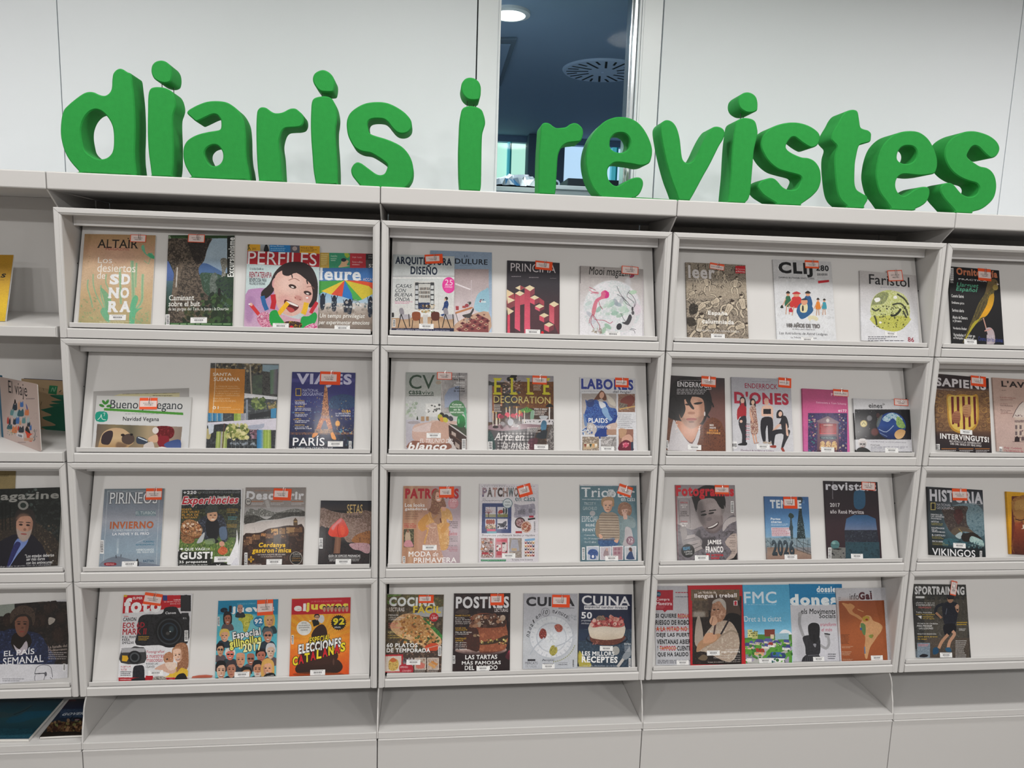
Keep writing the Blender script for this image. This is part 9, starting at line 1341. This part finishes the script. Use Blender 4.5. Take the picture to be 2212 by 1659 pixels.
def f(d):  # runner
    d.r(1560, 100, 1920, 560, '3c3c3a~2c2c2c~50504c~12'); d.r(1640, 200, 1890, 480, '5c5850~444038~74706a~10', .7); d.r(1640, 420, 1900, 540, '5c5046~483e38~6c6054~8', .8); 
    for x in (1640, 1700, 1840, 1870): d.r(x, 180, x + 14, 420, '4c4840', .7)
    d.p((1745, 290, 1740, 240, 1760, 215, 1800, 212, 1835, 230, 1830, 290, 1815, 345, 1770, 350, 1750, 330), '1c1e28~262a36~5'); d.p((1750, 345, 1815, 340, 1820, 385, 1795, 390, 1775, 410, 1755, 400), '14161e'); d.l((1750, 225, 1712, 240, 1705, 280, 1740, 300), 17, '20242e', 1, 1); d.l((1705, 275, 1738, 305), 13, 'b08468'); d.l((1828, 235, 1832, 270, 1820, 235), 14, 'b08468', 1, 1); d.e(1829, 240, 10, 14, 'c09880'); d.l((1775, 400, 1740, 440, 1722, 480), 17, 'b88c70', 1, 1); d.l((1800, 380, 1812, 400, 1785, 440, 1775, 480), 18, 'c0947a', 1, 1); d.p((1690, 480, 1715, 475, 1720, 505, 1690, 515), '1c4868'); d.p((1760, 478, 1785, 475, 1795, 498, 1765, 498), '2c5878')
    d.e(1788, 195, 18, 24, 'a88068'); d.p((1768, 190, 1775, 168, 1800, 165, 1808, 190), '24242c'); d.r(1772, 190, 1806, 198, '16161a'); d.l((1768, 250, 1762, 285), 4, 'a8b0c0', .5)
    d.t('SPORTRAINING', 1584, 124, 1872, 172, 'd8d8da', b=.045, it=.1)
    for i, (q, x, y, c) in enumerate((('¿Sabes lo que es', 1592, 214, 'e0e0e0'), ('el ENTRENAMIENTO', 1592, 226, 'd8d8d8'), ('POLARIZADO?', 1606, 240, 'd06c6c'), ('Tabla muscular', 1592, 268, 'c8c8c8'), ('para los pecados', 1592, 280, 'd0b040'), ('navideños', 1630, 292, 'd0b040'), ('en el agua', 1630, 304, 'd0b040'), ('TÉCNICA DE CARRERA', 1598, 332, 'e8e8e8'), ('PARA PREVENIR', 1598, 346, 'e8e8e8'), ('LAS LESIONES', 1610, 360, 'e8e8e8'), ('ESQUÍ DE MONTAÑA', 1602, 392, 'e8e8e8'), ('Guía para tirarse', 1602, 408, 'd8b030'), ('de esquí', 1602, 422, 'd8b030'))): d.t(q, x, y, x + len(q) * 6.6, y + 10, c, b=.01)
    d.r(1590, 180, 1640, 192, 'd0d0d0'); d.poly((1602, 295, 1624, 292, 1622, 312), 'e8e8e8'); d.r(1598, 448, 1672, 545, '8c9ca8~6c7c8c~a8b4bc~6'); d.g(1604, 454, 1664, 470, 2, 'd8787c'); d.p((1610, 528, 1630, 512, 1660, 518, 1650, 530), '1c1c24'); d.g(1826, 326, 1886, 350, 2, 'd0a830'); d.g(1838, 365, 1878, 380, 2, 'd8d8d8'); d.g(1818, 432, 1882, 536, 9, 'c8c8c8')
magazine(E8, 3, (1575, 112, 1878, 112, 1908, 540, 1596, 546), 'sports magazine with male runner in dark kit on a forest trail', f, '3c3c3a', th=.006, cards=[('t', 1806, 134, 34, 84, 12)], bars=[(1728, 504, 1798, 532)])

# ---- loose red card lying in the tray of the bottom case
q = hit(420 + 60 / 3.96, 1240 + 918 / 3.96, (0, .012, 0), (0, 1, 0))
t = tag(empty('red_card', (q[0], .02, LEVEL[4] + .0505)), 'folded orange red card lying in the tray beside the camera magazine', 'card')
MB().prism([(-.034, -.006, 0), (-.012, -.006, .0035), (.012, -.006, .0045), (.034, -.006, .001), (.034, -.006, 0)], (0, .012, 0)).build('folded_sheet', material('red_card', (.42, .09, .05), .6), t)

# ---------------------------------------------------------------- first bay: things beside the cases
def f(d):  # portrait of man in suit
    d.r(-220, 380, 720, 1300, '1c201e~141816~2c3230~20'); d.p((-100, 800, 300, 700, 420, 780, 650, 980, 660, 1290, -100, 1290), '342c24~241e1a~483c30~9'); d.s((380, 780, 650, 1280), 120, 9, '54483a 2c2620 6c5c4a 3c342c', .7); 
    for x in (20, 60, 110): d.r(x, 560, x + 12, 860, '0e1210')
    d.s((300, 400, 420, 620), 20, 14, '50605c 3c4846 7c8884', .6); d.p((-200, 1290, -160, 1080, 0, 980, 120, 920, 180, 905, 340, 900, 420, 960, 500, 1080, 520, 1290), '14121e'); d.p((110, 1240, 150, 1040, 200, 950, 260, 970, 320, 930, 300, 1010, 200, 1130, 100, 1280), '6478b0>8094c8'); d.p((80, 1260, 150, 1040, 195, 985, 235, 1010, 190, 1100, 120, 1240), '1c1c4c~2c3068~1c1c44~4')
    d.f(275, 810, 210, 310, 'b08470', '2c2624', ht='short', beard='9c9088', rot=4, shade='5c3c30'); d.p((170, 780, 175, 680, 240, 640, 320, 625, 380, 680, 395, 800, 370, 900, 380, 780, 340, 700, 260, 670, 200, 700), '2e2826'); d.p((180, 730, 240, 670, 330, 690, 300, 760, 220, 760), 'c09078', .5, 12)
    d.t('magazine', -150, 432, 662, 540, '9c9c98', b=.03); d.e(262, 578, 60, 52, '8c8c88'); d.e(262, 578, 34, 30, '24302c')
    for i, q in enumerate(('"Los estados deberían', 'ser más duros', 'con los antivacunas"')): d.t(q, (284, 300, 298)[i], 1122 + i * 38, (606, 504, 600)[i], 1158 + i * 38, 'e8e8e8', b=.01)
    d.t('El epidemiólogo analiza los grandes retos de la salud pública', -120, 1248, 575, 1268, 'c8c8c8')
magazine(D7, 2, (-190, 388, 692, 388, 650, 1290, -240, 1300), 'dark magazine with bearded man in suit and blue tie', f, '1c201e', th=.005, lift=.004)
def f(d):
    d.r(-600, 150, 200, 1300, '8c7c54>a08c5c>a8945f'); d.r(-600, 232, 100, 236, '5c5030'); d.g(-100, 240, 95, 262, 1, '5c5030')
magazine(D7, 2, (-560, 186, 158, 205, 150, 1290, -560, 1290), 'tan coloured magazine top showing behind the bearded man cover', f, 'a08c5c', th=.003)
def f(d):  # crowd, newspaper supplement
    d.r(-80, 300, 600, 1000, 'd0d0d6'); d.r(-80, 300, 560, 815, '282220~1c1818~382e2a~20'); d.r(-80, 300, 120, 420, '8c948c')
    for x, y, a in ((70, 450, 48), (350, 440, 60), (510, 420, 56), (400, 350, 44), (300, 470, 36), (490, 560, 70), (440, 330, 36)): d.e(x, y, a, a * 1.2, '2c211d~1c1614~3c2e28~9'); d.e(x - a * .2, y + a * .2, a * .6, a * .8, '3c2c26', al=.6, bl=12)
    d.p((400, 430, 450, 440, 440, 470, 400, 490), 'a8a098'); d.p((-60, 815, -60, 560, 30, 540, 100, 520, 250, 545, 330, 570, 380, 650, 440, 815), '28304c~1c2238~38446c~12'); d.p((90, 640, 120, 560, 230, 560, 260, 640, 200, 700, 130, 700), '1c1614'); d.p((110, 650, 160, 690, 215, 620, 225, 690, 160, 740), 'b0a8b0'); d.f(180, 490, 130, 190, '7c5444', '2c2420', ht='short', shade='4c2c24'); d.p((90, 480, 85, 400, 130, 350, 200, 330, 270, 360, 290, 430, 270, 500, 255, 430, 200, 400, 130, 420), '3c302a~54443a~28201c~5')
    d.t('EL PAÍS', 34, 682, 282, 738, 'e8e8ec', sf=1, b=.01); d.t('SEMANAL', 26, 748, 356, 806, 'e8e8ec', sf=1, b=.01); d.t('La batalla del', 396, 656, 546, 676, 'b8a8a0', sf=1); d.t('Mediterráneo', 396, 682, 546, 702, 'b8a8a0', sf=1); d.g(396, 710, 546, 776, 4, 'a8a0a0'); d.r(-60, 812, 562, 985, 'd4d4da')
    d.l((285, 890, 300, 840, 350, 816, 410, 830, 425, 880, 430, 920), 4, '3c3c44', .9, 1); d.l((285, 890, 370, 885), 7, '2c2c34'); d.l((290, 900, 284, 930, 300, 960, 350, 955, 370, 900), 4, '3c3c44', .9, 1); d.e(374, 892, 10, 18, '5c5c64'); d.l((410, 920, 450, 950), 4, '5c5c64'); d.g(20, 925, 200, 955, 2, '8c8c94'); d.bar(514, 808, 536, 866, True)
magazine(E5, 3, (-60, 318, 555, 298, 560, 975, -70, 985), 'weekend supplement with man among a crowd over a white strip', f, 'd0d0d6', th=.005, lift=.001)

# yellow magazine leaning on the upper open shelf
F4 = (0, 540, 7.54)
zs = LEVEL[1] + .034
def lean(y_foot, y_top, zf, h=.3):
    a = np.array([0, y_foot, zf]); b_ = np.array([0, y_top, zf + h]); ey = (b_ - a) / np.linalg.norm(b_ - a); return a, (1.0, 0, 0), tuple(ey)
def f(d):
    d.r(-1400, 60, 260, 1200, 'b08420>b48828>d8ac30>e8c030>d8b428'); d.t('ECONOMIAS', -900, 385, 106, 450, '141410', b=.04, it=.15); d.l((-600, 500, 0, 490, 72, 492), 8, '8c6818', 1, 1)
a, ex_, ey_ = lean(.075, .20, zs + .009)
magazine(F4, 0, (-1300, 60, 245, 92, 55, 1160, -1400, 1165), 'yellow magazine leaning on the upper open shelf', f, 'd8ac30', th=.008, plane=(a, ex_, ey_))
# the open picture book on the second open shelf: two boards meeting at a fold, cream board facing the aisle
def stand_book():
    zf = LEVEL[2] + .0365; Fb = (0, 780, 7.54)
    g = lambda x, y: hit(x / 7.54, 780 + y / 7.54, (0, 0, zf), (0, 0, 1))
    p_l, p_r = g(62, 1300), g(662, 1470)           # foot of the cream board, spine side and free edge
    zplane = zf
    p_l[2] = p_r[2] = zf
    ex = (p_r - p_l); W = np.linalg.norm(ex); ex /= W; ey = np.array([0, 0, 1.0])
    def f(d):
        d.r(0, 200, 700, 1520, 'b8a49c>c4b0a8>c8b4ae>ccb8b2'); d.t('El viaje', 135, 345, 440, 610, '1c181c', it=.05); d.g(424, 600, 565, 632, 1, '6c6064')
        C_ = '1c2c3c c03c30 2c5c68 5c9094 3c6cb0 28303c d87c4c a8bcc0 c89878'.split()
        for i, (x, y, w_, h_) in enumerate(((245, 740, 44, 90), (355, 700, 34, 70), (310, 720, 20, 110), (200, 830, 36, 80), (260, 860, 50, 90), (340, 840, 60, 90), (440, 830, 40, 80), (130, 960, 18, 90), (160, 980, 18, 90), (240, 980, 30, 80), (290, 960, 34, 90), (330, 1000, 20, 60), (390, 960, 34, 80), (460, 960, 28, 90), (160, 1070, 50, 60), (240, 1110, 50, 90), (300, 1090, 16, 60), (350, 1110, 50, 80), (470, 1030, 30, 60), (500, 1080, 20, 70), (440, 1100, 30, 60))):
            d.p((x - w_, y + h_ * .5, x - w_ * .5, y - h_ * .6, x, y - h_ * .3, x + w_ * .6, y - h_ * .7, x + w_ * .8, y + h_ * .5, x, y + h_ * .7), C_[(i * 4) % 9], .95)
        d.p((240, 620, 258, 650, 256, 690, 230, 690), '1c1418'); d.p((410, 1140, 440, 1070, 500, 1180, 540, 1180, 480, 1230, 520, 1310, 450, 1290, 430, 1200), 'd84828'); d.p((410, 1120, 440, 1060, 480, 1130, 490, 1180, 440, 1150), '1c1414'); d.p((420, 690, 450, 760, 440, 800), '3c4c98'); d.r(390, 1250, 540, 1300, 'c8a088'); d.s((120, 1090, 260, 1200), 24, 12, '5c7468 c8b08c 8c9c8c', .8); d.s((470, 760, 620, 960), 14, 3, '5c5058', .7); d.l((560, 1110, 575, 1180, 560, 1300), 7, '2c444c'); d.s((540, 1100, 600, 1300), 16, 7, '2c444c 5c7478', .8)
        d.poly((275, 1165, 385, 1190, 375, 1260, 270, 1220), 'dcdce0'); d.poly((292, 1190, 360, 1206, 358, 1245, 290, 1222), '50505a~b0b0b8~2c2c34~3'); d.g(290, 1310, 420, 1340, 1, '8c7c7c')
    H = hit(645 / 7.54, 780 + 385 / 7.54, p_r, np.cross(ex, ey))[2] - zf
    cv = Cover(Fb, p_l, ex, ey, W, H, 'c4b0a8'); f(cv); m1 = to_material(cv, 'cover_print', .55, .1)
    n = np.cross(ex, ey)
    t = bpy.data.objects.new('picture_book', None); COL.objects.link(t); t.matrix_world = Matrix([[ex[i], -n[i], ey[i], p_l[i]] for i in range(3)] + [[0, 0, 0, 1]])
    tag(t, 'hardback picture book standing open, pink front board with painted figures', 'book')
    sheet('front_board', W, H, 0, .0022, m1, t); MB().box((.003, .0026, .002), (W - .004, .006, H - .003)).build('end_paper', M_PAPER, t)
    # spine and rear green board, opening towards the divider
    M_SP = material('spine_blue', (.02, .10, .17), .5)
    MB().box((-.016, .0, 0), (-.0005, .010, H + .004)).build('spine', M_SP, t, bevel=.002)
    q0 = p_l + n * -.0; p_b = hit(1052 / 7.54, 780 + 1395 / 7.54, (0, 0, zf), (0, 0, 1)); 
    return t, p_l, p_r, zf, H
bk, p_l, p_r, zf, H_ = stand_book()
def rear_book():
    Fb = (0, 780, 7.54); a = hit(662 / 7.54, 780 + 1470 / 7.54, (0, 0, zf), (0, 0, 1)); a[1] = p_r[1] + .012; b_ = np.array([-.012, min(.27, p_r[1] + .10), zf])
    a = np.array([p_l[0] + .01, .262, zf]); b_ = np.array([-.0085, .205, zf]); ex = b_ - a; W = np.linalg.norm(ex); ex /= W; ey = np.array([0, 0, 1.0]); n = np.cross(ex, ey)
    top = hit(990 / 7.54, 780 + 320 / 7.54, b_, n)[2] - zf
    def f(d):
        d.r(-100, 150, 1200, 1600, 'a89070>c0a480>c0a480>b89c80'); G = '2c7058>347c66'
        d.p((1100, 560, 840, 550, 830, 570, 900, 600, 1010, 640, 1100, 640), G); d.p((1100, 640, 830, 655, 960, 690, 1100, 700), G); d.p((1100, 700, 800, 705, 950, 770, 1100, 790), G)
        d.poly(catmull([(1100, 780), (690, 785), (720, 820), (840, 880), (700, 910), (720, 950), (860, 1010), (895, 1050), (680, 1070), (740, 1110), (870, 1180), (870, 1240), (640, 1265), (640, 1420), (1100, 1420)], k=5), G)
        d.poly((805, 395, 940, 405, 920, 545, 785, 528), '2c7c54'); d.l((830, 500, 860, 430, 880, 500, 910, 420), 8, 'a8d0b0', 1, 1); d.s((960, 470, 1000, 500), 6, 8, '4c4c40', .9); d.l((700, 440, 712, 480), 6, '4c4438'); d.l((665, 720, 680, 660), 6, '4c4438')
    cv = Cover(Fb, a, ex, ey, W, top, '8a7458'); f(cv); m = to_material(cv, 'cover_print', .5, .2)
    t = bpy.data.objects.new('picture_book', None); COL.objects.link(t); t.matrix_world = Matrix([[ex[i], -n[i], ey[i], a[i]] for i in range(3)] + [[0, 0, 0, 1]])
    tag(t, 'large tan and dark green picture book standing behind the pink one', 'book')
    sheet('front_board', W, top, 0, .002, m, t); MB().box((.003, .0021, .003), (W - .003, .011, top - .005)).build('pages', M_PAPER, t); MB().box((0, .0112, 0), (W, .0132, top)).build('back_board', material('board_navy', (.02, .03, .08), .5), t)
rear_book()
# magazines lying on the base shelf of the first bay
FB = (0, 1480, 8.508); zb = .287
def flat(y0, dz, tilt, z0): ey = np.array([0, math.cos(tilt), math.sin(tilt)]); return np.array([0, y0, z0 + dz]), (1.0, 0, 0), tuple(ey)
def f(d):
    d.r(-900, 200, 1300, 1050, '14303c>1c3c4a>244c58>2c5864>28505c>1c4454>20485a'); d.p((240, 560, 400, 500, 700, 480, 930, 470, 880, 560, 600, 620, 360, 690, 100, 690), '1c5874>245c74', .8, 10); d.p((0, 500, 200, 520, 380, 470, 600, 350, 400, 540, 100, 600, -300, 620), '3c4c50', .6, 10); d.l((250, 550, 450, 470, 590, 380), 10, '0e2028', .9, 1); d.r(-900, 800, 600, 960, '1c4858~2c6070~143848~9', .8)
magazine(FB, 0, (-700, 262, 1180, 250, 512, 990, -1500, 1010), 'teal blue magazine lying flat on the base shelf', f, '244c58', th=.010, plane=flat(.02, .012, .03, zb), rough=.45)
def f(d):
    d.r(500, 200, 2400, 1050, '141420>1c2440>202c44>24343c>1c1814'); d.r(500, 200, 1400, 300, '4c1c24', .8, 10); d.poly((500, 1030, 1180, 300, 1260, 300, 640, 1030), '3c161c'); d.r(1100, 440, 1530, 600, '3c5474~28405c~5c7898~9', .7, 8); d.t('GOVERN', 1150, 508, 1640, 552, 'd0d8e0', b=.04, it=.2); d.l((1290, 640, 1340, 580), 16, '0c0c10'); d.e(1430, 630, 90, 28, '101014'); d.e(1430, 640, 60, 14, '8c7078'); d.r(860, 680, 1530, 860, '4c2c20~281a14~7c5838~5a4c30~9'); d.s((900, 650, 1520, 860), 70, 26, '7c5840 3c2018 a88460 241814 6c5030 8c9058', .8, .7); d.r(760, 870, 1530, 940, '181410~2c241c~8')
magazine(FB, 0, (1250, 250, 1990, 250, 1515, 935, 780, 935), 'dark magazine with crowd picture lying beside the curved divider', f, '1c2030', th=.006, plane=flat(.03, .010, .02, zb), rough=.45)
